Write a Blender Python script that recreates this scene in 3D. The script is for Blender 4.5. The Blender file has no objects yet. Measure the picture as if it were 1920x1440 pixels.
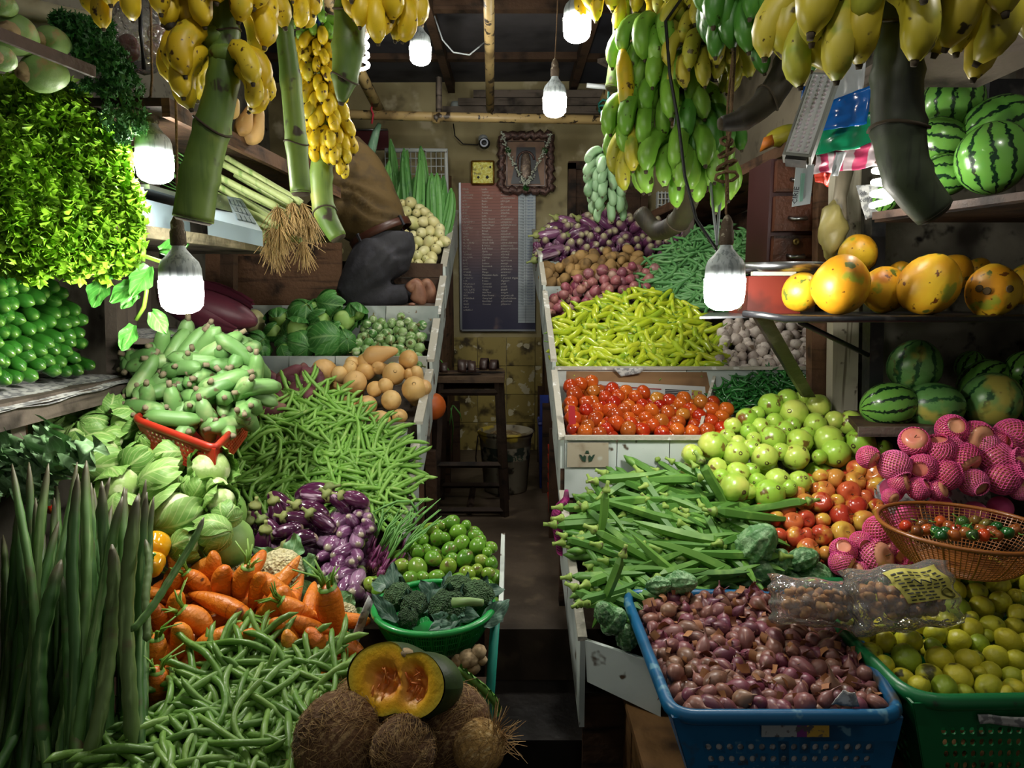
import bpy, bmesh, math, random
from math import sin, cos, pi, sqrt, atan2, atan, radians
from mathutils import Vector, Matrix, Euler, noise as mnoise
V = Vector
random.seed(11)
R = random.Random(5)
SC = bpy.context.scene
COL = SC.collection
# ------------------------------------------------------------------ camera, world, exposure
F = 1280.0
PT = atan(170 / 1280)
HC = 1.10
cam = bpy.data.cameras.new('camera')
cam.lens = 24.0
cam.sensor_width = 36.0
cam.clip_start = 0.02
co = bpy.data.objects.new('camera', cam)
COL.objects.link(co)
co.location = (0, 0, HC)
co.rotation_euler = (pi / 2 - PT, 0, 0)
SC.camera = co
SC.view_settings.view_transform = 'Standard'
SC.view_settings.look = 'None'
SC.view_settings.gamma = 1.0
SC.view_settings.exposure = 0.0
SC.view_settings.use_curve_mapping = False
SC.cycles.max_bounces = 6
SC.cycles.diffuse_bounces = 3
SC.cycles.glossy_bounces = 2
SC.cycles.transmission_bounces = 4
SC.cycles.transparent_max_bounces = 6
SC.cycles.caustics_reflective = False
SC.cycles.caustics_refractive = False
SC.cycles.sample_clamp_indirect = 4.0
BULB = 150.0         # emission of the lamp diffusers
W = bpy.data.worlds.new('street_daylight')
SC.world = W
W.use_nodes = True
W.node_tree.nodes['Background'].inputs[0].default_value = (1.0, 0.96, 0.90, 1)
W.node_tree.nodes['Background'].inputs[1].default_value = 0.14


def P(px, py, Y):
    """the world point seen at a pixel at distance Y into the shop"""
    c, s = cos(PT), sin(PT)
    x = (px - 960) / F
    u = (720 - py) / F
    k = Y / (c + u * s)
    return V((x * k, Y, HC + (-s + u * c) * k))


def proj(v):
    c, s = cos(PT), sin(PT)
    d = v.y * c - (v.z - HC) * s
    u = (v.y * s + (v.z - HC) * c) / d
    return 960 + F * v.x / d, 720 - F * u


def px2m(n, Y):
    return n * Y / F


# ------------------------------------------------------------------ mesh builder
class MB:
    def __init__(s):
        s.v = []
        s.f = []
        s.m = []
        s.uv = []
        s.mi = 0

    def add(s, vs, fs, uvs=None):
        o = len(s.v)
        s.v += [V(p) for p in vs]
        s.uv += list(uvs) if uvs else [(0, 0)] * len(vs)
        for f in fs:
            s.f.append([i + o for i in f])
            s.m.append(s.mi)
        return s

    def box(s, c, d, rot=None):
        x, y, z = d[0] / 2, d[1] / 2, d[2] / 2
        vs = [V((i, j, k)) for i in (-x, x) for j in (-y, y) for k in (-z, z)]
        if rot is not None:
            vs = [rot @ p for p in vs]
        c = V(c)
        return s.add([p + c for p in vs], [(0, 1, 3, 2), (4, 6, 7, 5), (0, 4, 5, 1), (2, 3, 7, 6), (0, 2, 6, 4), (1, 5, 7, 3)])

    def slab(s, q, n):
        """quad q (4 world points) given thickness by vector n"""
        q = [V(p) for p in q]
        k = len(q)
        vs = q + [p + V(n) for p in q]
        fs = [tuple(range(k))[::-1], tuple(range(k, 2 * k))] + [(i, (i + 1) % k, (i + 1) % k + k, i + k) for i in range(k)]
        return s.add(vs, fs)

    def tube(s, pts, rad, n=6, cap=True, flat=1.0, ridge=None, twist=0):
        pts = [V(p) for p in pts]
        if not hasattr(rad, '__len__'):
            rad = [rad] * len(pts)
        L = len(pts)
        up = None
        vs = []
        for i, p in enumerate(pts):
            t = (pts[min(i + 1, L - 1)] - pts[max(i - 1, 0)])
            t = t.normalized() if t.length > 1e-9 else V((0, 0, 1))
            if up is None:
                up = V((0, 0, 1)) if abs(t.z) < .9 else V((1, 0, 0))
            a = t.cross(up)
            if a.length < 1e-6:
                a = t.orthogonal()
            a.normalize()
            b = a.cross(t).normalized()
            up = b
            for j in range(n):
                h = 2 * pi * j / n + twist * i
                r = rad[i] * (ridge(j) if ridge else 1)
                vs.append(p + a * cos(h) * r + b * sin(h) * r * flat)
        fs = [(i * n + j, i * n + (j + 1) % n, (i + 1) * n + (j + 1) % n, (i + 1) * n + j) for i in range(L - 1) for j in range(n)]
        if cap:
            fs += [tuple(range(n))[::-1], tuple(range((L - 1) * n, L * n))]
        uv = [(j / n, i / max(L - 1, 1)) for i in range(L) for j in range(n)]
        return s.add(vs, fs, uv)

    def lathe(s, prof, n=12, fn=None):
        """prof: (r, z) pairs bottom to top; fn deforms each point"""
        vs = []
        rows = []
        for r, z in prof:
            if r < 1e-6:
                rows.append([len(vs)])
                vs.append(V((0, 0, z)))
            else:
                rows.append(list(range(len(vs), len(vs) + n)))
                vs += [V((r * cos(2 * pi * j / n), r * sin(2 * pi * j / n), z)) for j in range(n)]
        fs = []
        for a, b in zip(rows, rows[1:]):
            for j in range(n):
                k = (j + 1) % n
                if len(a) == 1 and len(b) == 1:
                    continue
                if len(a) == 1:
                    fs.append((a[0], b[k], b[j]))
                elif len(b) == 1:
                    fs.append((a[j], a[k], b[0]))
                else:
                    fs.append((a[j], a[k], b[k], b[j]))
        if fn:
            vs = [V(fn(p)) for p in vs]
        return s.add(vs, fs)

    def grid(s, fn, nu, nv, closed=False):
        vs = [V(fn(i / nu, j / nv)) for i in range(nu + 1) for j in range(nv + 1)]
        uv = [(i / nu, j / nv) for i in range(nu + 1) for j in range(nv + 1)]
        fs = [(i * (nv + 1) + j, (i + 1) * (nv + 1) + j, (i + 1) * (nv + 1) + j + 1, i * (nv + 1) + j + 1) for i in range(nu) for j in range(nv)]
        return s.add(vs, fs, uv)

    def merge(s, me, M):
        o = len(s.v)
        s.v += [M @ v.co for v in me.vertices]
        s.uv += [(0, 0)] * len(me.vertices)
        for p in me.polygons:
            s.f.append([i + o for i in p.vertices])
            s.m.append(p.material_index)
        return s

    def mesh(s, name, mats, smooth=True):
        me = bpy.data.meshes.new(name)
        me.from_pydata([tuple(p) for p in s.v], [], s.f)
        if not hasattr(mats, '__len__'):
            mats = [mats]
        for m in mats:
            me.materials.append(m)
        if len(mats) > 1:
            me.polygons.foreach_set('material_index', [min(i, len(mats) - 1) for i in s.m])
        if any(u != (0, 0) for u in s.uv):
            ul = me.uv_layers.new(name='UVMap')
            li = [0] * len(me.loops)
            me.loops.foreach_get('vertex_index', li)
            flat = []
            for i in li:
                flat += s.uv[i]
            ul.data.foreach_set('uv', flat)
        if smooth:
            me.polygons.foreach_set('use_smooth', [True] * len(me.polygons))
        me.update()
        return me


def ob(name, me, parent=None, M=None, mats=None, smooth=True):
    if isinstance(me, MB):
        me = me.mesh(name, mats, smooth)
    o = bpy.data.objects.new(name, me)
    COL.objects.link(o)
    if parent:
        o.parent = parent
    if M is not None:
        o.matrix_local = M
    return o


def tag(o, label=None, cat=None, group=None, kind=None):
    if label:
        o['label'] = label
    if cat:
        o['category'] = cat
    if group:
        o['group'] = group
    if kind:
        o['kind'] = kind
    return o


def thing(name, label, cat, loc=(0, 0, 0), group=None, M=None):
    o = bpy.data.objects.new(name, None)
    COL.objects.link(o)
    o.empty_display_size = .05
    if M is not None:
        o.matrix_world = M
    else:
        o.location = loc
    return tag(o, label, cat, group)


def struct(name, mb, mats, smooth=False):
    return tag(ob(name, mb, None, None, mats, smooth), kind='structure')


# ------------------------------------------------------------------ procedural materials
def lin(h):
    h = h.lstrip('#')
    c = [int(h[i:i + 2], 16) / 255 for i in (0, 2, 4)]
    return tuple(x / 12.92 if x <= .04045 else ((x + .055) / 1.055) ** 2.4 for x in c) + (1,)


class NT:
    def __init__(s, name):
        s.m = bpy.data.materials.new(name)
        s.m.use_nodes = True
        s.t = s.m.node_tree
        s.b = s.t.nodes['Principled BSDF']

    def n(s, typ, ins=None, **kw):
        x = s.t.nodes.new('ShaderNode' + typ)
        for k, v in kw.items():
            setattr(x, k, v)
        for k, v in (ins or {}).items():
            s.link(v, x.inputs[k])
        return x

    def link(s, v, sock):
        if hasattr(v, 'is_linked') or hasattr(v, 'links'):
            s.t.links.new(v, sock)
        elif hasattr(v, 'outputs'):
            s.t.links.new(v.outputs[0], sock)
        else:
            sock.default_value = v

    def math(s, op, a, b=0.0, c=0.0):
        x = s.n('Math', operation=op)
        s.link(a, x.inputs[0])
        s.link(b, x.inputs[1])
        s.link(c, x.inputs[2])
        return x.outputs[0]

    def mix(s, f, a, b, mode='MIX'):
        x = s.n('MixRGB', blend_type=mode)
        s.link(f, x.inputs[0])
        s.link(a, x.inputs[1])
        s.link(b, x.inputs[2])
        return x.outputs[0]

    def ramp(s, f, stops):
        x = s.n('ValToRGB')
        e = x.color_ramp.elements
        while len(e) < len(stops):
            e.new(.5)
        for i, (p, c) in enumerate(stops):
            e[i].position = p
            e[i].color = c
        s.link(f, x.inputs[0])
        return x.outputs[0]

    def step(s, f, lo, hi):
        x = s.n('MapRange', interpolation_type='SMOOTHSTEP')
        s.link(f, x.inputs[0])
        x.inputs[1].default_value = lo
        x.inputs[2].default_value = hi
        return x.outputs[0]


MATS = {}


def mat(name, cols, rough=.45, mott=None, spots=None, bump=None, tips=(), sss=0, spec=.5, metal=0, streak=None,
        vein=None, stripes=None, coat=0, extra=None):
    """cols: colours spread over the individuals; mott (colour, scale, lo, hi) soft patches; spots same but sharper;
    tips (axis, lo, hi, colour) along the object's own axis; streak (colour, scale xyz, lo, hi) grain."""
    if name in MATS:
        return MATS[name]
    T = NT(name)
    oi = T.n('ObjectInfo')
    cc = T.n('SeparateColor', {0: oi.outputs['Color']})
    ge = T.n('NewGeometry')
    rnd = T.math('FRACT', T.math('MULTIPLY_ADD', ge.outputs['Random Per Island'], cc.outputs[1], cc.outputs[0]))
    tc = T.n('TexCoord').outputs['Object']
    if isinstance(cols, str):
        cols = [cols]
    k = len(cols)
    col = T.ramp(rnd, [(i / max(k - 1, 1) * .98, lin(c)) for i, c in enumerate(cols)]) if k > 1 else T.mix(0, lin(cols[0]), lin(cols[0]))
    w = T.math('MULTIPLY', rnd, 37.0)

    def nz(scale, det=3, vec=None):
        return T.n('TexNoise', {'Vector': vec or tc, 'W': w, 'Scale': scale, 'Detail': det}, noise_dimensions='4D').outputs[0]
    if stripes:
        T.tmp = stripes
        col = stripes(T, tc, w, col, nz)
    for k_, p in [(0, q) for q in ([mott] if isinstance(mott, tuple) else (mott or []))] + [(1, q) for q in ([spots] if isinstance(spots, tuple) else (spots or []))]:
        c, sc, lo, hi = p
        lo, hi = (lo - .07, hi - .06) if k_ else (lo - .03, hi - .05)
        col = T.mix(T.step(nz(sc), lo, hi), col, lin(c))
    if streak:
        c, sc, lo, hi = streak
        mp = T.n('Mapping', {0: tc})
        mp.inputs['Scale'].default_value = sc
        col = T.mix(T.step(nz(1.0, 4, mp.outputs[0]), lo, hi), col, lin(c))
    for ax, lo, hi, c in tips:
        x = T.n('SeparateXYZ', {0: tc}).outputs['XYZ'.index(ax)]
        col = T.mix(T.step(x, lo, hi), col, lin(c))
    if vein:
        c, nv, amt = vein
        uv = T.n('SeparateXYZ', {0: T.n('TexCoord').outputs['UV']})
        a = T.math('ABSOLUTE', T.math('SUBTRACT', uv.outputs[0], .5))
        side = T.math('FRACT', T.math('SUBTRACT', T.math('MULTIPLY', uv.outputs[1], nv), T.math('MULTIPLY', a, nv * .9)))
        side = T.math('ABSOLUTE', T.math('SUBTRACT', side, .5))
        sv = T.math('MULTIPLY', T.math('SUBTRACT', 1.0, T.step(side, 0.02, .13)), .65)
        mid = T.math('SUBTRACT', 1.0, T.step(a, .012, .05))
        col = T.mix(T.math('MULTIPLY', T.math('MAXIMUM', sv, mid), amt), col, lin(c))
    T.link(col, T.b.inputs['Base Color'])
    T.b.inputs['Roughness'].default_value = rough
    T.b.inputs['Specular IOR Level'].default_value = spec
    T.b.inputs['Metallic'].default_value = metal
    if coat:
        T.b.inputs['Coat Weight'].default_value = coat
    if sss:
        T.b.inputs['Subsurface Weight'].default_value = sss
        T.b.inputs['Subsurface Radius'].default_value = (.01, .01, .004)
        T.b.inputs['Subsurface Scale'].default_value = .5
    if bump:
        sc, st = bump[:2]
        h = nz(sc, 4) if len(bump) < 3 else T.n('TexVoronoi', {'Vector': tc, 'Scale': sc}).outputs[0]
        bn = T.n('Bump', {'Height': h, 'Strength': st, 'Distance': .01})
        T.link(bn, T.b.inputs['Normal'])
    if extra:
        extra(T, col)
    MATS[name] = T.m
    return T.m


def wood(name, c1, c2, dirt='#1a1410', rough=.75, sc=(3, 3, 40), bare=None):
    def ex(T, tc, w, col, nz):
        return col
    return mat(name, [c1, c2], rough, mott=[(dirt, 9, .5, .78)] + ([(bare, 16, .55, .6)] if bare else []), streak=(dirt, sc, .52, .75), bump=(60, .35), spec=.3)


def emit(name, c, s):
    T = NT(name)
    T.b.inputs['Base Color'].default_value = (.9, .95, 1, 1)
    T.b.inputs['Emission Color'].default_value = lin(c)
    T.b.inputs['Emission Strength'].default_value = s
    return T.m


def clear(name, tint='#ffffff', rough=.08, alpha=.25):
    """thin clear film: mostly see-through with a glossy skin"""
    T = NT(name)
    tr = T.n('BsdfTransparent', {0: lin(tint)})
    gl = T.n('BsdfGlossy', {0: (1, 1, 1, 1), 1: rough})
    tc = T.n('TexCoord').outputs['Object']
    nz = T.n('TexNoise', {'Vector': tc, 'Scale': 45.0, 'Detail': 2.0})
    bn = T.n('Bump', {'Height': nz.outputs[0], 'Strength': .9, 'Distance': .015})
    T.link(bn, gl.inputs['Normal'])
    fr = T.n('Fresnel', {0: 1.42, 'Normal': bn.outputs[0]})
    mx = T.n('MixShader', {0: T.math('ADD', fr.outputs[0], alpha), 1: tr.outputs[0], 2: gl.outputs[0]})
    df = T.n('BsdfDiffuse', {0: (.9, .9, .9, 1)})
    m2 = T.n('MixShader', {0: .10, 1: mx.outputs[0], 2: df.outputs[0]})
    T.t.links.new(m2.outputs[0], T.t.nodes['Material Output'].inputs[0])
    return T.m


# ------------------------------------------------------------------ counting words, labels for heaps
_W1 = 'zeroth first second third fourth fifth sixth seventh eighth ninth tenth eleventh twelfth thirteenth fourteenth fifteenth sixteenth seventeenth eighteenth nineteenth'.split()
_W10 = {2: 'twent', 3: 'thirt', 4: 'fort', 5: 'fift', 6: 'sixt', 7: 'sevent', 8: 'eight', 9: 'ninet'}


def ordw(n):
    if n >= 100:
        return 'hundredth' if n == 100 else 'hundred-and-' + ordw(n - 100)
    if n < 20:
        return _W1[n]
    t, u = divmod(n, 10)
    return _W10[t] + 'ieth' if u == 0 else _W10[t] + 'y-' + _W1[u]


def label_rows(objs, what, where, rowpx):
    """label each thing of a heap by its row (counted up from the front) and its place in the row"""
    it = sorted([(proj(o.matrix_world.translation if o.parent is None and o.matrix_world.translation.length else o.location), o) for o in objs], key=lambda t: -t[0][1])
    rows = []
    for (x, y), o in it:
        if not rows or rows[-1][0] - y > rowpx:
            rows.append([y, []])
        rows[-1][1].append((x, o))
    for i, (_, r) in enumerate(rows):
        r.sort(key=lambda t: t[0])
        for j, (x, o) in enumerate(r):
            w = what(o) if callable(what) else what
            rn = 'front row' if i == 0 else ('top row' if i == len(rows) - 1 and i > 0 else ordw(i + 1) + ' row up')
            o['label'] = f'{w} {where}, {rn}, ' + ('alone' if len(r) == 1 else (ordw(j + 1) + ' from left'))


# ------------------------------------------------------------------ kinds of produce, copied one by one
class Kind:
    """name, category, variants; each variant = (mesh, [(part name, mesh, matrix)])"""
    def __init__(s, name, cat, variants):
        s.name, s.cat, s.var = name, cat, [v if isinstance(v, tuple) else (v, []) for v in variants]

    def put(s, M, group=None, label=None, t=None, var=None, parts=True):
        me, ch = s.var[R.randrange(len(s.var)) if var is None else var % len(s.var)]
        o = bpy.data.objects.new(s.name, me)
        COL.objects.link(o)
        o.matrix_world = M
        t = R.random() if t is None else t
        o.color = (t, 0, 0, 1)
        tag(o, label, s.cat, group)
        if parts:
            for nm, cm, m in ch:
                c = bpy.data.objects.new(nm, cm)
                COL.objects.link(c)
                c.parent = o
                c.matrix_local = m
                c.color = (t, 0, 0, 1)
        return o


def frame(z, x=None):
    """rotation whose local Z is z and local X is near x"""
    z = V(z).normalized()
    x = V(x) if x is not None else z.orthogonal()
    x = (x - z * x.dot(z))
    if x.length < 1e-5:
        x = z.orthogonal()
    x.normalize()
    y = z.cross(x)
    return Matrix((x, y, z)).transposed().to_4x4()


def rrot():
    return Euler((R.uniform(0, 6.28), R.uniform(0, 6.28), R.uniform(0, 6.28))).to_matrix().to_4x4()


def TR(p, rot=None, s=1.0):
    S = Matrix.Diagonal((*(s if hasattr(s, '__len__') else (s, s, s)), 1))
    return Matrix.Translation(V(p)) @ (rot if rot is not None else Matrix()) @ S


def inpoly(x, y, poly):
    c = False
    j = len(poly) - 1
    for i in range(len(poly)):
        (xi, yi), (xj, yj) = poly[i], poly[j]
        if (yi > y) != (yj > y) and x < (xj - xi) * (y - yi) / (yj - yi) + xi:
            c = not c
        j = i
    return c


class Surf:
    """the visible slope of a heap: an outline in the frame and its distance along it"""
    def __init__(s, poly, ys, kx=0.0, x0=0.0, bulge=0.0):
        s.poly, s.ys, s.kx, s.x0, s.bulge = poly, sorted(ys), kx, x0, bulge
        xs = [p[0] for p in poly]
        yy = [p[1] for p in poly]
        s.bb = (min(xs), min(yy), max(xs), max(yy))

    def Y(s, x, y):
        q = s.ys
        if y <= q[0][0]:
            a, b = q[0], q[1]
        else:
            a, b = q[-2], q[-1]
            for m, n in zip(q, q[1:]):
                if m[0] <= y <= n[0]:
                    a, b = m, n
                    break
        v = a[1] + (b[1] - a[1]) * (y - a[0]) / (b[0] - a[0])
        return v + s.kx * (x - s.x0)

    def p(s, x, y):
        return P(x, y, s.Y(x, y))

    def nrm(s, x, y):
        a = s.p(x + 3, y) - s.p(x - 3, y)
        b = s.p(x, y - 3) - s.p(x, y + 3)
        n = a.cross(b).normalized()
        if n.dot(V((0, 0, HC)) - s.p(x, y)) < 0:
            n = -n
        return n, a.normalized(), b.normalized()

    def sample(s, dist, nmax=300, tries=9000, pre=()):
        acc = [V(p) for p in pre]
        out = []
        x0, y0, x1, y1 = s.bb
        g = {}

        def key(p):
            return (int(p.x / dist // 1), int(p.y / dist // 1), int(p.z / dist // 1))
        for p in acc:
            g.setdefault(key(p), []).append(p)
        for _ in range(tries):
            x, y = R.uniform(x0, x1), R.uniform(y0, y1)
            if not inpoly(x, y, s.poly):
                continue
            p = s.p(x, y)
            k = key(p)
            ok = True
            for i in (-1, 0, 1):
                for j in (-1, 0, 1):
                    for l in (-1, 0, 1):
                        for q in g.get((k[0] + i, k[1] + j, k[2] + l), ()):
                            if (p - q).length_squared < dist * dist:
                                ok = False
            if ok:
                g.setdefault(k, []).append(p)
                out.append((x, y, p))
                if len(out) >= nmax:
                    break
        return out

    def bottom(s, name, depth, m, parent, nu=8, nv=8):
        """the sloping boards the heap lies on"""
        x0, y0, x1, y1 = s.bb
        mb = MB()

        def f(u, v):
            x = x0 + (x1 - x0) * u
            y = y1 + (y0 - y1) * v
            n = s.nrm(x, y)[0]
            return s.p(x, y) - n * depth
        # keep to the outline's width at each height
        def g(u, v):
            y = y1 + (y0 - y1) * min(max(v, .02), .98)
            xs = []
            P_ = s.poly
            for (ax, ay), (bx, by) in zip(P_, P_[1:] + P_[:1]):
                if (ay > y) != (by > y):
                    xs.append(ax + (bx - ax) * (y - ay) / (by - ay))
            l, r = (min(xs), max(xs)) if xs else (x0, x1)
            x = l + (r - l) * u
            n = s.nrm(x, y)[0]
            return s.p(x, y) - n * depth
        mb.grid(g, nu, nv)
        k = len(mb.v)
        mb2 = MB()
        mb2.add(mb.v, mb.f)
        mb2.add([p + V((0, .012, -.02)) for p in mb.v], [f[::-1] for f in mb.f])
        return ob(name, mb2, parent, None, m, False)


def orient(n, a, b, mode, ang=0, spread=180, tilt=15):
    """local Z direction for an item on a slope"""
    if mode == 'rand':
        return rrot()
    if mode in ('out', 'in'):
        if mode == 'in':
            n = (n * .25 - V((0, .96, -.12))).normalized()
        d = (-1 if mode == 'in' else 1) * (n + a * R.gauss(0, tilt / 60) + b * R.gauss(0, tilt / 60)).normalized()
    else:
        h = radians(ang + R.uniform(-spread, spread))
        e = radians(R.uniform(-tilt, tilt))
        d = (a * cos(h) + b * sin(h)) * cos(e) + n * sin(e)
    return frame(d, n) @ Matrix.Rotation(R.uniform(0, 2 * pi) if mode != 'flat' else R.choice((-1, 1)) * pi / 2 + R.uniform(-.45, .45), 4, 'Z')


def heap(kind, surf, dist, nmax, what, where, group, rowpx, mode='rand', ang=0, spread=180, tilt=15, size=(.9, 1.1), lift=0.0, under=True,
         jit=.15, pre=(), parts=True, uscale=1.0, pullY=0.0, tfn=None, udepth=.55, layers=1):
    """nmax individuals on the slope, and one joined layer of the same beneath them"""
    pts = surf.sample(dist, nmax, pre=pre)
    objs = []
    for x, y, p in pts:
        n, a, b = surf.nrm(x, y)
        M = TR(p + n * (lift + R.uniform(-jit, jit) * dist), orient(n, a, b, mode, ang, spread, tilt), R.uniform(*size))
        objs.append(kind.put(M, group, t=tfn(x, y) if tfn else None, parts=parts))
    if what:
        label_rows(objs, what, where, rowpx)
    if under:
        mb = MB()
        for L in range(layers):
            for x, y, p in surf.sample(dist * .9, int(nmax * 1.3), 5000):
                n, a, b = surf.nrm(x, y)
                me = kind.var[R.randrange(len(kind.var))][0]
                mb.merge(me, TR(p - n * dist * (udepth + L * .6), orient(n, a, b, mode, ang, spread, tilt), R.uniform(*size) * uscale))
        me0 = kind.var[0][0]
        u = ob(kind.name + '_layer', mb.mesh(kind.name + '_layer', list(me0.materials)))
        tag(u, f'{kind.name.replace("_", " ")} lying under the top ones {where}', kind.cat, kind='stuff')
    return objs


def crop(lst, s, ox, oy):
    """pixel lists measured on an enlarged crop"""
    return [(ox + a[0] / s, oy + a[1] / s) + tuple(v / s if i < 1 else v for i, v in enumerate(a[2:])) for a in lst]


def spots(kind, lst, surf, base, what, where, group, rowpx, rot=None, back=0.0, size=1.0, tfn=None, sq=None, var=None):
    """things set one by one: (px, py, radius px); base = the kind's own radius"""
    objs = []
    for a in lst:
        x, y, r = a[:3]
        Y = surf.Y(x, y) if hasattr(surf, 'Y') else surf
        s = px2m(r, Y) / base * size
        p = P(x, y, Y)
        ro = rot(x, y, a) if rot else rrot()
        t = a[3] if len(a) > 3 else (tfn(x, y) if tfn else None)
        d = (p - V((0, 0, HC))).normalized()
        objs.append(kind.put(TR(p + d * back * s * base, ro, s), group, t=t, var=var))
    if what:
        label_rows(objs, what, where, rowpx)
    return objs


def under(kind, surf, dist, n, depth, me=None):
    """the rest of a heap, joined, showing only in the gaps between the counted ones"""
    mb = MB()
    for x, y, p in surf.sample(dist, n):
        mb.merge(me or kind.var[R.randrange(len(kind.var))][0], TR(p - surf.nrm(x, y)[0] * depth, rrot()))
    m = list(kind.var[0][0].materials)
    tag(ob(kind.name + '_layer', mb.mesh(kind.name + '_layer', m if kind.name != 'netted_apple' else MATS['pink_foam_net'])), f'{kind.name.replace("_", " ")}s lying under the top ones of their heap', kind.cat, kind='stuff')
# ------------------------------------------------------------------ shared materials
m_plaster = mat('yellow_plaster', ['#a89e78'], .85, mott=[('#7a6f4e', 2.2, .45, .75), ('#4a4030', 5, .62, .82), ('#bdb394', 7, .6, .75)], bump=(25, .3), spec=.2)
m_plaster2 = mat('grey_plaster', ['#958c78'], .85, mott=[('#4b4436', 3, .5, .8), ('#2d2822', 9, .62, .8)], bump=(25, .3), spec=.2)
m_tile = mat('yellow_tile', ['#a3924e', '#ad9c58', '#948446'], .5, mott=[('#3f3318', 9, .52, .7), ('#c9c2a0', 14, .63, .68)], bump=(30, .2))
m_dirtplaster = mat('stained_board', ['#6c685c'], .8, mott=[('#2c2822', 4, .5, .75), ('#15120f', 14, .6, .75)], bump=(30, .3), spec=.2)
m_floor = mat('wet_concrete', ['#5a4e40'], .5, mott=[('#33291f', 3, .4, .75), ('#6a5c49', 8, .6, .8)], bump=(18, .35))
m_dark = wood('dark_old_wood', '#3b2a1e', '#4a3626', '#140e0a')
m_brown = wood('brown_wood', '#5b4130', '#6d5039', '#1e140e')
m_grey = wood('grey_weathered_wood', '#5a5148', '#6b6157', '#1f1a16')
m_white = mat('white_painted_board', ['#c6d0cc', '#b9c4bf', '#d0d6d0'], .5, mott=[('#8e9a96', 4, .5, .75)], spots=[('#4a3a2a', 13, .72, .76), ('#7a684f', 30, .74, .78)], bump=(20, .15))
m_edge = mat('chipped_white_edge', ['#b5b3a6', '#a5a193'], .6, mott=[('#6b5a48', 22, .60, .72), ('#d6d8d2', 22, .6, .7)], bump=(60, .4))
m_ceil = mat('sooty_ceiling', ['#43454e', '#383a42', '#4a484b'], .8, mott=('#1d1d22', 3, .45, .8), bump=(8, .3), spec=.2)
m_pipe = mat('cream_painted_pipe', ['#a38c5d'], .45, mott=[('#6d5a3a', 7, .5, .7)], spots=[('#2f261b', 28, .62, .66)], bump=(30, .15))
m_black = mat('black_steel', ['#191a1d'], .4, mott=[('#3c3a38', 12, .58, .7)], bump=(40, .2))
m_steel = mat('brushed_steel', ['#9a9da0'], .3, metal=1.0)
m_rust = mat('rusty_steel', ['#4d3c32'], .65, mott=[('#231913', 12, .45, .7)], bump=(50, .4))
m_paper = mat('newspaper', ['#c5c6c2', '#b7b8b6'], .8, mott=[('#7d7f80', 60, .5, .62), ('#8d5560', 9, .68, .72), ('#4d6f8a', 7, .7, .74)])
m_card = mat('brown_cardboard', ['#8a6a48'], .85, mott=('#6d5136', 6, .5, .7))
m_rope = mat('brown_rope', ['#6b5238', '#7d6346'], .85, bump=(200, .6))
m_cord = mat('black_cable', ['#121316'], .5)
m_cordw = mat('grey_cable', ['#8d9496'], .5)
m_teal = mat('teal_twine', ['#0e5a50', '#14675c'], .7, bump=(200, .5))
m_blk = mat('dark_gap', ['#0c0a09'], .9)

# ------------------------------------------------------------------ room shell
fl = MB()
fl.slab([(-2.2, 2.13, 0), (2.2, 2.13, 0), (2.2, 5.0, 0), (-2.2, 5.0, 0)], (0, 0, -.3))
floor = struct('floor', fl, m_floor)
f2 = MB()
f2.slab([(-2.2, -2.5, -.42), (2.2, -2.5, -.42), (2.2, 2.13, -.42), (-2.2, 2.13, -.42)], (0, 0, -.1))
f2.box((0, 1.98, -.3), (4.4, .32, .24))
struct('floor_front', f2, mat('dark_wet_floor', ['#2c2620'], .4, mott=[('#120f0d', 3, .4, .7)], bump=(14, .4)))
wb = MB()
wb.slab([(-2.2, 4.74, 0), (1.9, 4.74, 0), (1.9, 4.74, 2.9), (-2.2, 4.74, 2.9)], (0, .15, 0))
wall_b = struct('wall_back', wb, m_plaster)
tm = MB()
tm.box((0, 0, 0), (.196, .022, .196))
tme = tm.mesh('tile', m_tile, False)
for i in range(6):
    for j in range(4):
        o = ob('tile', tme, wall_b, Matrix.Translation((-.44 + .2 * i + .1, 4.735 + R.uniform(-.002, .002), .1 + .2 * j)))
        o.color = (R.random(), 0, 0, 1)
wl = MB()
wl.slab([(-1.62, -.2, -.5), (-1.62, 4.8, -.5), (-1.62, 4.8, 2.9), (-1.62, -.2, 2.9)], (-.12, 0, 0))
wall_l = struct('wall_left', wl, m_dirtplaster)
wr = MB()
wr.slab([(1.36, 2.62, -.5), (1.36, 4.8, -.5), (1.36, 4.8, 2.9), (1.36, 2.62, 2.9)], (.12, 0, 0))
wall_r = struct('wall_right', wr, m_plaster2)
wn = MB()
wn.slab([(1.86, -.2, -.5), (1.86, 2.7, -.5), (1.86, 2.7, 2.9), (1.86, -.2, 2.9)], (.12, 0, 0))
struct('wall_right_front', wn, m_dirtplaster)
wn2 = MB()
wn2.slab([(1.2, 2.5, -.5), (1.98, 2.5, -.5), (1.98, 2.5, 2.9), (1.2, 2.5, 2.9)], (0, .1, 0))
struct('wall_niche', wn2, m_dirtplaster)
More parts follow.
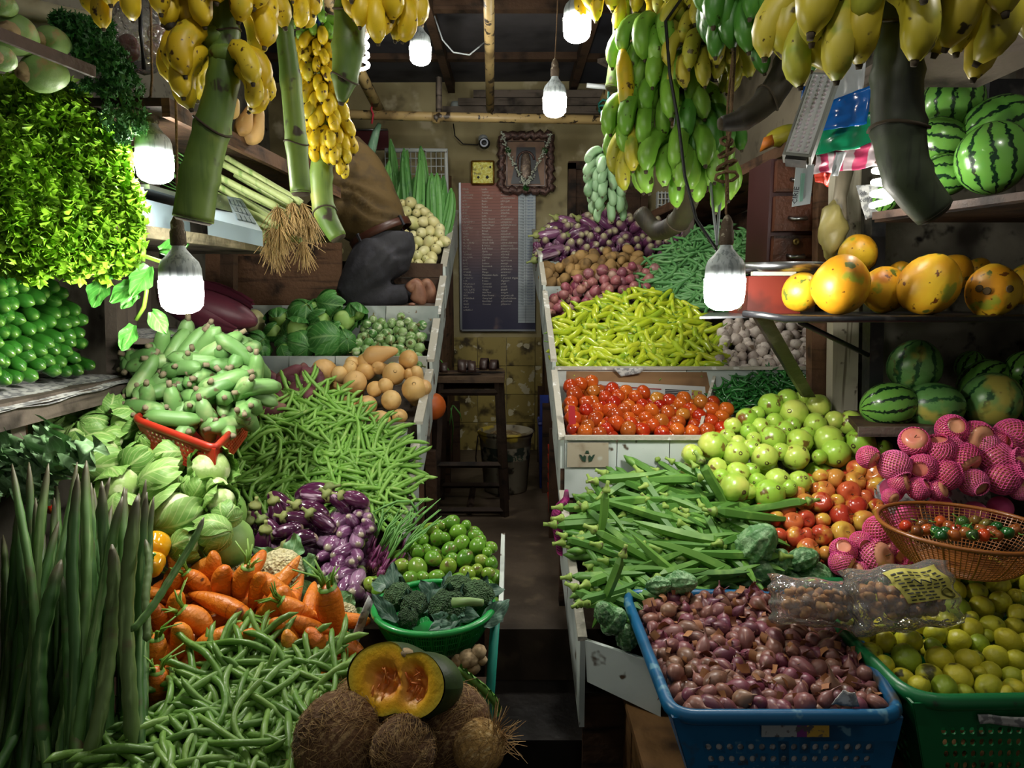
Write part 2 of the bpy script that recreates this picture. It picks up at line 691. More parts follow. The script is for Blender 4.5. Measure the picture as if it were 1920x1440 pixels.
# ceiling: sooty boards on dark beams
ce = MB()
ce.slab([(-2.2, .9, 2.5), (2.2, .9, 2.5), (2.2, 4.9, 2.5), (-2.2, 4.9, 2.5)], (0, 0, .06))
ceil = struct('ceiling', ce, m_blk)
for i in range(5):
    for j in range(3):
        b = MB()
        b.box((0, 0, 0), (.78, 1.26, .012))
        o = ob('panel', b, ceil, Matrix.Translation((-1.6 + .8 * i, 1.55 + 1.28 * j, 2.49 + R.uniform(-.006, .004))) @ Euler((R.uniform(-.006, .006), R.uniform(-.006, .006), 0)).to_matrix().to_4x4(), m_ceil, False)
        o.color = (R.random(), 0, 0, 1)
for i, x in enumerate((-1.2, -.4, .4, 1.2)):
    b = MB()
    b.box((x, 2.9, 2.45), (.045, 3.9, .07))
    ob('beam', b, ceil, None, m_dark, False)
for y in (2.0, 2.8, 3.5, 4.2):
    b = MB()
    b.box((0, y, 2.47), (4.2, .05, .045))
    ob('beam', b, ceil, None, m_dark, False)
b = MB()
for k in range(3):
    b.box((.35 + .1 * k, 4.66, 2.28 + .05 * k), (1.6, .08, .045))
ob('ledge_board', b, ceil, None, m_grey, False)
b = MB()
b.slab([P(1120, 118, 3.7), P(1160, 112, 3.2), P(1320, 150, 3.2), P(1220, 170, 3.8)], (0, 0, .02))
ob('loose_board', b, ceil, None, m_grey, False)

# cream pipes under the ceiling
def pipe(name, pts, r, label, m=None, n=12, cat='pipe'):
    mb = MB().tube(pts, r, n)
    return tag(ob(name, mb, None, None, m or m_pipe), label, cat)


pipe('ceiling_pipe', [P(560, 212, 4.0), P(820, 219, 4.0), P(1300, 228, 4.0)], .026, 'long cream painted pipe crossing level below the dark ceiling')
for x in (818, 1150):
    p = P(x, 221, 4.0)
    tag(ob('pipe_clamp', MB().tube([p + V((-.02, 0, 0)), p + V((.02, 0, 0))], .031, 12), None, None, m_pipe), 'raised joint collar on the level cream pipe ' + ('beside the wall camera' if x < 900 else 'behind the green banana bunch'), 'pipe collar')
pipe('ceiling_pipe', [P(919, 205, 4.05), P(918, 100, 3.4), P(916, -60, 2.7)], .023, 'cream pipe running forward above the junction of the level pipe')
pipe('ceiling_pipe', [P(712, 208, 4.05), P(672, 130, 3.6), P(610, -10, 3.0)], .03, 'slanting cream pipe with a red string, behind the ripe banana bunch')
pipe('ceiling_pipe', [P(1128, 205, 3.9), P(1175, 100, 3.5), P(1230, 30, 3.0)], .032, 'slanting cream pole wound with teal twine above the small plantain bunch')
pipe('upright_batten', [P(823, 145, 4.03), P(823, 212, 4.03)], .018, 'short upright batten standing on the level cream pipe', m_grey, 4, 'batten')
pipe('white_cable', [P(815, 30, 3.4), P(830, 75, 3.4), P(850, 98, 3.4), P(880, 103, 3.4), P(908, 80, 3.4)], .004, 'thin white cable sagging under the dark ceiling', m_cordw, 5, 'cable')
pipe('red_string', [P(700, 190, 3.95), P(696, 205, 3.95), P(700, 215, 3.95), P(697, 232, 3.95)], .006, 'red string knotted round the slanting pipe', mat('red_string', ['#8d1525'], .8), 5, 'string')
pipe('fluorescent_tube', [P(1100, 160, 3.6), P(1142, 164, 3.6)], .012, 'unlit white fluorescent tube lying above the level pipe', mat('tube_glass', ['#d5dde0'], .3), 8, 'tube')

# door at the back right, behind the small bunch
d = thing('door_1', None, None, P(1125, 560, 4.7))
tag(d, kind='structure')
D = MB()
a, b_ = P(1072, 312, 4.70), P(1200, 600, 4.70)
w, h = b_.x - a.x, a.z - b_.z
D.box(((a.x + b_.x) / 2 - d.location.x, 0, (a.z + b_.z) / 2 - d.location.z), (w, .05, h))
ob('door_leaf', D, d, None, m_dark, False)
D = MB()
for x in (a.x, b_.x):
    D.box((x - d.location.x, -.01, (a.z + b_.z) / 2 - d.location.z), (.05, .08, h + .03))
D.box(((a.x + b_.x) / 2 - d.location.x, -.01, a.z - d.location.z), (w + .05, .08, .05))
ob('door_frame', D, d, None, m_dark, False)
D = MB()
p = P(1088, 396, 4.66) - d.location
D.tube([p, p + V((0, -.03, 0)), p + V((0, -.035, -.05))], .008, 6)
ob('latch', D, d, None, m_rust)
pipe('brown_post', [P(838, 330, 4.55), P(842, 900, 4.55)], .03, 'dark brown timber post beside the price board', m_brown, 4, 'post')
pipe('brown_post', [P(1022, 560, 4.4), P(1038, 900, 4.4)], .035, 'dark timber post behind the stall on the far side of the bucket', m_dark, 4, 'post')

# ------------------------------------------------------------------ stall carcasses
def boards(parent, name, q, n, m, t=(0, .012, 0), gap=.0015, vertical=True):
    """a panel of n boards: q = bottom-left, bottom-right, top-right, top-left"""
    q = [V(p) for p in q]
    for i in range(n):
        u0, u1 = i / n, (i + 1) / n
        if vertical:
            L = lambda u, v: (q[0] * (1 - u) + q[1] * u) * (1 - v) + (q[3] * (1 - u) + q[2] * u) * v
            w = (q[1] - q[0]).length
            g = gap / w
            c = [L(u0 + g, 0), L(u1 - g, 0), L(u1 - g, 1), L(u0 + g, 1)]
        else:
            L = lambda u, v: (q[0] * (1 - u) + q[1] * u) * (1 - v) + (q[3] * (1 - u) + q[2] * u) * v
            g = gap / (q[3] - q[0]).length
            c = [L(0, u0 + g), L(1, u0 + g), L(1, u1 - g), L(0, u1 - g)]
        mb = MB().slab(c, V(t) + V((0, R.uniform(-.002, .002), 0)))
        o = ob(name, mb, parent, None, m, False)
        o.color = (R.random(), 0, 0, 1)


stall_r = thing('stepped_stall', 'stepped wooden stall of white painted bins on the tomato side of the aisle', 'stall', (0, 0, 0))
XR = .19
# side of the right stall: dark boards below, white capped rail along the steps
rp = [(1.66, .21), (2.27, .42), (2.3, .60), (2.67, .79), (2.7, .83), (3.3, 1.10), (3.36, 1.14), (3.62, 1.25), (3.66, 1.29), (3.9, 1.33), (4.5, 1.5)]
for (y0, z0), (y1, z1) in zip(rp, rp[1:]):
    if y1 - y0 < .1:
        continue
    x0, x1 = XR - (y0 - 1.66) * .015, XR - (y1 - 1.66) * .015
    lo = lambda z: z - .24
    mb = MB().slab([(x0, y0, lo(z0)), (x1, y1, lo(z1)), (x1, y1, z1), (x0, y0, z0)], (-.014, 0, 0))
    ob('side_panel', mb, stall_r, None, m_white, False)
    mb = MB().slab([(x0 + .004, y0, z0), (x1 + .004, y1, z1), (x1 - .02, y1, z1), (x0 - .02, y0, z0)], (0, 0, .012))
    ob('side_rail', mb, stall_r, None, m_edge, False)
for i in range(9):
    y = 2.3 + i * .27
    z = 0.3 + i * .125
    mb = MB().slab([(XR + .02, y, 0), (XR + .02, y + .262, 0), (XR + .02, y + .262, z + .12), (XR + .02, y, z)], (.012, 0, 0))
    ob('side_board', mb, stall_r, None, m_brown, False).color = (R.random(), 0, 0, 1)
for y in (2.32, 3.0, 3.7, 4.4):
    ob('leg', MB().box((XR - .0, y, .25), (.045, .045, .5)), stall_r, None, m_dark, False)
# fronts of the bins
boards(stall_r, 'front_board', [(XR - .01, 2.29, .40), (.72, 2.29, .40), (.72, 2.29, .605), (XR - .01, 2.29, .605)], 3, m_white)
ob('front_lip', MB().box((.45, 2.287, .612), (.54, .02, .014)), stall_r, None, m_edge, False)
boards(stall_r, 'front_board', [(XR - .02, 2.7, .64), (1.22, 2.7, .64), (1.22, 2.7, .80), (XR - .02, 2.7, .80)], 4, m_white)
ob('front_lip', MB().box((.7, 2.695, .806), (1.06, .025, .012)), stall_r, None, m_edge, False)
boards(stall_r, 'front_board', [P(1022, 592, 3.63), P(1260, 575, 3.63), P(1260, 534, 3.63), P(1020, 537, 3.63)], 3, m_white)
boards(stall_r, 'front_board', [P(1012, 536, 3.9), P(1290, 530, 3.9), P(1290, 486, 3.9), P(1006, 490, 3.9)], 3, m_white)
boards(stall_r, 'front_board', [P(1100, 1278, 1.66), P(1240, 1345, 1.56), P(1240, 1248, 1.56), P(1096, 1200, 1.66)], 1, m_white)
# divider between chillies and garlic, tomatoes and green chillies
ob('divider', MB().slab([P(1338, 700, 2.72), P(1310, 800, 2.35), P(1310, 825, 2.35), P(1338, 760, 2.72)], (.012, 0, 0)), stall_r, None, m_edge, False)
# under-frame behind the crates
boards(stall_r, 'bottom_board', [(XR, 1.70, -.35), (1.8, 1.70, -.35), (1.8, 1.72, .02), (XR, 1.72, .02)], 6, m_dark)

stall_l = thing('stepped_stall', 'stepped wooden stall of white painted bins on the cabbage side of the aisle', 'stall', (0, 0, 0))
XL = -.365
lp = [(2.2, .30), (2.5, .54), (2.58, .60), (2.97, .76), (3.0, .80), (3.28, .97), (3.3, 1.0), (3.62, 1.18), (3.65, 1.24), (4.2, 1.52), (4.5, 1.62)]
for (y0, z0), (y1, z1) in zip(lp, lp[1:]):
    if y1 - y0 < .1:
        continue
    mb = MB().slab([(XL, y0, z0 - .22), (XL, y1, z1 - .22), (XL, y1, z1), (XL, y0, z0)], (.014, 0, 0))
    ob('side_panel', mb, stall_l, None, m_white, False)
    mb = MB().slab([(XL - .012, y0, z0), (XL - .012, y1, z1), (XL + .022, y1, z1), (XL + .022, y0, z0)], (0, 0, .012))
    ob('side_rail', mb, stall_l, None, m_edge, False)
for i in range(9):
    y = 2.22 + i * .27
    z = .16 + i * .13
    mb = MB().slab([(XL - .03, y, 0), (XL - .03, y + .262, 0), (XL - .03, y + .262, z + .12), (XL - .03, y, z)], (-.012, 0, 0))
    ob('side_board', mb, stall_l, None, m_brown, False).color = (R.random(), 0, 0, 1)
for y in (2.3, 3.0, 3.7, 4.4):
    ob('leg', MB().box((XL - .0, y, .2), (.045, .045, .4)), stall_l, None, m_dark, False)
boards(stall_l, 'front_board', [P(560, 836, 2.58), P(762, 836, 2.58), P(765, 794, 2.58), P(560, 794, 2.58)], 2, m_white)
ob('front_lip', MB().tube([P(560, 797, 2.57), P(768, 797, 2.57)], .012, 4), stall_l, None, m_grey, False)
boards(stall_l, 'front_board', [P(455, 740, 3.0), P(800, 740, 3.0), P(802, 668, 3.0), P(455, 668, 3.0)], 4, m_white)
boards(stall_l, 'back_board', [P(430, 625, 3.29), P(818, 640, 3.29), P(822, 574, 3.29), P(430, 572, 3.29)], 4, m_white)
ob('divider', MB().slab([P(662, 690, 2.98), P(688, 600, 3.27), P(688, 640, 3.27), P(662, 720, 2.98)], (-.02, 0, 0)), stall_l, None, m_grey, False)
ob('standing_plank', MB().slab([P(600, 575, 3.30), P(815, 575, 3.30), P(815, 566, 3.62), P(600, 566, 3.62)], (0, 0, -.03)), stall_l, None, m_grey, False)
boards(stall_l, 'back_board', [P(440, 575, 3.6), P(826, 575, 3.6), P(830, 494, 3.64), P(440, 484, 3.64)], 3, m_dark, vertical=False)
# front extension under limes and eggplants
boards(stall_l, 'side_panel', [(-.035, 1.70, .24), (-.035, 2.13, .24), (-.035, 2.13, .33), (-.035, 1.70, .30)], 1, m_white, (.012, 0, 0))
boards(stall_l, 'side_board', [(-.055, 1.75, -.4), (-.055, 2.13, -.4), (-.055, 2.13, .25), (-.055, 1.75, .25)], 3, m_dark, (-.02, 0, 0))
boards(stall_l, 'front_board', [(-1.5, 1.12, -.42), (-.06, 1.12, -.42), (-.06, 1.12, .02), (-1.5, 1.12, .02)], 7, m_dark)
# ------------------------------------------------------------------ shapes of the produce
def ball(rx, rz, n=14, k=9, prof=None, lump=0.0, sd=0, lobes=0, la=0.0, top=0.0, bot=0.0, dw=.35, ry=None, bend=0.0, lf=1.0):
    pr = []
    for i in range(k + 1):
        ph = -pi / 2 + pi * i / k
        c = cos(ph) if 0 < i < k else 0
        r = rx * c * (prof(i / k) if prof else 1)
        z = rz * sin(ph)
        q = r / rx
        z -= top * math.exp(-(q / dw) ** 2) if i > k / 2 else 0
        z += bot * math.exp(-(q / dw) ** 2) if i < k / 2 else 0
        pr.append((r, z))

    def fn(p):
        p = V(p)
        if lobes:
            a = atan2(p.y, p.x)
            s = 1 + la * cos(lobes * a)
            p = V((p.x * s, p.y * s, p.z))
        if lump:
            d = mnoise.noise(p / max(rx, rz) * 1.3 * lf + V((sd * 7.3, sd * 3.1, 0)))
            p = p * (1 + lump * d)
        if ry:
            p.y *= ry / rx
        if bend:
            p.x += bend * (p.z / rz) ** 2 * rz
        return p
    return MB().lathe(pr, n, fn)


def curve_tube(L, r, bend, seg=10, n=6, taper=(.35, .35), flat=1.0, wob=0.0, sd=0, bumps=0, ridge=None, neck=None):
    """a pod along local Z, centred, bent in XZ"""
    rr = random.Random(sd)
    ph = rr.uniform(0, 6)
    pts = []
    rad = []
    for i in range(seg + 1):
        t = i / seg - .5
        if abs(bend) > 1e-3:
            Rr = L / bend
            p = V((Rr * (1 - cos(bend * t)), wob * sin(ph + t * 9), Rr * sin(bend * t)))
        else:
            p = V((0, wob * sin(ph + t * 9), L * t))
        e0, e1 = (t + .5) / taper[0], (.5 - t) / taper[1]
        f = min(1, sqrt(max(0.0, 1 - (1 - min(e0, 1)) ** 2))) * min(1, sqrt(max(0.0, 1 - (1 - min(e1, 1)) ** 2)))
        f = max(f, .12)
        if bumps:
            f *= 1 + .075 * sin(2 * pi * bumps * (t + .5))
        if neck:
            f *= neck(t + .5)
        pts.append(p)
        rad.append(r * f)
    return MB().tube(pts, rad, n, True, flat, ridge)


def sphere_leaf(Rr, az, wid, vmax, lift=0.02, curl=0.0, ruf=0.0, sd=0, nu=10, nv=9, sx=1, sz=1, v0=.08, pts=7):
    def f(u, v):
        q = u * 2 - 1
        w = wid * sin(pi * (.12 + .80 * v)) ** .7
        pol = v0 + v * (vmax - v0)
        a = az + q * w
        r = Rr * (1 + lift) + curl * v ** 3 * (1 + .6 * q * q) + .02 * Rr * abs(q) ** 3
        nn = mnoise.noise(V((q * 3, v * 4, sd * 5.7)))
        r += ruf * Rr * (abs(q) ** 2 + v * v) * sin(q * pts + v * 6 + sd) * .5 + .05 * Rr * nn
        return V((r * sin(pol) * cos(a) * sx, r * sin(pol) * sin(a) * sx, -r * cos(pol) * sz))
    return MB().grid(f, nu, nv)


I4 = Matrix()
# --- round fruit
m_tomato = mat('tomato_skin', ['#8f180a', '#a02a0e', '#aa4212', '#b45a1a', '#861c0c', '#b07628'], .18, mott=('#c0601c', 18, .6, .8), coat=.2)
K_tomato = Kind('tomato', 'tomato', [ball(.029, .027, 12, 8, lobes=5, la=.02, top=.006, bot=.002, lump=.06, sd=i).mesh('tomato', m_tomato) for i in range(3)])
m_guava = mat('guava_skin', ['#9fc648', '#8dbb3a', '#b3cf55', '#a8c94a'], .3, mott=('#c6cf62', 9, .52, .75), spots=[('#6d5a24', 30, .67, .73), ('#7a4f20', 11, .70, .76)], bump=(14, .5), coat=.15)
m_scar = mat('dry_brown_scar', ['#4a3a20', '#5d4a2a'], .9)
gsc = MB().lathe([(0, .0425), (.006, .0435), (.007, .046), (.004, .045), (0, .0435)], 7).mesh('calyx', m_scar)
K_guava = Kind('guava', 'guava', [(ball(.046, .045, 16, 10, lump=.07, sd=i, lobes=4, la=.012, lf=1.6).mesh('guava', m_guava), [('calyx', gsc, I4)]) for i in range(4)])
m_apple = mat('apple_skin', ['#a83324', '#bd4a30', '#c65a38', '#c98d40', '#b23a28'], .2, mott=('#d6b048', 13, .52, .68), streak=('#8d2018', (60, 60, 6), .6, .75), coat=.3)
m_stem = mat('brown_stem', ['#4a3420', '#5a4428'], .8)
ast = MB().tube([(0, 0, .018), (.001, 0, .026), (.004, 0, .034)], [.0012, .001, .0016], 5).mesh('stem', m_stem)
K_apple = Kind('apple', 'apple', [(ball(.035, .032, 16, 10, prof=lambda t: .9 + .16 * t, lump=.04, sd=i, top=.013, bot=.006, dw=.34).mesh('apple', m_apple), [('stem', ast, I4)]) for i in range(3)])
m_lime = mat('lime_peel', ['#d8cc38', '#c8c234', '#8fac2c', '#e0d240', '#bcbc32', '#d2c83a', '#7f9e2a'], .38, mott=('#86982c', 16, .58, .76), spots=[('#4d4a22', 22, .68, .76), ('#6d4a20', 9, .74, .78)], bump=(150, .12))
m_limeY = m_lime
K_lime = Kind('lime', 'lime', [ball(.0255, .029, 14, 9, lump=.05, sd=i, prof=lambda t: 1 - .12 * (abs(t - .5) * 2) ** 3).mesh('lime', m_lime) for i in range(3)])
m_amb = mat('green_ambarella_skin', ['#4f8424', '#62942c', '#6f9f30', '#558a28', '#85a238'], .25, mott=('#8a9a44', 20, .58, .75), spots=('#6b6038', 40, .66, .74), coat=.2)
K_amb = Kind('green_ambarella', 'fruit', [ball(.026, .031, 14, 9, lump=.05, sd=i + 4).mesh('green_ambarella', m_amb) for i in range(3)])
m_potato = mat('potato_skin', ['#9a7b4a', '#86693e', '#a98853', '#8a7048'], .8, mott=('#5f4a2c', 18, .52, .75), bump=(60, .25))
K_potato = Kind('potato', 'potato', [ball(.031, .04, 12, 8, lump=.16, sd=i, ry=.027).mesh('potato', m_potato) for i in range(4)])


def bulb_prof(neck=1.0):
    return [(0, -.5), (.10, -.52), (.28, -.47), (.44, -.3), (.5, -.04), (.44, .22), (.28, .42), (.13, .56), (.07, .72 * neck), (.05, .9 * neck), (.03, 1.02 * neck), (0, 1.03 * neck)]


def bulb(d, h, neck, n=11, sd=0, bend=.0, lob=0, la=0.0):
    return MB().lathe([(r * d, z * h) for r, z in bulb_prof(neck)], n, lambda p: V((p.x * (1 + la * cos(lob * atan2(p.y, p.x))) + bend * max(0, p.z) ** 2 / h, p.y * (1 + la * cos(lob * atan2(p.y, p.x))), p.z)) * (1 + .10 * mnoise.noise(V(p) / d * 2 + V((sd, 3 * sd, 0)))))


m_onion = mat('red_onion_skin', ['#8a4656', '#9c5a60', '#a8786a', '#7c3a50', '#b09080'], .4, streak=('#c09a86', (120, 120, 10), .55, .75), mott=('#6a4a34', 24, .6, .75))
K_onion = Kind('red_onion', 'onion', [bulb(.056, .044, .85, 12, i, .2).mesh('red_onion', m_onion) for i in range(3)])
m_shal = mat('shallot_skin', ['#6d3446', '#7a4450', '#83594a', '#5d2a40', '#8a6a54', '#74404c', '#755542'], .38, streak=('#b58a78', (160, 160, 14), .56, .78), mott=('#5a3a26', 30, .58, .75))
K_shal = Kind('shallot', 'shallot', [bulb(.031 + .004 * (i % 2), .031 + .004 * i, .80 + .16 * (i % 3), 9, i, (.35, -.3, .45, .2)[i]).mesh('shallot', m_shal) for i in range(4)])
m_garlic = mat('garlic_skin', ['#c8bdb2', '#b6a89e', '#d2cac0', '#a89a92'], .55, streak=('#8d7a76', (130, 130, 8), .55, .75), mott=('#7d6a58', 30, .62, .75))
K_garlic = Kind('garlic_bulb', 'garlic', [bulb(.05, .036, .9, 14, i, .3, 7, .05).mesh('garlic_bulb', m_garlic) for i in range(3)])
# --- pods
m_bean = mat('bean_skin', ['#78ab44', '#6da03c', '#86b652', '#7eae4a', '#649638'], .42, mott=('#a3c06a', 40, .6, .8), bump=(60, .2))
K_bean = Kind('green_bean', 'bean', [curve_tube(.255, .0076, (.3, 1.1, 1.9, -.8, 2.6, .6)[i], 14, 6, (.07, .07), .85, .010, i, 7).mesh('green_bean', m_bean) for i in range(6)])
m_beanb = mat('blue_green_bean_skin', ['#5d9455', '#528a4e', '#6da062'], .45, bump=(60, .2))
K_beanb = Kind('rear_green_bean', 'bean', [curve_tube(.19, .0085, (.3, 1.1, 1.7, -.8, .6, 2.2)[i], 10, 6, (.09, .09), .85, .004, i, 7).mesh('green_bean', m_beanb) for i in range(6)])  # green beans of the rear heap, named by their place
m_beanf = mat('dark_bean_skin', ['#6a9240', '#5d8836', '#7a9f4a', '#547c30'], .4, mott=('#86b060', 40, .6, .8), bump=(60, .25))
K_beanf = Kind('front_green_bean', 'bean', [curve_tube(.27, .0074, (.4, 1.3, 2.2, -.9, .15, 2.9)[i], 16, 7, (.07, .07), .85, .010, i, 11).mesh('green_bean', m_beanf) for i in range(6)])  # green beans of the front heap, likewise named by place
m_chil = mat('pale_chilli_skin', ['#b5c52c', '#a6bc28', '#c3cc3a', '#98b42a', '#bac834'], .22, mott=('#86aa2c', 20, .56, .76), coat=.3)
m_green = mat('fresh_green_stalk', ['#5f8f30', '#70a03a', '#4f8028'], .5)
chst = MB().tube([(0, 0, .052), (.002, 0, .062), (.007, 0, .074)], [.005, .0022, .002], 5).mesh('stem', m_green)
K_chil = Kind('wax_chilli', 'chilli', [(curve_tube(.115, .0135, (.35, .8, -.5, 1.1)[i], 9, 7, (.55, .16), .9, .003, i).mesh('wax_chilli', m_chil), [('stem', chst, Matrix.Translation((0, 0, -.003)))]) for i in range(4)])
m_schil = mat('dark_green_chilli_skin', ['#1c5420', '#28682a', '#174a1c', '#317432'], .25, coat=.3)
K_schil = Kind('green_chilli', 'chilli', [curve_tube(.09, .0052, (.4, 1.2, -.8, 1.8)[i], 8, 5, (.5, .1), 1, .003, i).mesh('green_chilli', m_schil) for i in range(4)])
m_okra = mat('okra_skin', ['#46782a', '#528430', '#66963c', '#3a6a24'], .5, mott=('#7aa64a', 22, .58, .76))
m_okcap = mat('okra_cap', ['#8aa84a', '#94b052', '#7c9c42'], .55, mott=('#5a5a30', 50, .62, .72))
okc = MB().tube([(0, 0, .088), (0, 0, .094), (0, 0, .098), (.001, 0, .108), (.002, 0, .118)], [.0105, .0115, .008, .0045, .005], 7).mesh('cap', m_okcap)
K_okra = Kind('okra_pod', 'okra', [(curve_tube(.185, .0105, (.1, .35, -.25)[i], 9, 10, (.75, .12), 1, .001, i, ridge=lambda j: 1.12 if j % 2 == 0 else .92).mesh('okra_pod', m_okra, False), [('cap', okc, I4)]) for i in range(3)])
m_cuc = mat('cucumber_skin', ['#2a661c', '#347624', '#235c17', '#3c7c28'], .25, streak=('#74ae4e', (45, 45, 5), .58, .8), tips=[('Z', .088, .106, '#7fb04a')], coat=.25)
K_cuc = Kind('cucumber', 'cucumber', [curve_tube(.2, .021, (.12, .3, -.2)[i], 11, 12, (.2, .14), 1, .001, i).mesh('cucumber', m_cuc) for i in range(3)])
m_sg = mat('ridged_gourd_skin', ['#5a9448', '#68a254', '#4f8840'], .5, streak=('#8fbf86', (90, 90, 6), .55, .75), mott=('#37683c', 30, .6, .8))
K_sg = Kind('ridge_gourd', 'gourd', [curve_tube(.48, .037, (.15, .4, -.3)[i], 12, 16, (.6, .3), 1, .002, i, ridge=lambda j: 1.1 if j % 2 == 0 else .88).mesh('ridge_gourd', m_sg, False) for i in range(3)])
m_drum = mat('drumstick_skin', ['#3d6a2c', '#4a7836', '#335c26', '#557f3c', '#5f7440'], .55, streak=('#8fae6a', (120, 120, 4), .52, .75), mott=('#5d5238', 14, .62, .8), tips=[('Z', .22, .33, '#57533c')])
K_drum = Kind('drumstick_pod', 'drumstick', [curve_tube(.68, .0100, (.06, .14, -.1, .2, -.18)[i], 34, 8, (.04, .22), 1, .004, i, 9 + i % 3, ridge=lambda j: (1.06, .93)[j % 2]).mesh('drumstick_pod', m_drum) for i in range(5)])
# --- aubergines
m_egg = mat('purple_aubergine_skin', ['#45183a', '#572347', '#3a1230', '#4d1f42'], .16, streak=('#b79bb2', (75, 75, 7), .56, .70), tips=[('Z', -.054, -.066, '#b7a58e')], coat=.5)
m_egg2 = mat('pale_aubergine_skin', ['#5c2a54', '#714069', '#87577f', '#4f2147', '#9a7494'], .2, streak=('#c0a6bc', (80, 80, 8), .50, .70), tips=[('Z', -.060, -.067, '#b0a98e')], coat=.4)
m_egg3 = mat('dusky_aubergine_skin', ['#562549', '#6b3a5c', '#7d5070', '#4b1e42', '#8f6d82'], .25, streak=('#b79fb0', (80, 80, 8), .52, .72), tips=[('Z', -.045, -.066, '#a59f7c')], coat=.35)
ep = lambda t: .82 + .3 * (1 - t) ** .6 - .28 * t ** 3
calyx = MB().lathe([(.012, .052), (.019, .056), (.016, .066), (.006, .072), (.0045, .085), (.0055, .095), (0, .096)], 10, lambda p: V((p.x, p.y, p.z - .012 * (cos(5 * atan2(p.y, p.x)) > .2) * (p.z < .058)))).mesh('calyx', mat('aubergine_calyx', ['#7d8a4a', '#8d9456', '#6a7a40'], .6))


def egg_var(m):
    return [(ball(.024, .068, 13, 11, prof=ep, lump=.05, sd=i, bend=(.12, -.1, .22)[i]).mesh('aubergine', m), [('calyx', calyx, Matrix.Translation(((.12, -.1, .22)[i] * .05, 0, 0)))]) for i in range(3)]


K_egg = Kind('aubergine', 'aubergine', egg_var(m_egg))
K_egg2 = Kind('aubergine', 'aubergine', egg_var(m_egg2))
K_egg3 = Kind('aubergine', 'aubergine', egg_var(m_egg3))
m_sgp = mat('small_green_aubergine_skin', ['#5f8f48', '#7da25c', '#8fae70', '#4f8440'], .3, streak=('#c9d6b0', (90, 90, 8), .5, .68), coat=.2)
sgc = MB().lathe([(.011, .011), (.013, .014), (.008, .019), (.003, .022), (.003, .032), (0, .033)], 8).mesh('calyx', mat('dry_green_calyx', ['#5f6a34', '#6f6a40'], .7))
K_sgp = Kind('green_aubergine', 'aubergine', [(ball(.021, .020, 12, 8, lump=.05, sd=i).mesh('green_aubergine', m_sgp), [('calyx', sgc, I4)]) for i in range(2)])
# --- gourds, melons
m_bnut = mat('butternut_skin', ['#d0aa6a', '#c89c5c', '#d8b678', '#cba066'], .5, mott=('#b58a4c', 10, .55, .75), streak=('#dec48c', (30, 30, 6), .6, .8))
bst = MB().lathe([(.013, -.092), (.016, -.098), (.009, -.0965), (0, -.094)], 8).mesh('blossom_scar', m_scar)
bnp = lambda t: 1.0 if t < .35 else 1.0 - .42 * min(1, (t - .35) / .3) + .28 * max(0, t - .75)
K_bnut = Kind('butternut_squash', 'squash', [(ball(.062, .1, 16, 13, prof=bnp, lump=.05, sd=i, bot=.006, dw=.3, bend=(.1, -.1, .05)[i]).mesh('butternut_squash', m_bnut), [('blossom_scar', bst, Matrix.Translation(((.1, -.1, .05)[i] * .1, 0, .004)) @ Matrix.Diagonal((.55, .55, 1, 1)))]) for i in range(3)])
m_wg = mat('cream_cucumber_skin', ['#d6cf98', '#cfc88c', '#ddd8a8', '#c9c78a'], .35, mott=('#b9bd7a', 12, .56, .76), tips=[('Z', -.056, -.0575, '#6d6a40')])
K_wg = Kind('cream_cucumber', 'cucumber', [ball(.042, .058, 14, 10, lump=.04, sd=i).mesh('cream_cucumber', m_wg) for i in range(3)])


def wm_stripes(c_dark, c_mid, n=9):
    def f(T, tc, w, col, nz):
        sp = T.n('SeparateXYZ', {0: tc})
        ang = T.math('ARCTAN2', sp.outputs[1], sp.outputs[0])
        wob = T.math('MULTIPLY', T.math('SUBTRACT', nz(18, 3), .5), 2.2)
        wob2 = T.math('MULTIPLY', T.math('SUBTRACT', nz(70, 2), .5), 2.0)
        s = T.math('ABSOLUTE', T.math('SINE', T.math('ADD', T.math('MULTIPLY', ang, n / 2.0), T.math('ADD', wob, wob2))))
        col = T.mix(T.math('MULTIPLY', T.step(nz(40, 3), .5, .6), .5), col, lin(c_mid))
        return T.mix(T.math('SUBTRACT', 1.0, T.step(s, .28, .5)), col, lin(c_dark))
    return f


m_wmA = mat('striped_melon_rind', ['#5f9a3c', '#6da446', '#548f36'], .25, stripes=wm_stripes('#12301a', '#5f9f42', 11), coat=.25)
m_wmB = mat('patched_melon_rind', ['#6aa055', '#74a85e', '#5d944c'], .32, stripes=wm_stripes('#24542c', '#5d9448', 9), mott=('#b9b052', 7.5, .55, .67), spots=('#6d5a34', 16, .70, .76))
K_wm = Kind('watermelon', 'watermelon', [ball(.095, .095, 24, 16, lump=.03, sd=1).mesh('watermelon', m_wmA), ball(.095, .095, 24, 16, lump=.03, sd=2).mesh('watermelon', m_wmB)])
m_pap = mat('papaya_skin', ['#d99a1c', '#dda622', '#d48e18'], .42, mott=[('#e0b82c', 9, .48, .68), ('#9aa030', 13, .60, .70), ('#c87a18', 7, .62, .76)], spots=[('#5f6a28', 22, .69, .73), ('#6d3c14', 36, .70, .74)], bump=(14, .35))
K_pap = Kind('papaya', 'papaya', [ball(.085, .092, 20, 13, lump=.05, sd=i, lobes=5, la=.025, prof=lambda t: 1.06 - .16 * t).mesh('papaya', m_pap) for i in range(3)])
# --- roots
m_car = mat('carrot_skin', ['#d9761c', '#dd8224', '#cf6816', '#e08e30'], .4, streak=('#a84c12', (10, 10, 170), .56, .72), mott=('#5a3218', 26, .68, .76), bump=(70, .5))
m_cgr = mat('carrot_greens', ['#6f9a34', '#5f8c2c', '#84a844'], .5)


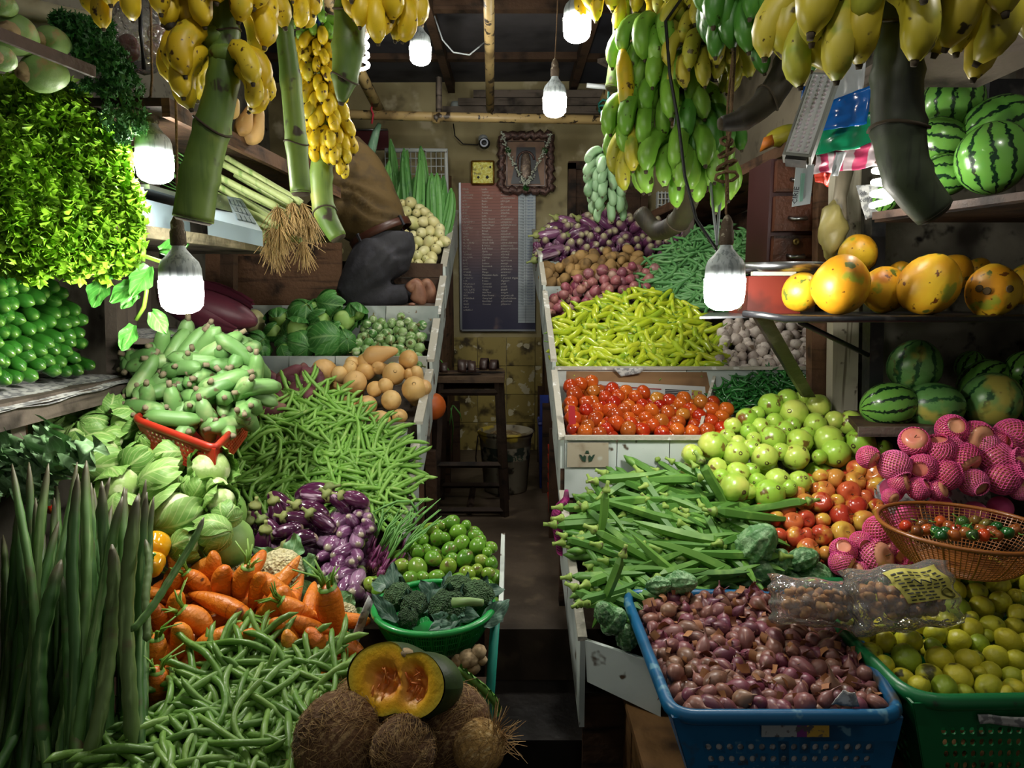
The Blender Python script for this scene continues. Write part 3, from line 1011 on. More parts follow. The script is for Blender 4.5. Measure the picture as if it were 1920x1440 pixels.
def carrot_top(sd):
    rr = random.Random(sd)
    mb = MB()
    mb.lathe([(.014, .062), (.012, .068), (0, .07)], 8)
    for i in range(8):
        a = rr.uniform(0, 6.28)
        l = rr.uniform(.02, .06)
        s = rr.uniform(.3, 1.0)
        mb.tube([(.006 * cos(a), .006 * sin(a), .066), (.01 * cos(a), .01 * sin(a), .066 + l * .5), (l * s * cos(a), l * s * sin(a), .066 + l)], [.0032, .0026, .0012], 5)
    return mb.mesh('greens', m_cgr)


cpf = lambda t: .3 + .85 * t ** .75
K_car = Kind('carrot', 'carrot', [(ball(.024, .075, 12, 13, prof=cpf, lump=.06, sd=i, bend=(.05, .14, -.1, .2)[i]).mesh('carrot', m_car), [('greens', carrot_top(i), Matrix.Translation(((.05, .14, -.1, .2)[i] * .06, 0, .003)))][:(1, 0, 1, 0)[i]]) for i in range(4)])
m_swp = mat('sweet_potato_skin', ['#4d2230', '#5d2c38', '#6a3a3e'], .7, mott=('#7d5a4a', 20, .56, .75), bump=(40, .3))
K_swp = Kind('sweet_potato', 'sweet potato', [ball(.03, .062, 11, 10, lump=.2, sd=i, bend=.2, prof=lambda t: .8 + .5 * (t - t * t)).mesh('sweet_potato', m_swp) for i in range(3)])
m_kohl = mat('kohlrabi_skin', ['#7f9f5c', '#8cab6a'], .5, mott=[('#688848', 12, .5, .75), ('#a08a60', 16, .62, .74)], streak=('#6d6a40', (14, 14, 60), .62, .74), bump=(25, .4))
m_root = mat('dry_root_end', ['#a08a64', '#b09a78'], .85, mott=('#6a5638', 40, .5, .7))
krt = MB().lathe([(0, -.068), (.015, -.067), (.02, -.06), (.026, -.05)], 10).mesh('root_end', m_root)


def kohl():
    mb = ball(.05, .06, 18, 12, lump=.08, sd=3, prof=lambda t: 1.15 - .35 * t if t > .3 else .75 + 1.0 * t)
    return mb.mesh('kohlrabi', m_kohl)


K_kohl = Kind('kohlrabi', 'kohlrabi', [(kohl(), [('root_end', krt, I4)])])
m_rad = mat('white_radish_skin', ['#cfc7a4', '#d6cfb2'], .5, mott=('#a89a70', 10, .58, .78))
K_rad = Kind('white_radish', 'radish', [curve_tube(.34, .034, .25, 14, 12, (.75, .12), 1, .003, 2).mesh('white_radish', m_rad)])
# --- bitter gourds
m_bit = mat('bitter_gourd_skin', ['#4c7f48', '#5a8c54', '#437440'], .45, mott=('#86ad7c', 60, .5, .62), bump=(90, .6))


def bitter(sd):
    mb = ball(.033, .062, 44, 34, prof=lambda t: 1.1 - .35 * abs(t - .5))

    def wart(p):
        q = p.normalized()
        a = atan2(p.y, p.x)
        w = .007 * max(0, cos(9 * a + sd)) ** 2 + .011 * max(0, mnoise.noise(p * 130 + V((sd, 0, 0))))
        return p + V((q.x, q.y, 0)) * w
    mb.v = [wart(p) for p in mb.v]
    return mb.mesh('bitter_gourd', m_bit)


K_bit = Kind('bitter_gourd', 'gourd', [bitter(i) for i in range(2)])
# --- peppers
m_ypep = mat('yellow_pepper_skin', ['#e0a312', '#dd9a10'], .15, coat=.5)
m_rpep = mat('red_pepper_skin', ['#c02a18', '#1f5a22', '#c8441c', '#20622a', '#184d1e', '#a81c14'], .2, coat=.4)
pst = MB().tube([(0, 0, .03), (0, 0, .042), (.006, 0, .055)], [.006, .004, .005], 6).mesh('stem', m_green)
K_ypep = Kind('yellow_pepper', 'pepper', [(ball(.04, .046, 18, 11, lobes=4, la=.07, top=.014, bot=.01, lump=.06, sd=1).mesh('yellow_pepper', m_ypep), [('stem', pst, I4)])])
spst = MB().tube([(0, 0, .011), (.001, 0, .02), (.006, 0, .028)], [.003, .0014, .0014], 5).mesh('stem', m_green)
K_spep = Kind('round_chilli', 'chilli', [(ball(.015, .016, 12, 8, lobes=4, la=.08, top=.004, lump=.12, sd=i).mesh('round_chilli', m_rpep), [('stem', spst, I4)]) for i in range(2)])
# --- cabbages
m_cab = mat('cabbage_leaf', ['#86b35a', '#7aa84e', '#95bd68', '#6b9c48'], .5, vein=('#c3d692', 7, .75), mott=('#6a9a46', 12, .5, .75), bump=(30, .2))
m_cabh = mat('cabbage_head', ['#9fc06c', '#b0cc80', '#92b860'], .48, streak=('#dbe6b4', (22, 22, 6), .47, .6), bump=(22, .4))
m_cabd = mat('dark_cabbage_leaf', ['#3f7d34', '#4a8a3c', '#35702c'], .5, vein=('#86b26a', 7, .6), mott=('#2f6428', 12, .5, .75), bump=(30, .2))
m_cabdh = mat('dark_cabbage_head', ['#7ba84a', '#6d9d42', '#8ab256'], .5, streak=('#a8c878', (16, 16, 5), .52, .72))


def cab_var(ml, mh, nm, dark=False):
    out = []
    for k in range(4):
        head = ball(.074, .068, 18, 12, lump=.06, sd=k).mesh('cabbage', mh)
        ch = []
        for j in range((5, 4, 3, 6)[k]):
            lf = sphere_leaf(.075, j * (6.28 / (5, 4, 3, 6)[k]) + .3 * k, .95, 2.1 + .35 * ((j * 7 + k) % 3) - .2, .03 + .025 * j, (.012, .03, .022, .018)[j % 4], .12, j + 5 * k, sz=.93)
            ch.append(('leaf', lf.mesh('leaf', ml), I4))
        out.append((head, ch))
    return out


K_cab = Kind('cabbage', 'cabbage', cab_var(m_cab, m_cabh, 'cabbage'))
K_cabd = Kind('cabbage', 'cabbage', cab_var(m_cabd, m_cabdh, 'cabbage', True))
# --- cauliflower, broccoli
m_cau = mat('cauliflower_curd', ['#d8d0a4', '#d2c99a'], .7, mott=('#a89a60', 40, .5, .75), bump=(120, .8, 1))
m_caul = mat('cauliflower_leaf', ['#5f8f5a', '#6d9c66'], .5, vein=('#a9c69a', 6, .7))
m_bro = mat('broccoli_crown', ['#35582f', '#2f502b', '#3d6234'], .75, mott=('#54784a', 50, .5, .72), bump=(200, 1.0, 1))
m_brs = mat('broccoli_stem', ['#7f9f62', '#86a868'], .5)
m_brl = mat('broccoli_leaf', ['#3d6350', '#4a705c', '#35594a'], .5, vein=('#8fae98', 6, .7))


def curd(r, n, k, amp, freq, sd, fl=.75):
    mb = ball(r, r * fl, n, k)

    def f(p):
        d, _ = mnoise.voronoi(p / r * freq + V((sd, 0, 0)))
        d2, _ = mnoise.voronoi(p / r * freq * 2.7 + V((sd, 5, 0)))
        return p * (1 + amp * (.6 - d[0]) + amp * .45 * (.5 - d2[0])) if p.z > -r * .35 else p * .9
    mb.v = [f(p) for p in mb.v]
    return mb


def flat_leaf(L, Wd, curl=.3, ruf=.1, sd=0, nu=8, nv=10, lob=0):
    """leaf along +Y from the origin, rising by curl"""
    def f(u, v):
        q = u * 2 - 1
        w = Wd * sin(pi * min(1, .08 + .9 * v)) ** .8 * (1 - .25 * v)
        if lob:
            w *= 1 + .25 * sin(v * lob)
        z = curl * L * v * v * (1 if curl > 0 else 1) + abs(q) * Wd * .35 * (1 - v) + ruf * Wd * sin(v * 14 + sd + q * 2) * abs(q) ** 1.5
        return V((q * w, L * v * (1 - .12 * v * abs(curl)), z + .01 * mnoise.noise(V((q * 2, v * 3, sd)))))
    return MB().grid(f, nu, nv)


cch = [('leaf', flat_leaf(.085, .036, (.5, .8, .3)[i % 3], .3, i).mesh('leaf', m_caul), Matrix.Translation((0, 0, -.045)) @ Matrix.Rotation(i * 1.05, 4, 'Z') @ Matrix.Translation((0, .035, 0))) for i in range(6)]
K_cau = Kind('cauliflower', 'cauliflower', [(curd(.066, 40, 24, .16, 3.6, i, .8).mesh('cauliflower', m_cau), cch) for i in range(2)])
bch = [('stem', MB().tube([(0, 0, -.02), (.003, 0, -.05), (0, .003, -.1)], [.02, .014, .016], 9).mesh('stem', m_brs), I4)] + \
      [('leaf', flat_leaf(.10, .028, .35, .25, i).mesh('leaf', m_brl), Matrix.Translation((0, 0, -.06)) @ Matrix.Rotation(i * 2.1, 4, 'Z') @ Matrix.Rotation(.7, 4, 'X')) for i in range(3)]
K_bro = Kind('broccoli', 'broccoli', [(curd(.045, 36, 20, .28, 3.2, i, .7).mesh('broccoli', m_bro), bch) for i in range(2)])
# --- netted fruit
m_net = mat('pink_foam_net', ['#e8609f', '#e0528f', '#ee78ae'], .6, sss=0)
m_papple = mat('netted_apple_skin', ['#d98a70', '#dfa078', '#d27a68', '#e0b088'], .25, mott=('#d6a070', 14, .52, .72), coat=.2)


def net(r, n=24, k=13, z0=-.92, z1=.92, flare=.0, th=.0014, sd=0):
    """foam netting: crossing strands all round a fruit"""
    mb = MB()

    def pt(i, j):
        v = j / k
        z = z0 + (z1 - z0) * v
        a = 2 * pi * (i + .5 * (j % 2)) / n
        rr = sqrt(max(0.02, 1 - min(1, abs(z)) ** 2)) if abs(z) < 1 else .15
        if v > .86:
            rr = max(rr, .42 + flare * (v - .86) * 5)
        f = 1.05 + .03 * mnoise.noise(V((i * .7, j * .6, sd)))
        return V((rr * r * f * cos(a), rr * r * f * sin(a), z * r * 1.04))
    for j in range(k):
        for i in range(n):
            for d in ((0, 1) if j % 2 else (-1, 0)):
                a, b = pt(i, j), pt(i + d, j + 1)
                mb.tube([a, b], th, 3, False, 1)
    return mb.mesh('net', m_net)


papm = ball(.037, .035, 16, 10, prof=lambda t: .92 + .14 * t, top=.011, bot=.005, lump=.04, sd=7).mesh('netted_apple', m_papple)
K_net = Kind('netted_apple', 'apple', [(papm, [('net', net(.037, 24, 13, -.95, .55), I4), ('stem', ast, Matrix.Translation((0, 0, .003)))]),
                                       (papm, [('net', net(.0375, 24, 15, -.95, 1.25, .3, sd=3), I4)]),
                                       (papm, [('net', net(.0375, 26, 14, -.95, .95, .2, sd=6), I4)])])
# --- plantains in the crate, bananas on the bunch
m_plan = mat('green_plantain_skin', ['#62904c', '#709c58', '#578546', '#789f62', '#699552'], .45, mott=('#9fb87c', 14, .56, .78), spots=('#5a5238', 24, .70, .75), streak=('#5f8f4a', (50, 50, 5), .6, .78))
m_tipd = mat('withered_tip', ['#4d4230', '#3a3226'], .9)
m_tipp = mat('plantain_tip', ['#8a7f66', '#6f644e'], .9)


def banana(L, r, a0, a1, seg=9, n=7, mats=None, neck=.16, sd=0):
    """from the origin outwards along +X, turning from angle a0 to a1 in XZ"""
    p = V((0, 0, 0))
    pts, rad = [p], [r * .42]
    for i in range(1, seg + 1):
        t = i / seg
        a = a0 + (a1 - a0) * min(1, t * 1.15)
        p = p + V((cos(a), 0, sin(a))) * L / seg
        f = min(1, .42 + .58 * (t / neck) ** 1.5) if t < neck else (1 if t < .72 else max(.3, sqrt(max(0.02, 1 - ((t - .72) / .29) ** 2))))
        pts.append(p)
        rad.append(r * f)
    mb = MB().tube(pts, rad, n)
    mb.mi = 1
    d = (pts[-1] - pts[-2]).normalized()
    mb.tube([pts[-1] - d * r * .1, pts[-1] + d * r * .3], [r * .25, r * .16], n)
    return mb


pl_v = []
for i in range(3):
    mb = curve_tube(.15, .0245, (.35, .6, .2)[i], 10, 6, (.35, .3), 1, .001, i)
    mb.mi = 1
    mb.tube([mb.v[0].lerp(mb.v[3], .5) + V((0, 0, .006)), mb.v[0].lerp(mb.v[3], .5) - V((0, 0, .012))], [.008, .007], 6)
    pl_v.append(mb.mesh('green_plantain', [m_plan, m_tipp]))
K_plan = Kind('green_plantain', 'plantain', pl_v)
# ------------------------------------------------------------------ heaps on the right-hand stall
def view(vec):
    """unit world direction for an image direction (right, up, towards)"""
    c, s = cos(PT), sin(PT)
    return (V((1, 0, 0)) * vec[0] + V((0, s, c)) * vec[1] - V((0, c, -s)) * vec[2]).normalized()


def lay(a, tow=.25, roll=None):
    """rotation with local Z along an image angle (degrees), tilted a little towards the viewer"""
    h = radians(a)
    return frame(view((cos(h), sin(h), tow)), view((0, .4, 1))) @ Matrix.Rotation(R.uniform(0, 6.28) if roll is None else roll, 4, 'Z')


def facing(x, y, a, flip=1, j=.45):
    d = view((R.gauss(0, j), R.gauss(.1, j), 1)) * flip
    return frame(d) @ Matrix.Rotation(R.uniform(0, 6.28), 4, 'Z')


S_tom = Surf([(1066, 726), (1100, 716), (1180, 735), (1250, 742), (1330, 752), (1368, 775), (1352, 812), (1074, 814)], [(814, 2.33), (716, 2.64)])
S_tom.bottom('bin_bottom', .06, m_card, stall_r)
heap(K_tomato, S_tom, .043, 150, lambda o: ('deep red tomato', 'orange red tomato', 'pale orange tomato')[min(2, int(o.color[0] * 2.2))], 'in the cardboard lined bin', 'tomatoes in the lined bin', 17, 'rand', size=(.9, 1.15), lift=.0, jit=.2)

S_chi = Surf([(1046, 690), (1043, 640), (1050, 590), (1110, 562), (1170, 545), (1215, 542), (1290, 570), (1330, 605), (1362, 650), (1350, 690)], [(690, 2.75), (545, 3.25)])
S_chi.bottom('bin_bottom', .07, m_grey, stall_r)
heap(K_chil, S_chi, .037, 290, lambda o: 'yellow green wax chilli' if o.color[0] > .5 else 'light green wax chilli', 'in the chilli heap', 'wax chillies in a heap', 13, 'flat', 20, 180, 14, (.85, 1.15), jit=.3)

S_gar = Surf([(1325, 692), (1352, 650), (1356, 600), (1520, 600), (1522, 692)], [(692, 2.76), (600, 3.05)])
S_gar.bottom('bin_bottom', .06, m_grey, stall_r)
heap(K_garlic, S_gar, .042, 120, 'whitish garlic bulb', 'beside the wax chillies', 'garlic bulbs in the bin', 13, 'rand', size=(.9, 1.2), jit=.2)

S_oni = Surf([(1030, 592), (1030, 555), (1080, 518), (1180, 498), (1238, 503), (1212, 545), (1120, 565), (1050, 590)], [(592, 3.36), (498, 3.6)])
S_oni.bottom('bin_bottom', .06, m_grey, stall_r)
heap(K_onion, S_oni, .052, 90, 'dull red onion', 'between potatoes and chillies', 'red onions on the stepped stall', 12, 'rand', size=(.9, 1.2), jit=.2)

S_pot = Surf([(1022, 536), (1020, 505), (1070, 480), (1180, 468), (1222, 490), (1205, 506), (1090, 524)], [(536, 3.66), (468, 3.9)])
S_pot.bottom('bin_bottom', .06, m_grey, stall_r)
heap(K_potato, S_pot, .055, 80, 'tan potato', 'below the pale aubergines', 'potatoes on the stepped stall', 12, 'rand', size=(.9, 1.2), jit=.2)

S_eg3 = Surf([(1003, 488), (1008, 455), (1030, 418), (1090, 408), (1180, 405), (1286, 425), (1289, 490), (1180, 470), (1080, 482)], [(490, 3.88), (405, 4.25)])
S_eg3.bottom('bin_bottom', .08, m_grey, stall_r)
heap(K_egg3, S_eg3, .060, 170, lambda o: 'pale purple aubergine' if o.color[0] > .6 else 'dusky purple aubergine', 'in the rear heap by the door', 'aubergines in the rear heap', 15, 'in', tilt=11, size=(1.05, 1.3), jit=.2)
for x, y, a in [(1035, 470, 15), (1022, 478, 20), (1040, 425, 10), (1065, 415, -20), (1105, 420, -30), (1130, 415, -40), (1028, 440, 10), (1085, 432, 20)]:
    o = K_egg3.put(TR(P(x, y, S_eg3.Y(x, y) - .07), lay(a + 180, .2), 1.25), 'aubergines in the rear heap')
    o['label'] = 'mauve aubergine lying crosswise atop the rear heap, ' + ordw([1035, 1022, 1040, 1065, 1105, 1130, 1028, 1085].index(x) + 1) + ' of these'

S_beb = Surf([(1196, 528), (1230, 478), (1290, 440), (1345, 428), (1450, 438), (1455, 505), (1400, 505), (1345, 520), (1330, 575), (1290, 572), (1230, 545)], [(575, 3.15), (428, 3.72)], -.0016, 1330)
S_beb.bottom('bin_bottom', .06, m_grey, stall_r)
heap(K_beanb, S_beb, .033, 230, 'blue green bean', 'behind the wax chillies', 'green beans behind the wax chillies', 11, 'flat', 25, 180, 9, (.9, 1.15), jit=.35)

S_sch = Surf([(1338, 745), (1360, 715), (1420, 695), (1480, 688), (1526, 715), (1522, 765), (1440, 752), (1380, 768)], [(768, 2.5), (688, 2.72)])
S_sch.bottom('bin_bottom', .05, m_paper, stall_r)
heap(K_schil, S_sch, .021, 150, 'thin dark green chilli', 'behind the guavas', 'thin chillies behind the guavas', 9, 'tan', 0, 180, 20, (.85, 1.15), jit=.4)

S_gua = Surf([(1290, 880), (1330, 815), (1400, 760), (1480, 735), (1560, 750), (1640, 800), (1650, 850), (1560, 880), (1480, 945), (1400, 945), (1340, 905)], [(945, 2.04), (735, 2.48)])
S_gua.bottom('bin_bottom', .12, m_paper, stall_r)
G = crop([(495, 1140, 70), (625, 1185, 82), (762, 1145, 70), (590, 1105, 60), (675, 1100, 45), (360, 1215, 62), (437, 1262, 55), (515, 1230, 50), (280, 1258, 52), (503, 1325, 76), (655, 1345, 76), (575, 1280, 55), (745, 1245, 66),
          (855, 1225, 56), (945, 1240, 72), (822, 1335, 86), (998, 1355, 88), (862, 1410, 84), (170, 1370, 86), (250, 1320, 50), (310, 1355, 50), (385, 1385, 60), (300, 1415, 76), (460, 1430, 78), (640, 1430, 74), (52, 1415, 60), (370, 1290, 50), (555, 1400, 52),
          (770, 1430, 44), (420, 1185, 44), (1130, 1385, 52), (700, 1300, 45), (400, 1330, 45), (620, 1250, 45)], 3, 1280, 380) + \
    crop([(985, 175, 60), (970, 247, 77), (1080, 215, 46), (1177, 210, 63), (1140, 275, 77), (1283, 215, 57), (905, 190, 42), (885, 145, 50), (1050, 165, 44), (1230, 245, 46), (1040, 260, 40)], 2.571, 1000, 820)
spots(K_guava, G, S_gua, .046, lambda o: 'yellowish guava' if o.color[0] > .6 else 'light green guava', 'in the heap by the thin chillies', 'guavas in the heap', 26, rot=lambda x, y, a: facing(x, y, a, 1, .7))
under(K_guava, S_gua, .085, 60, .075)

S_app = Surf([(1430, 1000), (1440, 940), (1520, 880), (1600, 870), (1700, 900), (1680, 960), (1640, 1040), (1560, 1060), (1480, 1050)], [(1080, 1.85), (860, 2.22)])
A_ = crop([(340, 382, 45), (422, 395, 58), (537, 345, 55), (632, 378, 58), (525, 415, 62), (645, 450, 68), (718, 470, 62), (495, 470, 68), (360, 460, 58), (222, 470, 58), (320, 450, 40), (255, 520, 54), (343, 525, 63), (430, 520, 44), (530, 545, 66),
           (640, 545, 46), (40, 555, 48), (150, 570, 60), (258, 615, 56), (350, 620, 48), (455, 600, 70), (575, 630, 68), (190, 630, 60), (120, 700, 44), (205, 710, 60), (347, 700, 62), (460, 690, 70), (275, 780, 68), (370, 800, 44), (270, 700, 44), (580, 500, 48),
           (660, 570, 44), (100, 610, 50), (430, 770, 46), (250, 850, 44)], 2.88, 1420, 760)
spots(K_apple, A_, S_app, .035, lambda o: 'yellow flushed apple' if o.color[0] > .62 and o.color[0] < .85 else 'red apple', 'in the heap of bare apples', 'bare apples in the heap', 24, rot=lambda x, y, a: facing(x, y, a, 1, .9))
under(K_apple, S_app, .065, 40, .06)
N_ = crop([(847, 195, 78), (1050, 130, 80), (1180, 170, 88), (980, 245, 84), (1375, 165, 92), (1110, 290, 92), (1285, 285, 90), (890, 335, 74), (1015, 375, 84), (740, 325, 84), (600, 280, 62), (1165, 415, 74), (1320, 390, 92), (1410, 300, 70), (1420, 450, 64),
           (870, 450, 62), (770, 420, 60), (660, 680, 84), (640, 820, 100), (460, 850, 74), (790, 790, 78), (830, 845, 60), (720, 495, 46), (975, 460, 56), (560, 740, 60), (465, 785, 70), (1230, 215, 70), (1060, 215, 60), (700, 770, 60), (540, 900, 60), (1300, 180, 60)], 2.88, 1420, 760)
S_net = Surf([(1480, 1080), (1500, 1000), (1640, 840), (1920, 780), (1920, 950), (1700, 960), (1700, 1070)], [(1090, 1.80), (790, 2.04)])
nets = spots(K_net, N_, S_net, .0385, 'apple in pink foam netting', 'beside the brown basket', 'netted apples', 30, rot=lambda x, y, a: facing(x, y, a, 1, .8))
Surf([(1700, 1000), (1690, 880), (1760, 840), (1920, 820), (1920, 940)], S_net.ys).bottom('bin_bottom', .15, m_paper, stall_r)
under(K_net, Surf([(1700, 1000), (1690, 880), (1760, 840), (1920, 820), (1920, 940)], S_net.ys), .075, 30, .08)

S_okr = Surf([(1115, 1000), (1118, 955), (1145, 915), (1210, 878), (1300, 890), (1390, 930), (1420, 985), (1430, 1040), (1390, 1075), (1300, 1098), (1200, 1108), (1170, 1140), (1145, 1140), (1130, 1090)], [(1150, 1.66), (868, 2.25)])
S_okr.bottom('bin_bottom', .06, m_grey, stall_r)
heap(K_okra, S_okr, .036, 165, 'green okra pod', 'in the bin beside the aisle', 'okra pods in the bin', 15, 'tan', 165, 60, 14, (.9, 1.35), jit=.5)
for i, (x, y, a, s) in enumerate([(1415, 968, 172, 1.1), (1440, 950, 10, 1.0), (1350, 930, 120, 1.1), (1270, 1000, -12, 1.1), (1300, 1040, -20, 1.1), (1200, 960, -15, 1), (1180, 1030, 150, 1), (1140, 1110, 70, .9), (1175, 940, 185, 1.1), (1130, 985, 85, .9), (1240, 900, 5, 1), (1185, 895, 185, 1), (1380, 1040, 0, 1), (1245, 1060, -40, 1)]):
    o = K_okra.put(TR(P(x, y, S_okr.Y(x, y) - .04), lay(a, .15), s * 1.3), 'okra pods in the bin')
    o['label'] = f'large okra pod lying loose on the okra heap, {ordw(i + 1)} of the loose ones'

bits = [(1418, 1022, 38, 60), (1410, 1075, 40, 20), (1458, 1060, 28, 80), (1502, 1050, 26, 30), (1525, 1078, 30, -5), (1275, 1092, 25, 10), (1235, 1098, 20, 15), (1133, 1150, 22, 110), (1150, 1165, 26, 60), (1175, 1195, 24, 100), (1470, 1090, 26, 10), (1440, 1100, 26, 30)]
for i, (x, y, r, a) in enumerate(bits):
    Y = 1.86 if y < 1120 and x > 1300 else 1.70 if y < 1120 else 1.62
    o = K_bit.put(TR(P(x, y, Y), lay(a, .5), px2m(r, Y) / .045), 'bitter gourds by the okra')
    o['label'] = ('warty bitter gourd beside the okra, ' if x > 1200 else 'warty bitter gourd in the bin corner by the blue crate, ') + ordw(i + 1) + ' nearest the apples'

# ------------------------------------------------------------------ crates of shallots and limes
def crate(name, label, cat, q_top, q_bot, m, rim_r, rows, cols, hole=(0.55, .5), z0=.12, z1=.62, round_=True, parts=True):
    """q: four corners front-left, front-right, back-right, back-left of rim and base; walls with rows of holes"""
    t = thing(name, label, cat, sum((V(p) for p in q_bot), V()) / 4)
    org = t.location
    qt = [V(p) - org for p in q_top]
    qb = [V(p) - org for p in q_bot]
    names = ('front_wall', 'side_wall', 'back_wall', 'side_wall')
    for k in range(4):
        a, b, c, d = qb[k], qb[(k + 1) % 4], qt[(k + 1) % 4], qt[k]
        L = lambda u, v: (a * (1 - u) + b * u) * (1 - v) + (d * (1 - u) + c * u) * v
        mb = MB()
        nc = cols[k % 2]
        nin = (b - a).cross(d - a).normalized() * -.004
        for (v0, v1) in ((0, z0), (z1, 1)):
            mb.add([L(0, v0), L(1, v0), L(1, v1), L(0, v1)], [(0, 1, 2, 3)])
        u0, u1 = .1, .9
        for (s0, s1) in ((0, u0), (u1, 1)):
            mb.add([L(s0, z0), L(s1, z0), L(s1, z1), L(s0, z1)], [(0, 1, 2, 3)])
        for i in range(nc):
            for j in range(rows):
                x0, x1 = u0 + (u1 - u0) * i / nc, u0 + (u1 - u0) * (i + 1) / nc
                y0, y1 = z0 + (z1 - z0) * j / rows, z0 + (z1 - z0) * (j + 1) / rows
                n = 12 if round_ else 4
                ring, outer = [], []
                for h in range(12):
                    an = 2 * pi * (h + .5) / 12
                    cx, cy = cos(an), sin(an)
                    mx = max(abs(cx), abs(cy))
                    outer.append(L((x0 + x1) / 2 + cx / mx * (x1 - x0) / 2, (y0 + y1) / 2 + cy / mx * (y1 - y0) / 2))
                    if round_:
                        ring.append(L((x0 + x1) / 2 + cx * hole[0] * (x1 - x0) / 2, (y0 + y1) / 2 + cy * hole[1] * (y1 - y0) / 2))
                    else:
                        ring.append(L((x0 + x1) / 2 + cx / mx * hole[0] * (x1 - x0) / 2, (y0 + y1) / 2 + cy / mx * hole[1] * (y1 - y0) / 2))
                mb.add(outer + ring, [(h, (h + 1) % 12, 12 + (h + 1) % 12, 12 + h) for h in range(12)])
        o = ob(names[k], mb, t, None, m, False)
        sm = o.modifiers.new('thickness', 'SOLIDIFY')
        sm.thickness = .004
        sm.offset = 0
    mb = MB().slab(qb, (0, 0, .004))
    ob('base', mb, t, None, m, False)
    # rounded rim
    pts = []
    n = 6
    for k in range(4):
        p, a, b = qt[k], qt[(k - 1) % 4], qt[(k + 1) % 4]
        ra, rb = (a - p).normalized() * rim_r[1], (b - p).normalized() * rim_r[1]
        for i in range(n + 1):
            w = i / n
            pts.append((p + ra) * (1 - w) ** 2 + p * 2 * w * (1 - w) + (p + rb) * w * w)
    pts.append(pts[0])
    pts.append(pts[1])
    ob('rim', MB().tube(pts, rim_r[0], 10, False, 1.25), t, None, m)
    return t


m_blue = mat('blue_plastic', ['#0f5a86'], .35, mott=[('#0b3f60', 7, .5, .75), ('#3a3630', 14, .64, .74)], spots=('#5d8aa0', 18, .7, .74))
m_grn = mat('green_plastic', ['#14693a'], .35, mott=[('#0d4a28', 7, .5, .75), ('#2f3a2c', 14, .66, .75)])
m_red = mat('red_plastic', ['#b5301c'], .4, mott=('#8a2416', 8, .5, .75))
cr = crate('plastic_crate', 'blue plastic crate with round holes heaped with shallots', 'crate',
           [P(1262, 1345, 1.24), P(1692, 1345, 1.24), P(1560, 1118, 1.74), P(1172, 1115, 1.74)], [P(1325, 1560, 1.24), P(1640, 1560, 1.24), P(1555, 1290, 1.68), P(1240, 1290, 1.68)], m_blue, (.013, .05), 6, (16, 12), (.62, .62), .18, .80)
S_sha = Surf([(1205, 1140), (1250, 1118), (1420, 1105), (1480, 1128), (1560, 1165), (1600, 1215), (1640, 1290), (1650, 1325), (1300, 1328), (1235, 1235)], [(1328, 1.28), (1105, 1.72)])
heap(K_shal, S_sha, .0275, 290, lambda o: ('purple shallot', 'brownish shallot')[o.color[0] > .45], 'in the blue crate', 'shallots in the blue crate', 16, 'rand', size=(.8, 1.35), jit=.35, layers=2)
cr2 = crate('plastic_crate', 'green plastic crate with round holes heaped with yellowing limes', 'crate',
            [P(1712, 1318, 1.27), P(2130, 1312, 1.27), P(1985, 1090, 1.80), P(1490, 1095, 1.80)], [P(1745, 1520, 1.27), P(2080, 1520, 1.27), P(1960, 1260, 1.75), P(1590, 1260, 1.75)], m_grn, (.014, .07), 6, (18, 14), (.62, .62), .16, .80)
S_lim = Surf([(1560, 1190), (1600, 1130), (1700, 1075), (1830, 1055), (1935, 1060), (1960, 1300), (1720, 1300), (1640, 1240)], [(1310, 1.31), (1055, 1.78)])
L_ = crop([(1040, 125, 65), (1165, 130, 55), (1225, 130, 50), (1300, 145, 72), (1440, 150, 82), (1590, 95, 85), (1700, 140, 54), (1285, 205, 55), (1338, 235, 72), (1480, 255, 72), (1618, 205, 85), (1740, 280, 57), (1785, 300, 50), (1638, 320, 80), (1515, 350, 85), (1350, 360, 90), (1760, 405, 74),
           (1745, 485, 68), (1445, 500, 80), (1585, 480, 80), (1285, 465, 82), (1690, 580, 92), (1495, 600, 72), (1355, 580, 85), (1205, 530, 80), (1032, 575, 88), (1190, 625, 65), (865, 585, 78), (685, 570, 80), (605, 500, 66), (750, 530, 62), (770, 660, 78), (1005, 705, 106), (850, 750, 78), (980, 830, 75),
           (1090, 890, 82), (1160, 810, 85), (1230, 710, 104), (1265, 900, 95), (1420, 720, 94), (1355, 825, 98), (1570, 790, 80), (1610, 690, 90), (1560, 895, 95), (1755, 720, 85), (1720, 820, 72), (1735, 905, 78), (1400, 930, 64), (1115, 480, 66), (1440, 430, 54), (1560, 545, 44), (1780, 140, 62), (690, 440, 56), (1680, 940, 60), (1480, 690, 50), (1830, 600, 80), (1840, 850, 80), (1850, 420, 80), (1850, 200, 80), (1500, 800, 55)], 3.6, 1420, 1040)
LT = {26: .43, 25: .42, 28: .6}
spots(K_lime, L_, S_lim, .0275, lambda o: 'green lime' if .33 < o.color[0] < .45 or o.color[0] > .9 else 'yellowing lime', 'in the green crate', 'limes in the green crate', 22, tfn=lambda x, y: R.choice((.02, .1, .15, .25, .38, .65, .7, .78, .8, .96, .05, .7, .62)))
under(K_lime, S_lim, .052, 90, .04)

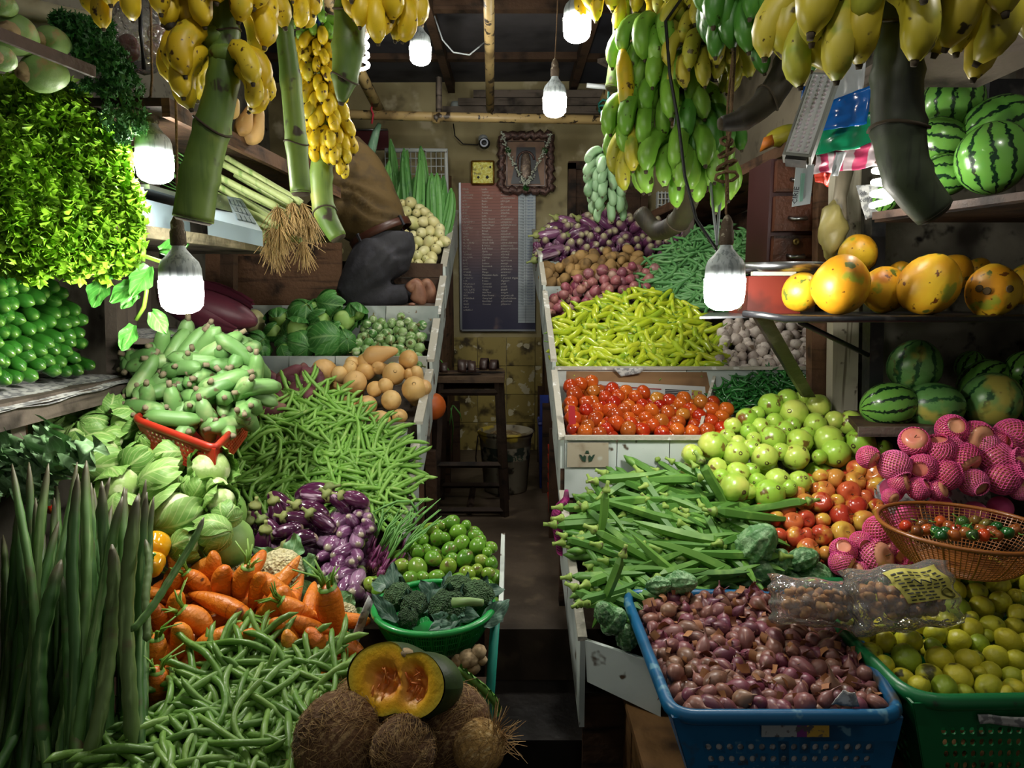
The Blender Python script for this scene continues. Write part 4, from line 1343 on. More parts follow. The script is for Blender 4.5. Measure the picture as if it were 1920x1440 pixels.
# ------------------------------------------------------------------ heaps on the left-hand stall
S_bea = Surf([(430, 905), (440, 830), (480, 780), (560, 724), (610, 740), (660, 775), (720, 820), (752, 860), (745, 910), (715, 955), (640, 930), (560, 922), (470, 938), (432, 915)], [(955, 2.22), (724, 2.62)])
S_bea.bottom('bin_bottom', .06, m_grey, stall_l)
heap(K_bean, S_bea, .0265, 300, 'slender green bean', 'below the butternut squashes', 'green beans below the squashes', 12, 'flat', -20, 180, 8, (.85, 1.15), jit=.5, layers=2)

S_but = Surf([(600, 790), (600, 700), (650, 665), (740, 655), (800, 710), (800, 780), (760, 795)], [(796, 2.62), (655, 2.96)])
S_but.bottom('bin_bottom', .15, m_grey, stall_l)
B_ = crop([(655, 780, 74), (800, 855, 76), (915, 860, 52), (872, 770, 57), (1013, 790, 74), (1130, 885, 82), (1175, 860, 54), (875, 955, 64), (1000, 940, 66), (755, 960, 58), (840, 1020, 50), (940, 1045, 70), (1053, 1022, 50), (765, 770, 50), (945, 750, 44), (1090, 715, 62), (790, 720, 48), (865, 705, 57), (1100, 790, 40), (1150, 790, 44), (720, 800, 52), (970, 860, 50)], 3, 400, 440)
spots(K_bnut, B_, S_but, .062, 'butternut squash', 'facing out by the beans', 'butternut squashes', 22, rot=lambda x, y, a: facing(x, y, a, -1, .35), back=.5)
for i, (x, y, r, a) in enumerate([(712, 664, 26, 15), (640, 720, 30, 200)]):
    o = K_bnut.put(TR(P(x, y, 2.9), lay(a, .1), .8), 'butternut squashes')
    o['label'] = ('butternut squash lying lengthwise on top of the squash heap', 'butternut squash lying lengthwise low in the squash heap')[i]

S_sgp = Surf([(662, 692), (668, 650), (682, 600), (750, 594), (792, 612), (786, 692)], [(692, 3.0), (594, 3.22)])
S_sgp.bottom('bin_bottom', .06, m_grey, stall_l)
heap(K_sgp, S_sgp, .040, 75, 'small striped green aubergine', 'beside the dark cabbages', 'small green aubergines', 14, 'rand', size=(.95, 1.25), jit=.25)

C2 = crop([(650, 390, 70, .4), (800, 435, 55), (370, 470, 60), (505, 440, 76), (600, 490, 66, .9), (735, 485, 66, .9), (470, 540, 76), (650, 590, 98), (740, 600, 58), (500, 625, 72), (410, 650, 50, .9), (335, 550, 55, .95), (255, 600, 60), (270, 650, 46), (210, 610, 34), (405, 590, 46), (570, 560, 56), (700, 540, 50), (570, 420, 45)], 3, 400, 440)
spots(K_cabd, C2, Surf([(450, 560), (690, 560), (690, 670), (450, 670)], [(668, 3.05), (560, 3.24)]), .078, 'dark green cabbage', 'beside the small green aubergines', 'dark cabbages', 24)
o = K_wg.put(TR(P(478, 605, 3.2), frame(view((.1, -1, .15))), 1.1))
o['label'] = 'single cream gourd standing up beside the dark cabbages'

S_swp = Surf([(478, 770), (490, 705), (540, 692), (592, 700), (590, 730), (520, 770)], [(770, 2.55), (692, 2.75)])
heap(K_swp, S_swp, .05, 16, 'dark purple sweet potato', 'between the plantains and beans', 'sweet potatoes', 18, 'tan', 70, 70, 20, (.95, 1.2), jit=.2)

S_plan = Surf([(242, 785), (246, 720), (236, 680), (295, 642), (350, 634), (440, 634), (485, 680), (490, 740), (465, 775), (410, 802), (330, 802)], [(802, 1.93), (634, 2.16)])
heap(K_plan, S_plan, .050, 60, lambda o: 'dull green plantain', 'in the red crate', 'plantains in the red crate', 20, 'in', tilt=40, size=(.95, 1.15), jit=.25, lift=.0)
for i, (x, y, a, t) in enumerate([(303, 655, 80, .1), (330, 653, 70, .2), (358, 648, 60, .3), (385, 645, 40, .9), (415, 650, 35, .2), (445, 655, -40, .4), (260, 672, 20, .5), (285, 680, 10, .1), (365, 675, -5, .95), (340, 690, 5, .6), (270, 705, 65, .2), (420, 715, 20, .3), (270, 765, -10, .4), (400, 730, 30, .5), (325, 785, -5, .1)]):
    o = K_plan.put(TR(P(x, y, S_plan.Y(x, y) - .05), lay(a + (180 if i % 3 else 0), .35), 1.02), 'plantains in the red crate', t=t)
    o['label'] = f'plantain lying sideways atop the red crate heap, {ordw(i + 1)} from the top'
crate('plastic_crate', 'red plastic crate with square holes full of plantains', 'crate', [P(252, 786, 1.86), P(402, 842, 1.76), P(474, 768, 2.2), P(330, 745, 2.3)],
      [P(285, 845, 1.86), P(404, 898, 1.76), P(462, 818, 2.18), P(345, 800, 2.28)], m_red, (.009, .03), 5, (14, 16), (.62, .62), .1, .8, False)

S_wg = Surf([(735, 495), (735, 390), (770, 368), (830, 420), (840, 450), (820, 496)], [(496, 3.72), (368, 4.05)])
W_ = crop([(645, 580, 46), (760, 565, 52), (725, 630, 47), (805, 640, 38), (870, 635, 40), (700, 675, 32), (780, 715, 53), (860, 705, 46), (935, 710, 45), (980, 760, 43), (905, 775, 44), (845, 790, 46), (975, 795, 44), (780, 800, 32), (820, 855, 40), (895, 860, 47), (940, 840, 30), (1015, 850, 44), (980, 870, 30),
           (950, 910, 42), (860, 925, 44), (785, 900, 30), (808, 965, 45), (920, 970, 45), (760, 1000, 28), (820, 1018, 38), (905, 1018, 44), (875, 985, 34), (700, 720, 40), (720, 800, 40), (700, 570, 36), (830, 600, 34), (900, 670, 34)], 4, 580, 240)
spots(K_wg, W_, S_wg, .046, 'cream coloured cucumber', "at the kneeling person's back", 'cream cucumbers behind the person', 13, rot=lambda x, y, a: facing(x, y, a, -1, .6))
W2 = crop([(85, 910, 37), (160, 900, 43), (115, 980, 45), (195, 985, 43), (225, 925, 32), (30, 930, 32), (60, 850, 30), (120, 840, 34)], 4, 580, 240)
spots(K_wg, W2, 3.9, .046, 'cream coloured cucumber in shade', 'below the leek roots', 'cream cucumbers below the leeks', 13, rot=lambda x, y, a: facing(x, y, a, -1, .6))
S_wg.bottom('bin_bottom', .14, m_grey, stall_l)

# ridge gourds standing behind
RG = [(712, 330, 700, 480), (735, 262, 745, 420), (765, 282, 738, 400), (752, 330, 745, 430), (757, 275, 770, 430), (790, 300, 782, 420), (792, 272, 797, 420), (808, 325, 812, 430), (818, 325, 822, 430), (830, 330, 826, 430), (852, 355, 828, 440), (782, 345, 785, 430), (772, 330, 762, 430), (725, 300, 722, 430), (742, 320, 722, 440), (845, 390, 822, 445), (800, 340, 805, 435), (836, 345, 818, 440), (708, 290, 712, 430), (765, 350, 755, 440)]
rg = []
for i, (x0, y0, x1, y1) in enumerate(RG):
    Y = 4.1 + .25 * R.random() + (.1 if y0 < 300 else 0)
    a, b = P(x0, y0, Y), P(x1, y1 + 30, Y - .08)
    o = K_sg.put(TR((a + b) / 2, frame(b - a) @ Matrix.Rotation(R.uniform(0, 6), 4, 'Z'), (.95, .95, (a - b).length / .48)), 'ridge gourds standing up')
    rg.append((x0, o))
rg.sort(key=lambda t: t[0])
for i, (x, o) in enumerate(rg):
    o['label'] = f'ridged green gourd standing on end against the wire rack, {ordw(i + 1)} from left'
pts = [P(690, 300, 4.3), P(698, 275, 4.28), P(705, 248, 4.26), P(712, 232, 4.24)]
tag(ob('snake_gourd', MB().tube(pts, [.03, .028, .022, .012], 10), None, None, mat('snake_gourd_skin', ['#7fae8c'], .5, streak=('#c2d8c4', (60, 60, 6), .5, .7))), 'pale speckled snake gourd standing up beside the red sign', 'gourd')

# front left: limes of another kind, aubergines, cauliflower, carrots, beans
S_amb = Surf([(690, 1110), (700, 1060), (760, 1000), (830, 968), (900, 985), (936, 1030), (932, 1112), (860, 1118), (780, 1095)], [(1118, 1.74), (965, 2.06)])
S_amb.bottom('bin_bottom', .09, m_grey, stall_l)
AM = crop([(1150, 255, 42), (1218, 270, 30), (1050, 290, 40, .95), (1080, 330, 42), (1180, 300, 44), (1195, 360, 46), (1265, 320, 38), (1140, 385, 42), (1060, 430, 44), (985, 400, 43), (955, 370, 36), (1210, 430, 48), (1275, 370, 49), (1340, 375, 33), (1132, 470, 48), (985, 475, 54), (910, 465, 42), (1295, 440, 36), (1340, 450, 32), (1270, 485, 34), (1225, 500, 42),
           (1325, 500, 34), (1075, 520, 43), (950, 530, 48), (875, 525, 36), (830, 575, 38), (760, 555, 40), (1180, 530, 38), (1265, 555, 40), (1310, 560, 40), (1010, 340, 36), (1115, 330, 32), (1000, 310, 32), (1290, 340, 30), (1320, 400, 30), (805, 550, 32), (1095, 270, 32), (890, 575, 28), (1030, 390, 32), (1150, 430, 34), (1010, 520, 36), (1120, 560, 36), (790, 590, 34)], 2.571, 400, 880)
spots(K_amb, AM, S_amb, .029, 'smooth green lime', 'behind the broccoli bowl', 'green limes behind the broccoli', 16)
under(K_amb, S_amb, .05, 40, .045)

S_egg = Surf([(395, 1030), (440, 960), (560, 910), (700, 930), (700, 1110), (640, 1080), (560, 1020)], [(1115, 1.72), (910, 2.12)])
EG = crop([(480, 100, 240, -165), (495, 142, 190, 175), (480, 190, 200, -25), (610, 150, 110, -45), (410, 240, 150, -15), (415, 335, 160, 15), (280, 290, 150, -60), (195, 240, 140, -105), (155, 310, 150, -100), (305, 215, 110, -75), (110, 262, 80, 160), (75, 345, 160, 30), (680, 140, 120, -20), (235, 355, 100, -100), (330, 160, 110, 150), (520, 250, 150, -40), (350, 300, 120, 10), (10, 385, 110, 35)], 2.571, 400, 880)
for i, a in enumerate(EG):
    x, y, L = a[0], a[1], a[2] / 1
    Y = S_egg.Y(x, y) - .05
    s = min(1.15, max(.75, px2m(L, Y) / .145))
    o = K_egg.put(TR(P(x, y, Y), lay(a[3] * 1.0 * 2.571 / 2.571 + 180, .3), (1.05, 1.05, s)), 'dark aubergines lying across')
    o['label'] = f'dark purple aubergine lying across the heap by the cauliflower, {ordw(i + 1)} of these'
EE = crop([(630, 225, 38), (600, 220, 40), (660, 240, 45), (700, 225, 38), (735, 240, 32), (680, 265, 38), (705, 300, 40), (735, 285, 38), (520, 290, 42), (640, 300, 42), (580, 305, 34), (585, 355, 50), (650, 395, 48), (690, 340, 42), (600, 440, 46), (665, 455, 42), (555, 410, 34), (580, 500, 45), (650, 500, 42), (700, 520, 42), (640, 540, 40), (690, 600, 52), (600, 262, 36), (760, 280, 30), (745, 232, 27), (720, 190, 32), (690, 190, 34), (620, 350, 36), (620, 470, 36), (550, 480, 36), (530, 345, 40), (690, 410, 36)], 2.571, 400, 880)
spots(K_egg2, EE, S_egg, .026, 'striped purple aubergine', 'pointing outward behind the carrots', 'aubergines pointing outward', 18, rot=lambda x, y, a: facing(x, y, a, -1, .3), back=1.6)
under(K_egg2, S_egg, .06, 30, .09)

for i, (x, y, r, Y) in enumerate([(525, 1068, 47, 1.72), (428, 1060, 34, 1.74), (600, 1125, 36, 1.62), (645, 1150, 26, 1.6)]):
    s = px2m(r, Y) / .066
    o = K_cau.put(TR(P(x, y + 6, Y), frame(view((.1 * i - .1, .55, 1))) @ Matrix.Rotation(i, 4, 'Z'), s), 'cauliflowers behind the carrots', var=i)
    o['label'] = ('whole cream cauliflower, the biggest one behind the carrots', 'cauliflower half hidden behind carrot greens near the yellow pepper', 'cauliflower behind the upright carrot', 'small cauliflower right of the upright carrot')[i]

S_car = Surf([(280, 1310), (275, 1200), (285, 1110), (330, 1075), (400, 1065), (480, 1065), (560, 1100), (640, 1140), (650, 1290), (560, 1270), (450, 1230), (370, 1270), (310, 1330)], [(1330, 1.26), (1060, 1.62)])
heap(K_car, S_car, .052, 42, 'orange carrot', 'in the carrot heap', 'carrots in the heap', 20, 'tan', 90, 180, 15, (.8, 1.05), lift=-.03, jit=.3, layers=1)
CR = [(290, 1236, 85, 82, 1.1), (295, 1296, 75, 75, 1), (412, 1132, 130, -15, 1.0), (376, 1168, 80, 130, 1.15), (415, 1197, 95, 205, 1.1), (380, 1100, 65, 125, .9), (416, 1100, 58, 90, 1.05), (453, 1095, 85, 70, 1.05), (482, 1108, 62, 70, .85), (520, 1108, 70, 140, 1), (512, 1137, 60, 40, 1.1), (622, 1152, 118, 100, 1.35), (562, 1150, 75, 145, 1), (600, 1222, 80, 100, .9), (625, 1248, 60, 170, .8), (640, 1278, 50, 180, .8), (370, 1072, 50, 30, .9), (318, 1103, 50, 60, .9), (330, 1150, 55, 90, .9), (340, 1205, 60, 70, 1), (300, 1165, 50, 100, .9), (540, 1190, 70, 120, .9), (580, 1175, 60, 160, .8), (500, 1205, 70, 130, .9), (555, 1225, 60, 120, .8), (395, 1075, 40, 60, .9), (322, 1042, 35, -80, .45)]
for i, (x, y, L, a, s) in enumerate(CR):
    Y = S_car.Y(x, y) - .035
    o = K_car.put(TR(P(x, y, Y), lay(a, .25), (s * 1.15, s * 1.15, max(.75, px2m(L, Y) / .13))), 'carrots in the heap', var=2 * (i % 2) if i in (0, 1, 2, 5, 7, 11, 12, 3) else 1 + 2 * (i % 2))
    o['label'] = f'bright carrot lying on top of the carrot heap, {ordw(i + 1)} of the top ones'

S_bef = Surf([(212, 1440), (245, 1400), (305, 1350), (335, 1310), (372, 1262), (450, 1216), (520, 1216), (590, 1240), (636, 1275), (605, 1315), (570, 1370), (552, 1445)], [(1445, 1.06), (1216, 1.34)])
S_bef.bottom('bin_bottom', .07, m_grey, stall_l)
heap(K_beanf, S_bef, .0235, 170, 'long green bean', 'beside the coconuts', 'green beans beside the coconuts', 17, 'flat', 30, 180, 9, (.85, 1.15), jit=.6, layers=2)

CC = crop([(355, 430, 160), (480, 250, 165), (665, 385, 112, .9), (790, 265, 95), (905, 350, 112), (690, 610, 185), (1005, 630, 135, .95), (1235, 600, 120), (1165, 790, 160), (1515, 685, 150), (850, 820, 160), (1265, 1030, 195), (1590, 930, 115), (1630, 1030, 90, .9), (1560, 1150, 120), (1400, 830, 92), (1330, 1240, 120, .9), (1570, 820, 82), (880, 960, 112), (1065, 470, 84), (255, 300, 92), (560, 470, 90), (800, 480, 90)], 3.84, 0, 700)
S_cab = Surf([(50, 740), (460, 740), (460, 1010), (50, 1010)], [(1040, 1.55), (740, 2.0)])
spots(K_cab, CC, S_cab, .080, lambda o: 'pale peeled cabbage' if o.color[0] > .85 else 'light green cabbage', 'below the cucumber shelf', 'cabbages below the cucumbers', 24)
mb = MB()
for x, y, p in Surf([(120, 800), (230, 760), (420, 880), (400, 960), (250, 920)], S_cab.ys).sample(.1, 16):
    mb.merge(K_cab.var[0][0], TR(p - S_cab.nrm(x, y)[0] * .12))
tag(ob('cabbage_layer', mb.mesh('cabbage_layer', m_cab)), 'cabbages lying under the top ones below the cucumber shelf', 'cabbage', kind='stuff')

CU = crop([(40, 335), (100, 320), (180, 380), (245, 370), (270, 340), (330, 305), (40, 410), (105, 405), (210, 465), (330, 385), (370, 350), (320, 450), (385, 440), (450, 435), (70, 480), (130, 490), (310, 505), (385, 515), (440, 500), (495, 495), (15, 495), (35, 570), (100, 560), (200, 550), (250, 535), (350, 590), (415, 570), (475, 565), (165, 625), (290, 620), (420, 615), (475, 630), (15, 625), (60, 670), (95, 655), (245, 660), (335, 660), (395, 675), (190, 695), (300, 715), (370, 730), (450, 705), (55, 730), (140, 745), (240, 745), (330, 780), (395, 785), (465, 775), (525, 750), (210, 805), (60, 820), (120, 820), (10, 710), (0, 780), (20, 300), (70, 270), (150, 300)], 3, 0, 440)
objs = []
for x, y in CU:
    Y = 1.62 + x * .0022
    tip = P(x, y, Y)
    dr = V((.88, -.28, -.30)) + V((R.gauss(0, .05), R.gauss(0, .1), R.gauss(0, .05)))
    dr.normalize()
    s = R.uniform(.85, 1.0)
    objs.append(K_cuc.put(TR(tip - dr * .095 * s, frame(dr) @ Matrix.Rotation(R.uniform(0, 6), 4, 'Z'), s), 'cucumbers on the shelf'))
label_rows(objs, 'dark green cucumber', 'stacked on the papered shelf', 12)
# ------------------------------------------------------------------ lamps
m_emit = emit('lamp_diffuser_lit', '#fffaf0', BULB)
m_house = mat('lamp_housing', ['#b9c3c6'], .5, mott=('#7d8486', 20, .6, .75), streak=('#8f999c', (150, 150, 2), .5, .6))
m_sock = mat('corroded_socket', ['#4d4032', '#5a4a3a'], .7, mott=('#a39a86', 60, .6, .7), bump=(120, .4))


def lamp(px, py, w, Y, cord, label, cr=.003):
    """px, py: middle of the joint between lit cap and housing; w: width"""
    d = px2m(w, Y)
    t = thing('hanging_lamp', label, 'lamp', P(px, py, Y), 'hanging lamps')
    ob('diffuser', MB().lathe([(0, -.78 * d), (.2 * d, -.77 * d), (.36 * d, -.70 * d), (.46 * d, -.58 * d), (.49 * d, -.35 * d), (.5 * d, 0), (.46 * d, .005 * d)], 20), t, None, m_emit)
    ob('housing', MB().lathe([(.47 * d, 0), (.485 * d, .02 * d), (.47 * d, .3 * d), (.42 * d, .45 * d), (.28 * d, .6 * d), (.17 * d, .74 * d), (.14 * d, .85 * d)], 20), t, None, m_house)
    ob('socket', MB().lathe([(.15 * d, .82 * d), (.18 * d, .85 * d), (.18 * d, 1.15 * d), (.15 * d, 1.2 * d), (.15 * d, 1.35 * d), (.08 * d, 1.5 * d), (.03 * d, 1.55 * d)], 12), t, None, m_sock)
    pts = [V((0, 0, 1.5 * d))] + [P(*c) - t.location for c in cord]
    ob('cord', MB().tube(pts, cr, 6), t, None, m_rope)
    return t


lamp(339, 527, 78, 1.62, [(333, 400, 1.62), (331, 250, 1.62), (328, 100, 1.63), (320, -60, 1.65)], 'lit hanging lamp over the plantain crate')
lamp(289, 290, 65, 1.84, [(285, 150, 1.84), (283, 20, 1.84), (280, -80, 1.84)], 'lit hanging lamp between lettuce and weighing scale')
lamp(1359, 523, 75, 1.85, [(1361, 400, 1.85), (1364, 200, 1.85), (1378, 60, 1.85), (1378, -60, 1.85)], 'lit hanging lamp in front of the red scale box')
lamp(1082, 35, 50, 2.2, [(1082, -40, 2.2)], 'lit hanging lamp highest over the aisle beside the yellow bananas')
lamp(1040, 183, 43, 3.0, [(1040, 130, 3.0), (1048, -50, 3.0)], 'lit hanging lamp in front of the garlanded picture')
lamp(788, 88, 39, 3.0, [(788, 50, 3.0), (792, -10, 3.0)], 'lit hanging lamp under the ceiling behind the ripe banana hand')

# two assumed lamps, added out of view to light the front goods from above
lamp(600, -800, 78, 1.0, [(600, -1200, 1.0)], 'assumed lit hanging lamp at the shop front above the carrots, out of view')
lamp(1500, -900, 78, .9, [(1500, -1300, .9)], 'assumed lit hanging lamp at the shop front above the shallots, out of view')
lamp(2350, -640, 78, 1.15, [(2350, -1000, 1.15)], 'added hanging lamp out of view, put up to brighten the limes')  # unseen extra lamp, added so the limes get more light


m_emit2 = emit('spiral_tube_lit', '#fffaf0', BULB * .25)


def spiral(px, py, w, h, Y, label, turns=3.5):
    d, hh = px2m(w, Y), px2m(h, Y)
    t = thing('spiral_lamp', label, 'lamp', P(px, py, Y))
    n = int(turns * 14)
    pts = [V((d * .36 * cos(i / 14 * 2 * pi), d * .36 * sin(i / 14 * 2 * pi), hh * (.5 - i / n))) for i in range(n + 1)]
    ob('tube', MB().tube(pts, d * .13, 8), t, None, m_emit2)
    ob('socket', MB().lathe([(d * .3, hh * .5), (d * .42, hh * .55), (d * .42, hh * .9), (d * .2, hh * 1.05), (0, hh * 1.06)], 14), t, None, m_sock)
    ob('cord', MB().tube([(0, 0, hh), (0, .02, hh * 1.8), (.01, .05, hh * 3.5)], .004, 6), t, None, m_cord)


spiral(681, 98, 24, 58, 3.2, 'lit spiral lamp half behind the thick banana stalk')
spiral(1655, 348, 42, 72, 2.0, 'lit spiral lamp under the melon shelf behind the curved stalk')

# ------------------------------------------------------------------ shelves on the left wall
def shelf(name, label, q, th, m, cat='shelf', n=1):
    """q: four world corners of the top"""
    t = thing(name, label, cat, q[0])
    o = V(q[0])
    for i in range(n):
        a, b = i / n, (i + .985) / n
        qq = [V(q[0]).lerp(V(q[3]), a), V(q[1]).lerp(V(q[2]), a), V(q[1]).lerp(V(q[2]), b), V(q[0]).lerp(V(q[3]), b)]
        ob('plank', MB().slab([p - o for p in qq], (0, 0, -th)), t, None, m, False).color = (R.random(), 0, 0, 1)
    return t


t = shelf('wall_shelf', 'grey plank shelf carrying the lettuce', [(-1.06, 1.6, 1.205), (-1.06, 2.1, 1.205), (-1.62, 2.1, 1.205), (-1.62, 1.6, 1.205)], .03, m_grey, n=3)
t = shelf('wall_shelf', 'dirty plank shelf carrying the cucumber stack', [(-1.185, 1.45, .845), (-1.185, 2.12, .845), (-1.62, 2.12, .845), (-1.62, 1.45, .845)], .025, m_grey, n=3)
ob('front_rail', MB().box((0.0, .33, -.035), (.03, .68, .05)), t, None, m_grey, False)
sh = MB()
for k in range(2):
    sh.grid(lambda u, v: V((-1.16 - .4 * v, 1.46 + .64 * u, .85 + k * .004 + .012 * mnoise.noise(V((u * 4, v * 3, k))) - (.02 * (1 - v) ** 6))), 14, 6)
tag(ob('newspaper', sh, None, None, m_paper), 'creased newspaper lying under the cucumber stack', 'newspaper')
t = shelf('wall_shelf', 'rough plank shelf under the blue grey weighing scale', [(-1.0, 1.72, 1.275), (-.86, 2.62, 1.275), (-1.62, 2.62, 1.275), (-1.62, 1.72, 1.275)], .028, m_grey, n=4)
ob('front_rail', MB().slab([V((0, 0, -.03)), V((.14, .9, -.03)), V((.14, .9, .002)), V((0, 0, .002))], (.02, 0, 0)), t, None, wood('pale_rough_wood', '#8d8468', '#9a9074', '#4a4436'), False)
t = shelf('wall_shelf', 'high dark plank shelf behind the banana stalks', [(-.86, 1.75, 1.575), (-.80, 3.2, 1.575), (-1.62, 3.2, 1.575), (-1.62, 1.75, 1.575)], .02, m_dark, n=3)
ob('front_rail', MB().slab([V((0, 0, -.045)), V((.06, 1.45, -.045)), V((.06, 1.45, 0)), V((0, 0, 0))], (.02, 0, 0)), t, None, m_brown, False)
t = shelf('wall_shelf', 'small board shelf spread with newspaper above the plantains', [P(228, 633, 2.0), P(440, 640, 2.25), P(430, 615, 2.6), P(235, 612, 2.6)], .018, m_grey)
sh = MB()
sh.grid(lambda u, v: P(248 + 185 * u, 634 + 4 * u - 16 * v + 5 * sin(u * 9) * (1 - v) - 4, 2.02 + .2 * u + .3 * v) + V((0, 0, .012 * mnoise.noise(V((u * 6, v * 3, 2))))), 16, 5)
tag(ob('newspaper', sh, None, None, m_paper), 'crumpled white newspaper on the small board above the plantains', 'newspaper')
t = shelf('wall_shelf', 'top shelf with a dark metal edge bar under the kohlrabi', [(-1.24, 1.35, 1.56), (-1.16, 1.88, 1.56), (-1.62, 1.88, 1.56), (-1.62, 1.35, 1.56)], .01, m_dark, n=2)
ob('edge_bar', MB().slab([P(-60, 50, 1.2) - t.location, P(180, 145, 1.45) - t.location, P(180, 124, 1.45) - t.location, P(-60, 26, 1.2) - t.location], (-.008, 0, 0)), t, None, m_rust, False)
for i, (x0, y0, x1, y1, w, Y, lab) in enumerate([(204, 470, 214, 830, 11, 2.12, 'weathered grey post beside the cucumber stack'), (224, 480, 232, 780, 13, 2.2, 'split grey post behind the leafy vine'), (272, 330, 268, 640, 14, 2.45, 'shadowed post between vine and lamp'), (425, 450, 425, 580, 12, 2.9, 'dark post under the scale shelf')]):
    a, b = P(x0, y0, Y), P(x1, y1, Y)
    r = px2m(w, Y)
    tag(ob('wooden_post', MB().slab([a + V((-r, 0, 0)), b + V((-r, 0, 0)), b + V((r, 0, 0)), a + V((r, 0, 0))], (0, .05, 0)), None, None, m_grey if i < 3 else m_dark, False), lab, 'post')
a, b = P(250, 640, 2.08), P(218, 690, 2.12)
tag(ob('shelf_strut', MB().tube([a, b], .012, 4), None, None, m_grey), 'slanting strut propping the small board above the plantains', 'strut')
back = MB()
back.slab([P(385, 580, 3.35), P(640, 580, 3.35), P(640, 480, 3.35), P(385, 480, 3.35)], (0, .02, 0))
back.slab([P(385, 480, 3.36), P(640, 480, 3.36), P(640, 455, 3.36), P(385, 455, 3.36)], (0, .02, 0))
tag(ob('back_boards', back, None, None, m_brown, False), 'dark horizontal boards behind the dark cabbages and the knee', 'boards')

# ------------------------------------------------------------------ top shelf goods
for i, (x, y, r, Y) in enumerate([(32, 66, 38, 1.5), (99, 79, 29, 1.62), (84, 138, 36, 1.55), (6, 110, 24, 1.42), (8, 10, 22, 1.45)]):
    o = K_kohl.put(TR(P(x, y, Y), frame(view(((-.3, .25, .6, -.2, .1)[i], .35, -1)), (0, 0, 1)), px2m(r, Y) / .053), 'kohlrabi on the top shelf', t=.3)
    o['label'] = ('large kohlrabi behind the metal edge bar', 'kohlrabi above the bar nearest the parsley', 'kohlrabi hanging lowest under the metal edge bar', 'kohlrabi cut by the frame edge below the bar', 'kohlrabi at the very top corner')[i]
for i, (x, y, a, Y) in enumerate([(95, 24, 175, 1.8), (100, 50, 178, 1.85)]):
    K_rad.put(TR(P(x, y, Y), lay(a, .1), .75), 'white radishes on the top shelf')['label'] = ('long white radish lying above the parsley with its tip out', 'second white radish lying below the long one')[i]

m_let = mat('lettuce_leaf', ['#92c62e', '#9ed238', '#84b828', '#a8d846'], .45, mott=('#5f961c', 20, .5, .75))
m_par = mat('parsley_leaf', ['#1f5a1c', '#2a6a24', '#174a16'], .6)
m_dil = mat('coriander_leaf', ['#3f7a3a', '#4f8a48', '#336a30'], .6)


def lettuce(sd):
    """a loose head: many small frilled leaf ends over a dome"""
    rr = random.Random(sd)
    mb = MB()
    for k in range(250):
        z = rr.uniform(-.25, 1)
        a = rr.uniform(0, 6.28)
        q = sqrt(max(0, 1 - z * z))
        d = V((q * cos(a), q * sin(a), z))
        base = d * rr.uniform(.052, .082)
        d = (d + V((rr.gauss(0, .35), rr.gauss(0, .35), rr.gauss(0, .35) - .1))).normalized()
        M3 = frame(d, (rr.gauss(0, 1), rr.gauss(0, 1), rr.gauss(0, 1))).to_3x3()
        L, ph, nw = rr.uniform(.018, .032), rr.uniform(0, 6), rr.uniform(7, 11)
        op = rr.uniform(.9, 1.3)

        def f(u, v):
            t = (u * 2 - 1) * op
            ru = v ** 1.7 * .34 * (sin(t * nw + ph) + .5 * sin(t * nw * 2.1))
            return base + M3 @ V((L * (v * sin(t) + .12 * v * cos(t * nw * 1.6)), L * ru, L * v * cos(t) * (1 + .15 * sin(t * nw * 1.3 + ph))))
        mb.grid(f, 13, 3)
    return mb.mesh('lettuce', m_let)


K_let = Kind('lettuce', 'lettuce', [lettuce(1), lettuce(2)])
LT_ = [(35, 225), (105, 225), (155, 250), (30, 290), (95, 295), (155, 310), (25, 360), (95, 370), (155, 375), (195, 360), (30, 425), (100, 430), (155, 435), (200, 425), (60, 200), (185, 300), (-20, 260), (-20, 330), (-25, 400), (120, 205), (205, 395), (140, 455), (60, 450), (195, 455)]
objs = []
for i, (x, y) in enumerate(LT_):
    Y = 1.56 + x * .0011 + (430 - y) * .0004
    objs.append(K_let.put(TR(P(x, y + 8, Y), frame(view((R.uniform(-.2, .6), R.uniform(-.1, .5), 1))), R.uniform(.85, 1.05)), 'lettuces heaped on the shelf'))
label_rows(objs, 'frilly light green lettuce', 'shelved above the cucumbers', 45)


def leaf_cloud(pts, n, sz, m, sd, flat=.4, stem=None):
    """feathery bunch: many small three-part leaflets about a list of (point, radius)"""
    rr = random.Random(sd)
    mb = MB()
    for _ in range(n):
        k = rr.randrange(len(pts))
        c, r = pts[k]
        d = V((rr.gauss(0, 1), rr.gauss(0, 1), rr.gauss(0, 1))).normalized() * r * rr.uniform(.5, 1) ** .6
        p = V(c) + d
        ro = Euler((rr.uniform(0, 6), rr.uniform(0, 6), rr.uniform(0, 6))).to_matrix()
        s = sz * rr.uniform(.6, 1.2)
        for a in (-1, 0, 1):
            w = [V((0, 0, 0)), V((s * (.3 + .5 * a), s * .5, s * .12)), V((s * .9 * a, s * (1 - .25 * abs(a)), 0)), V((s * (-.3 + .5 * a), s * .55, s * .1))]
            mb.add([p + ro @ q for q in w], [(0, 1, 2, 3)])
    return mb


def path_pts(lst):
    return [(P(x, y, Y), px2m(r, Y)) for x, y, r, Y in lst]


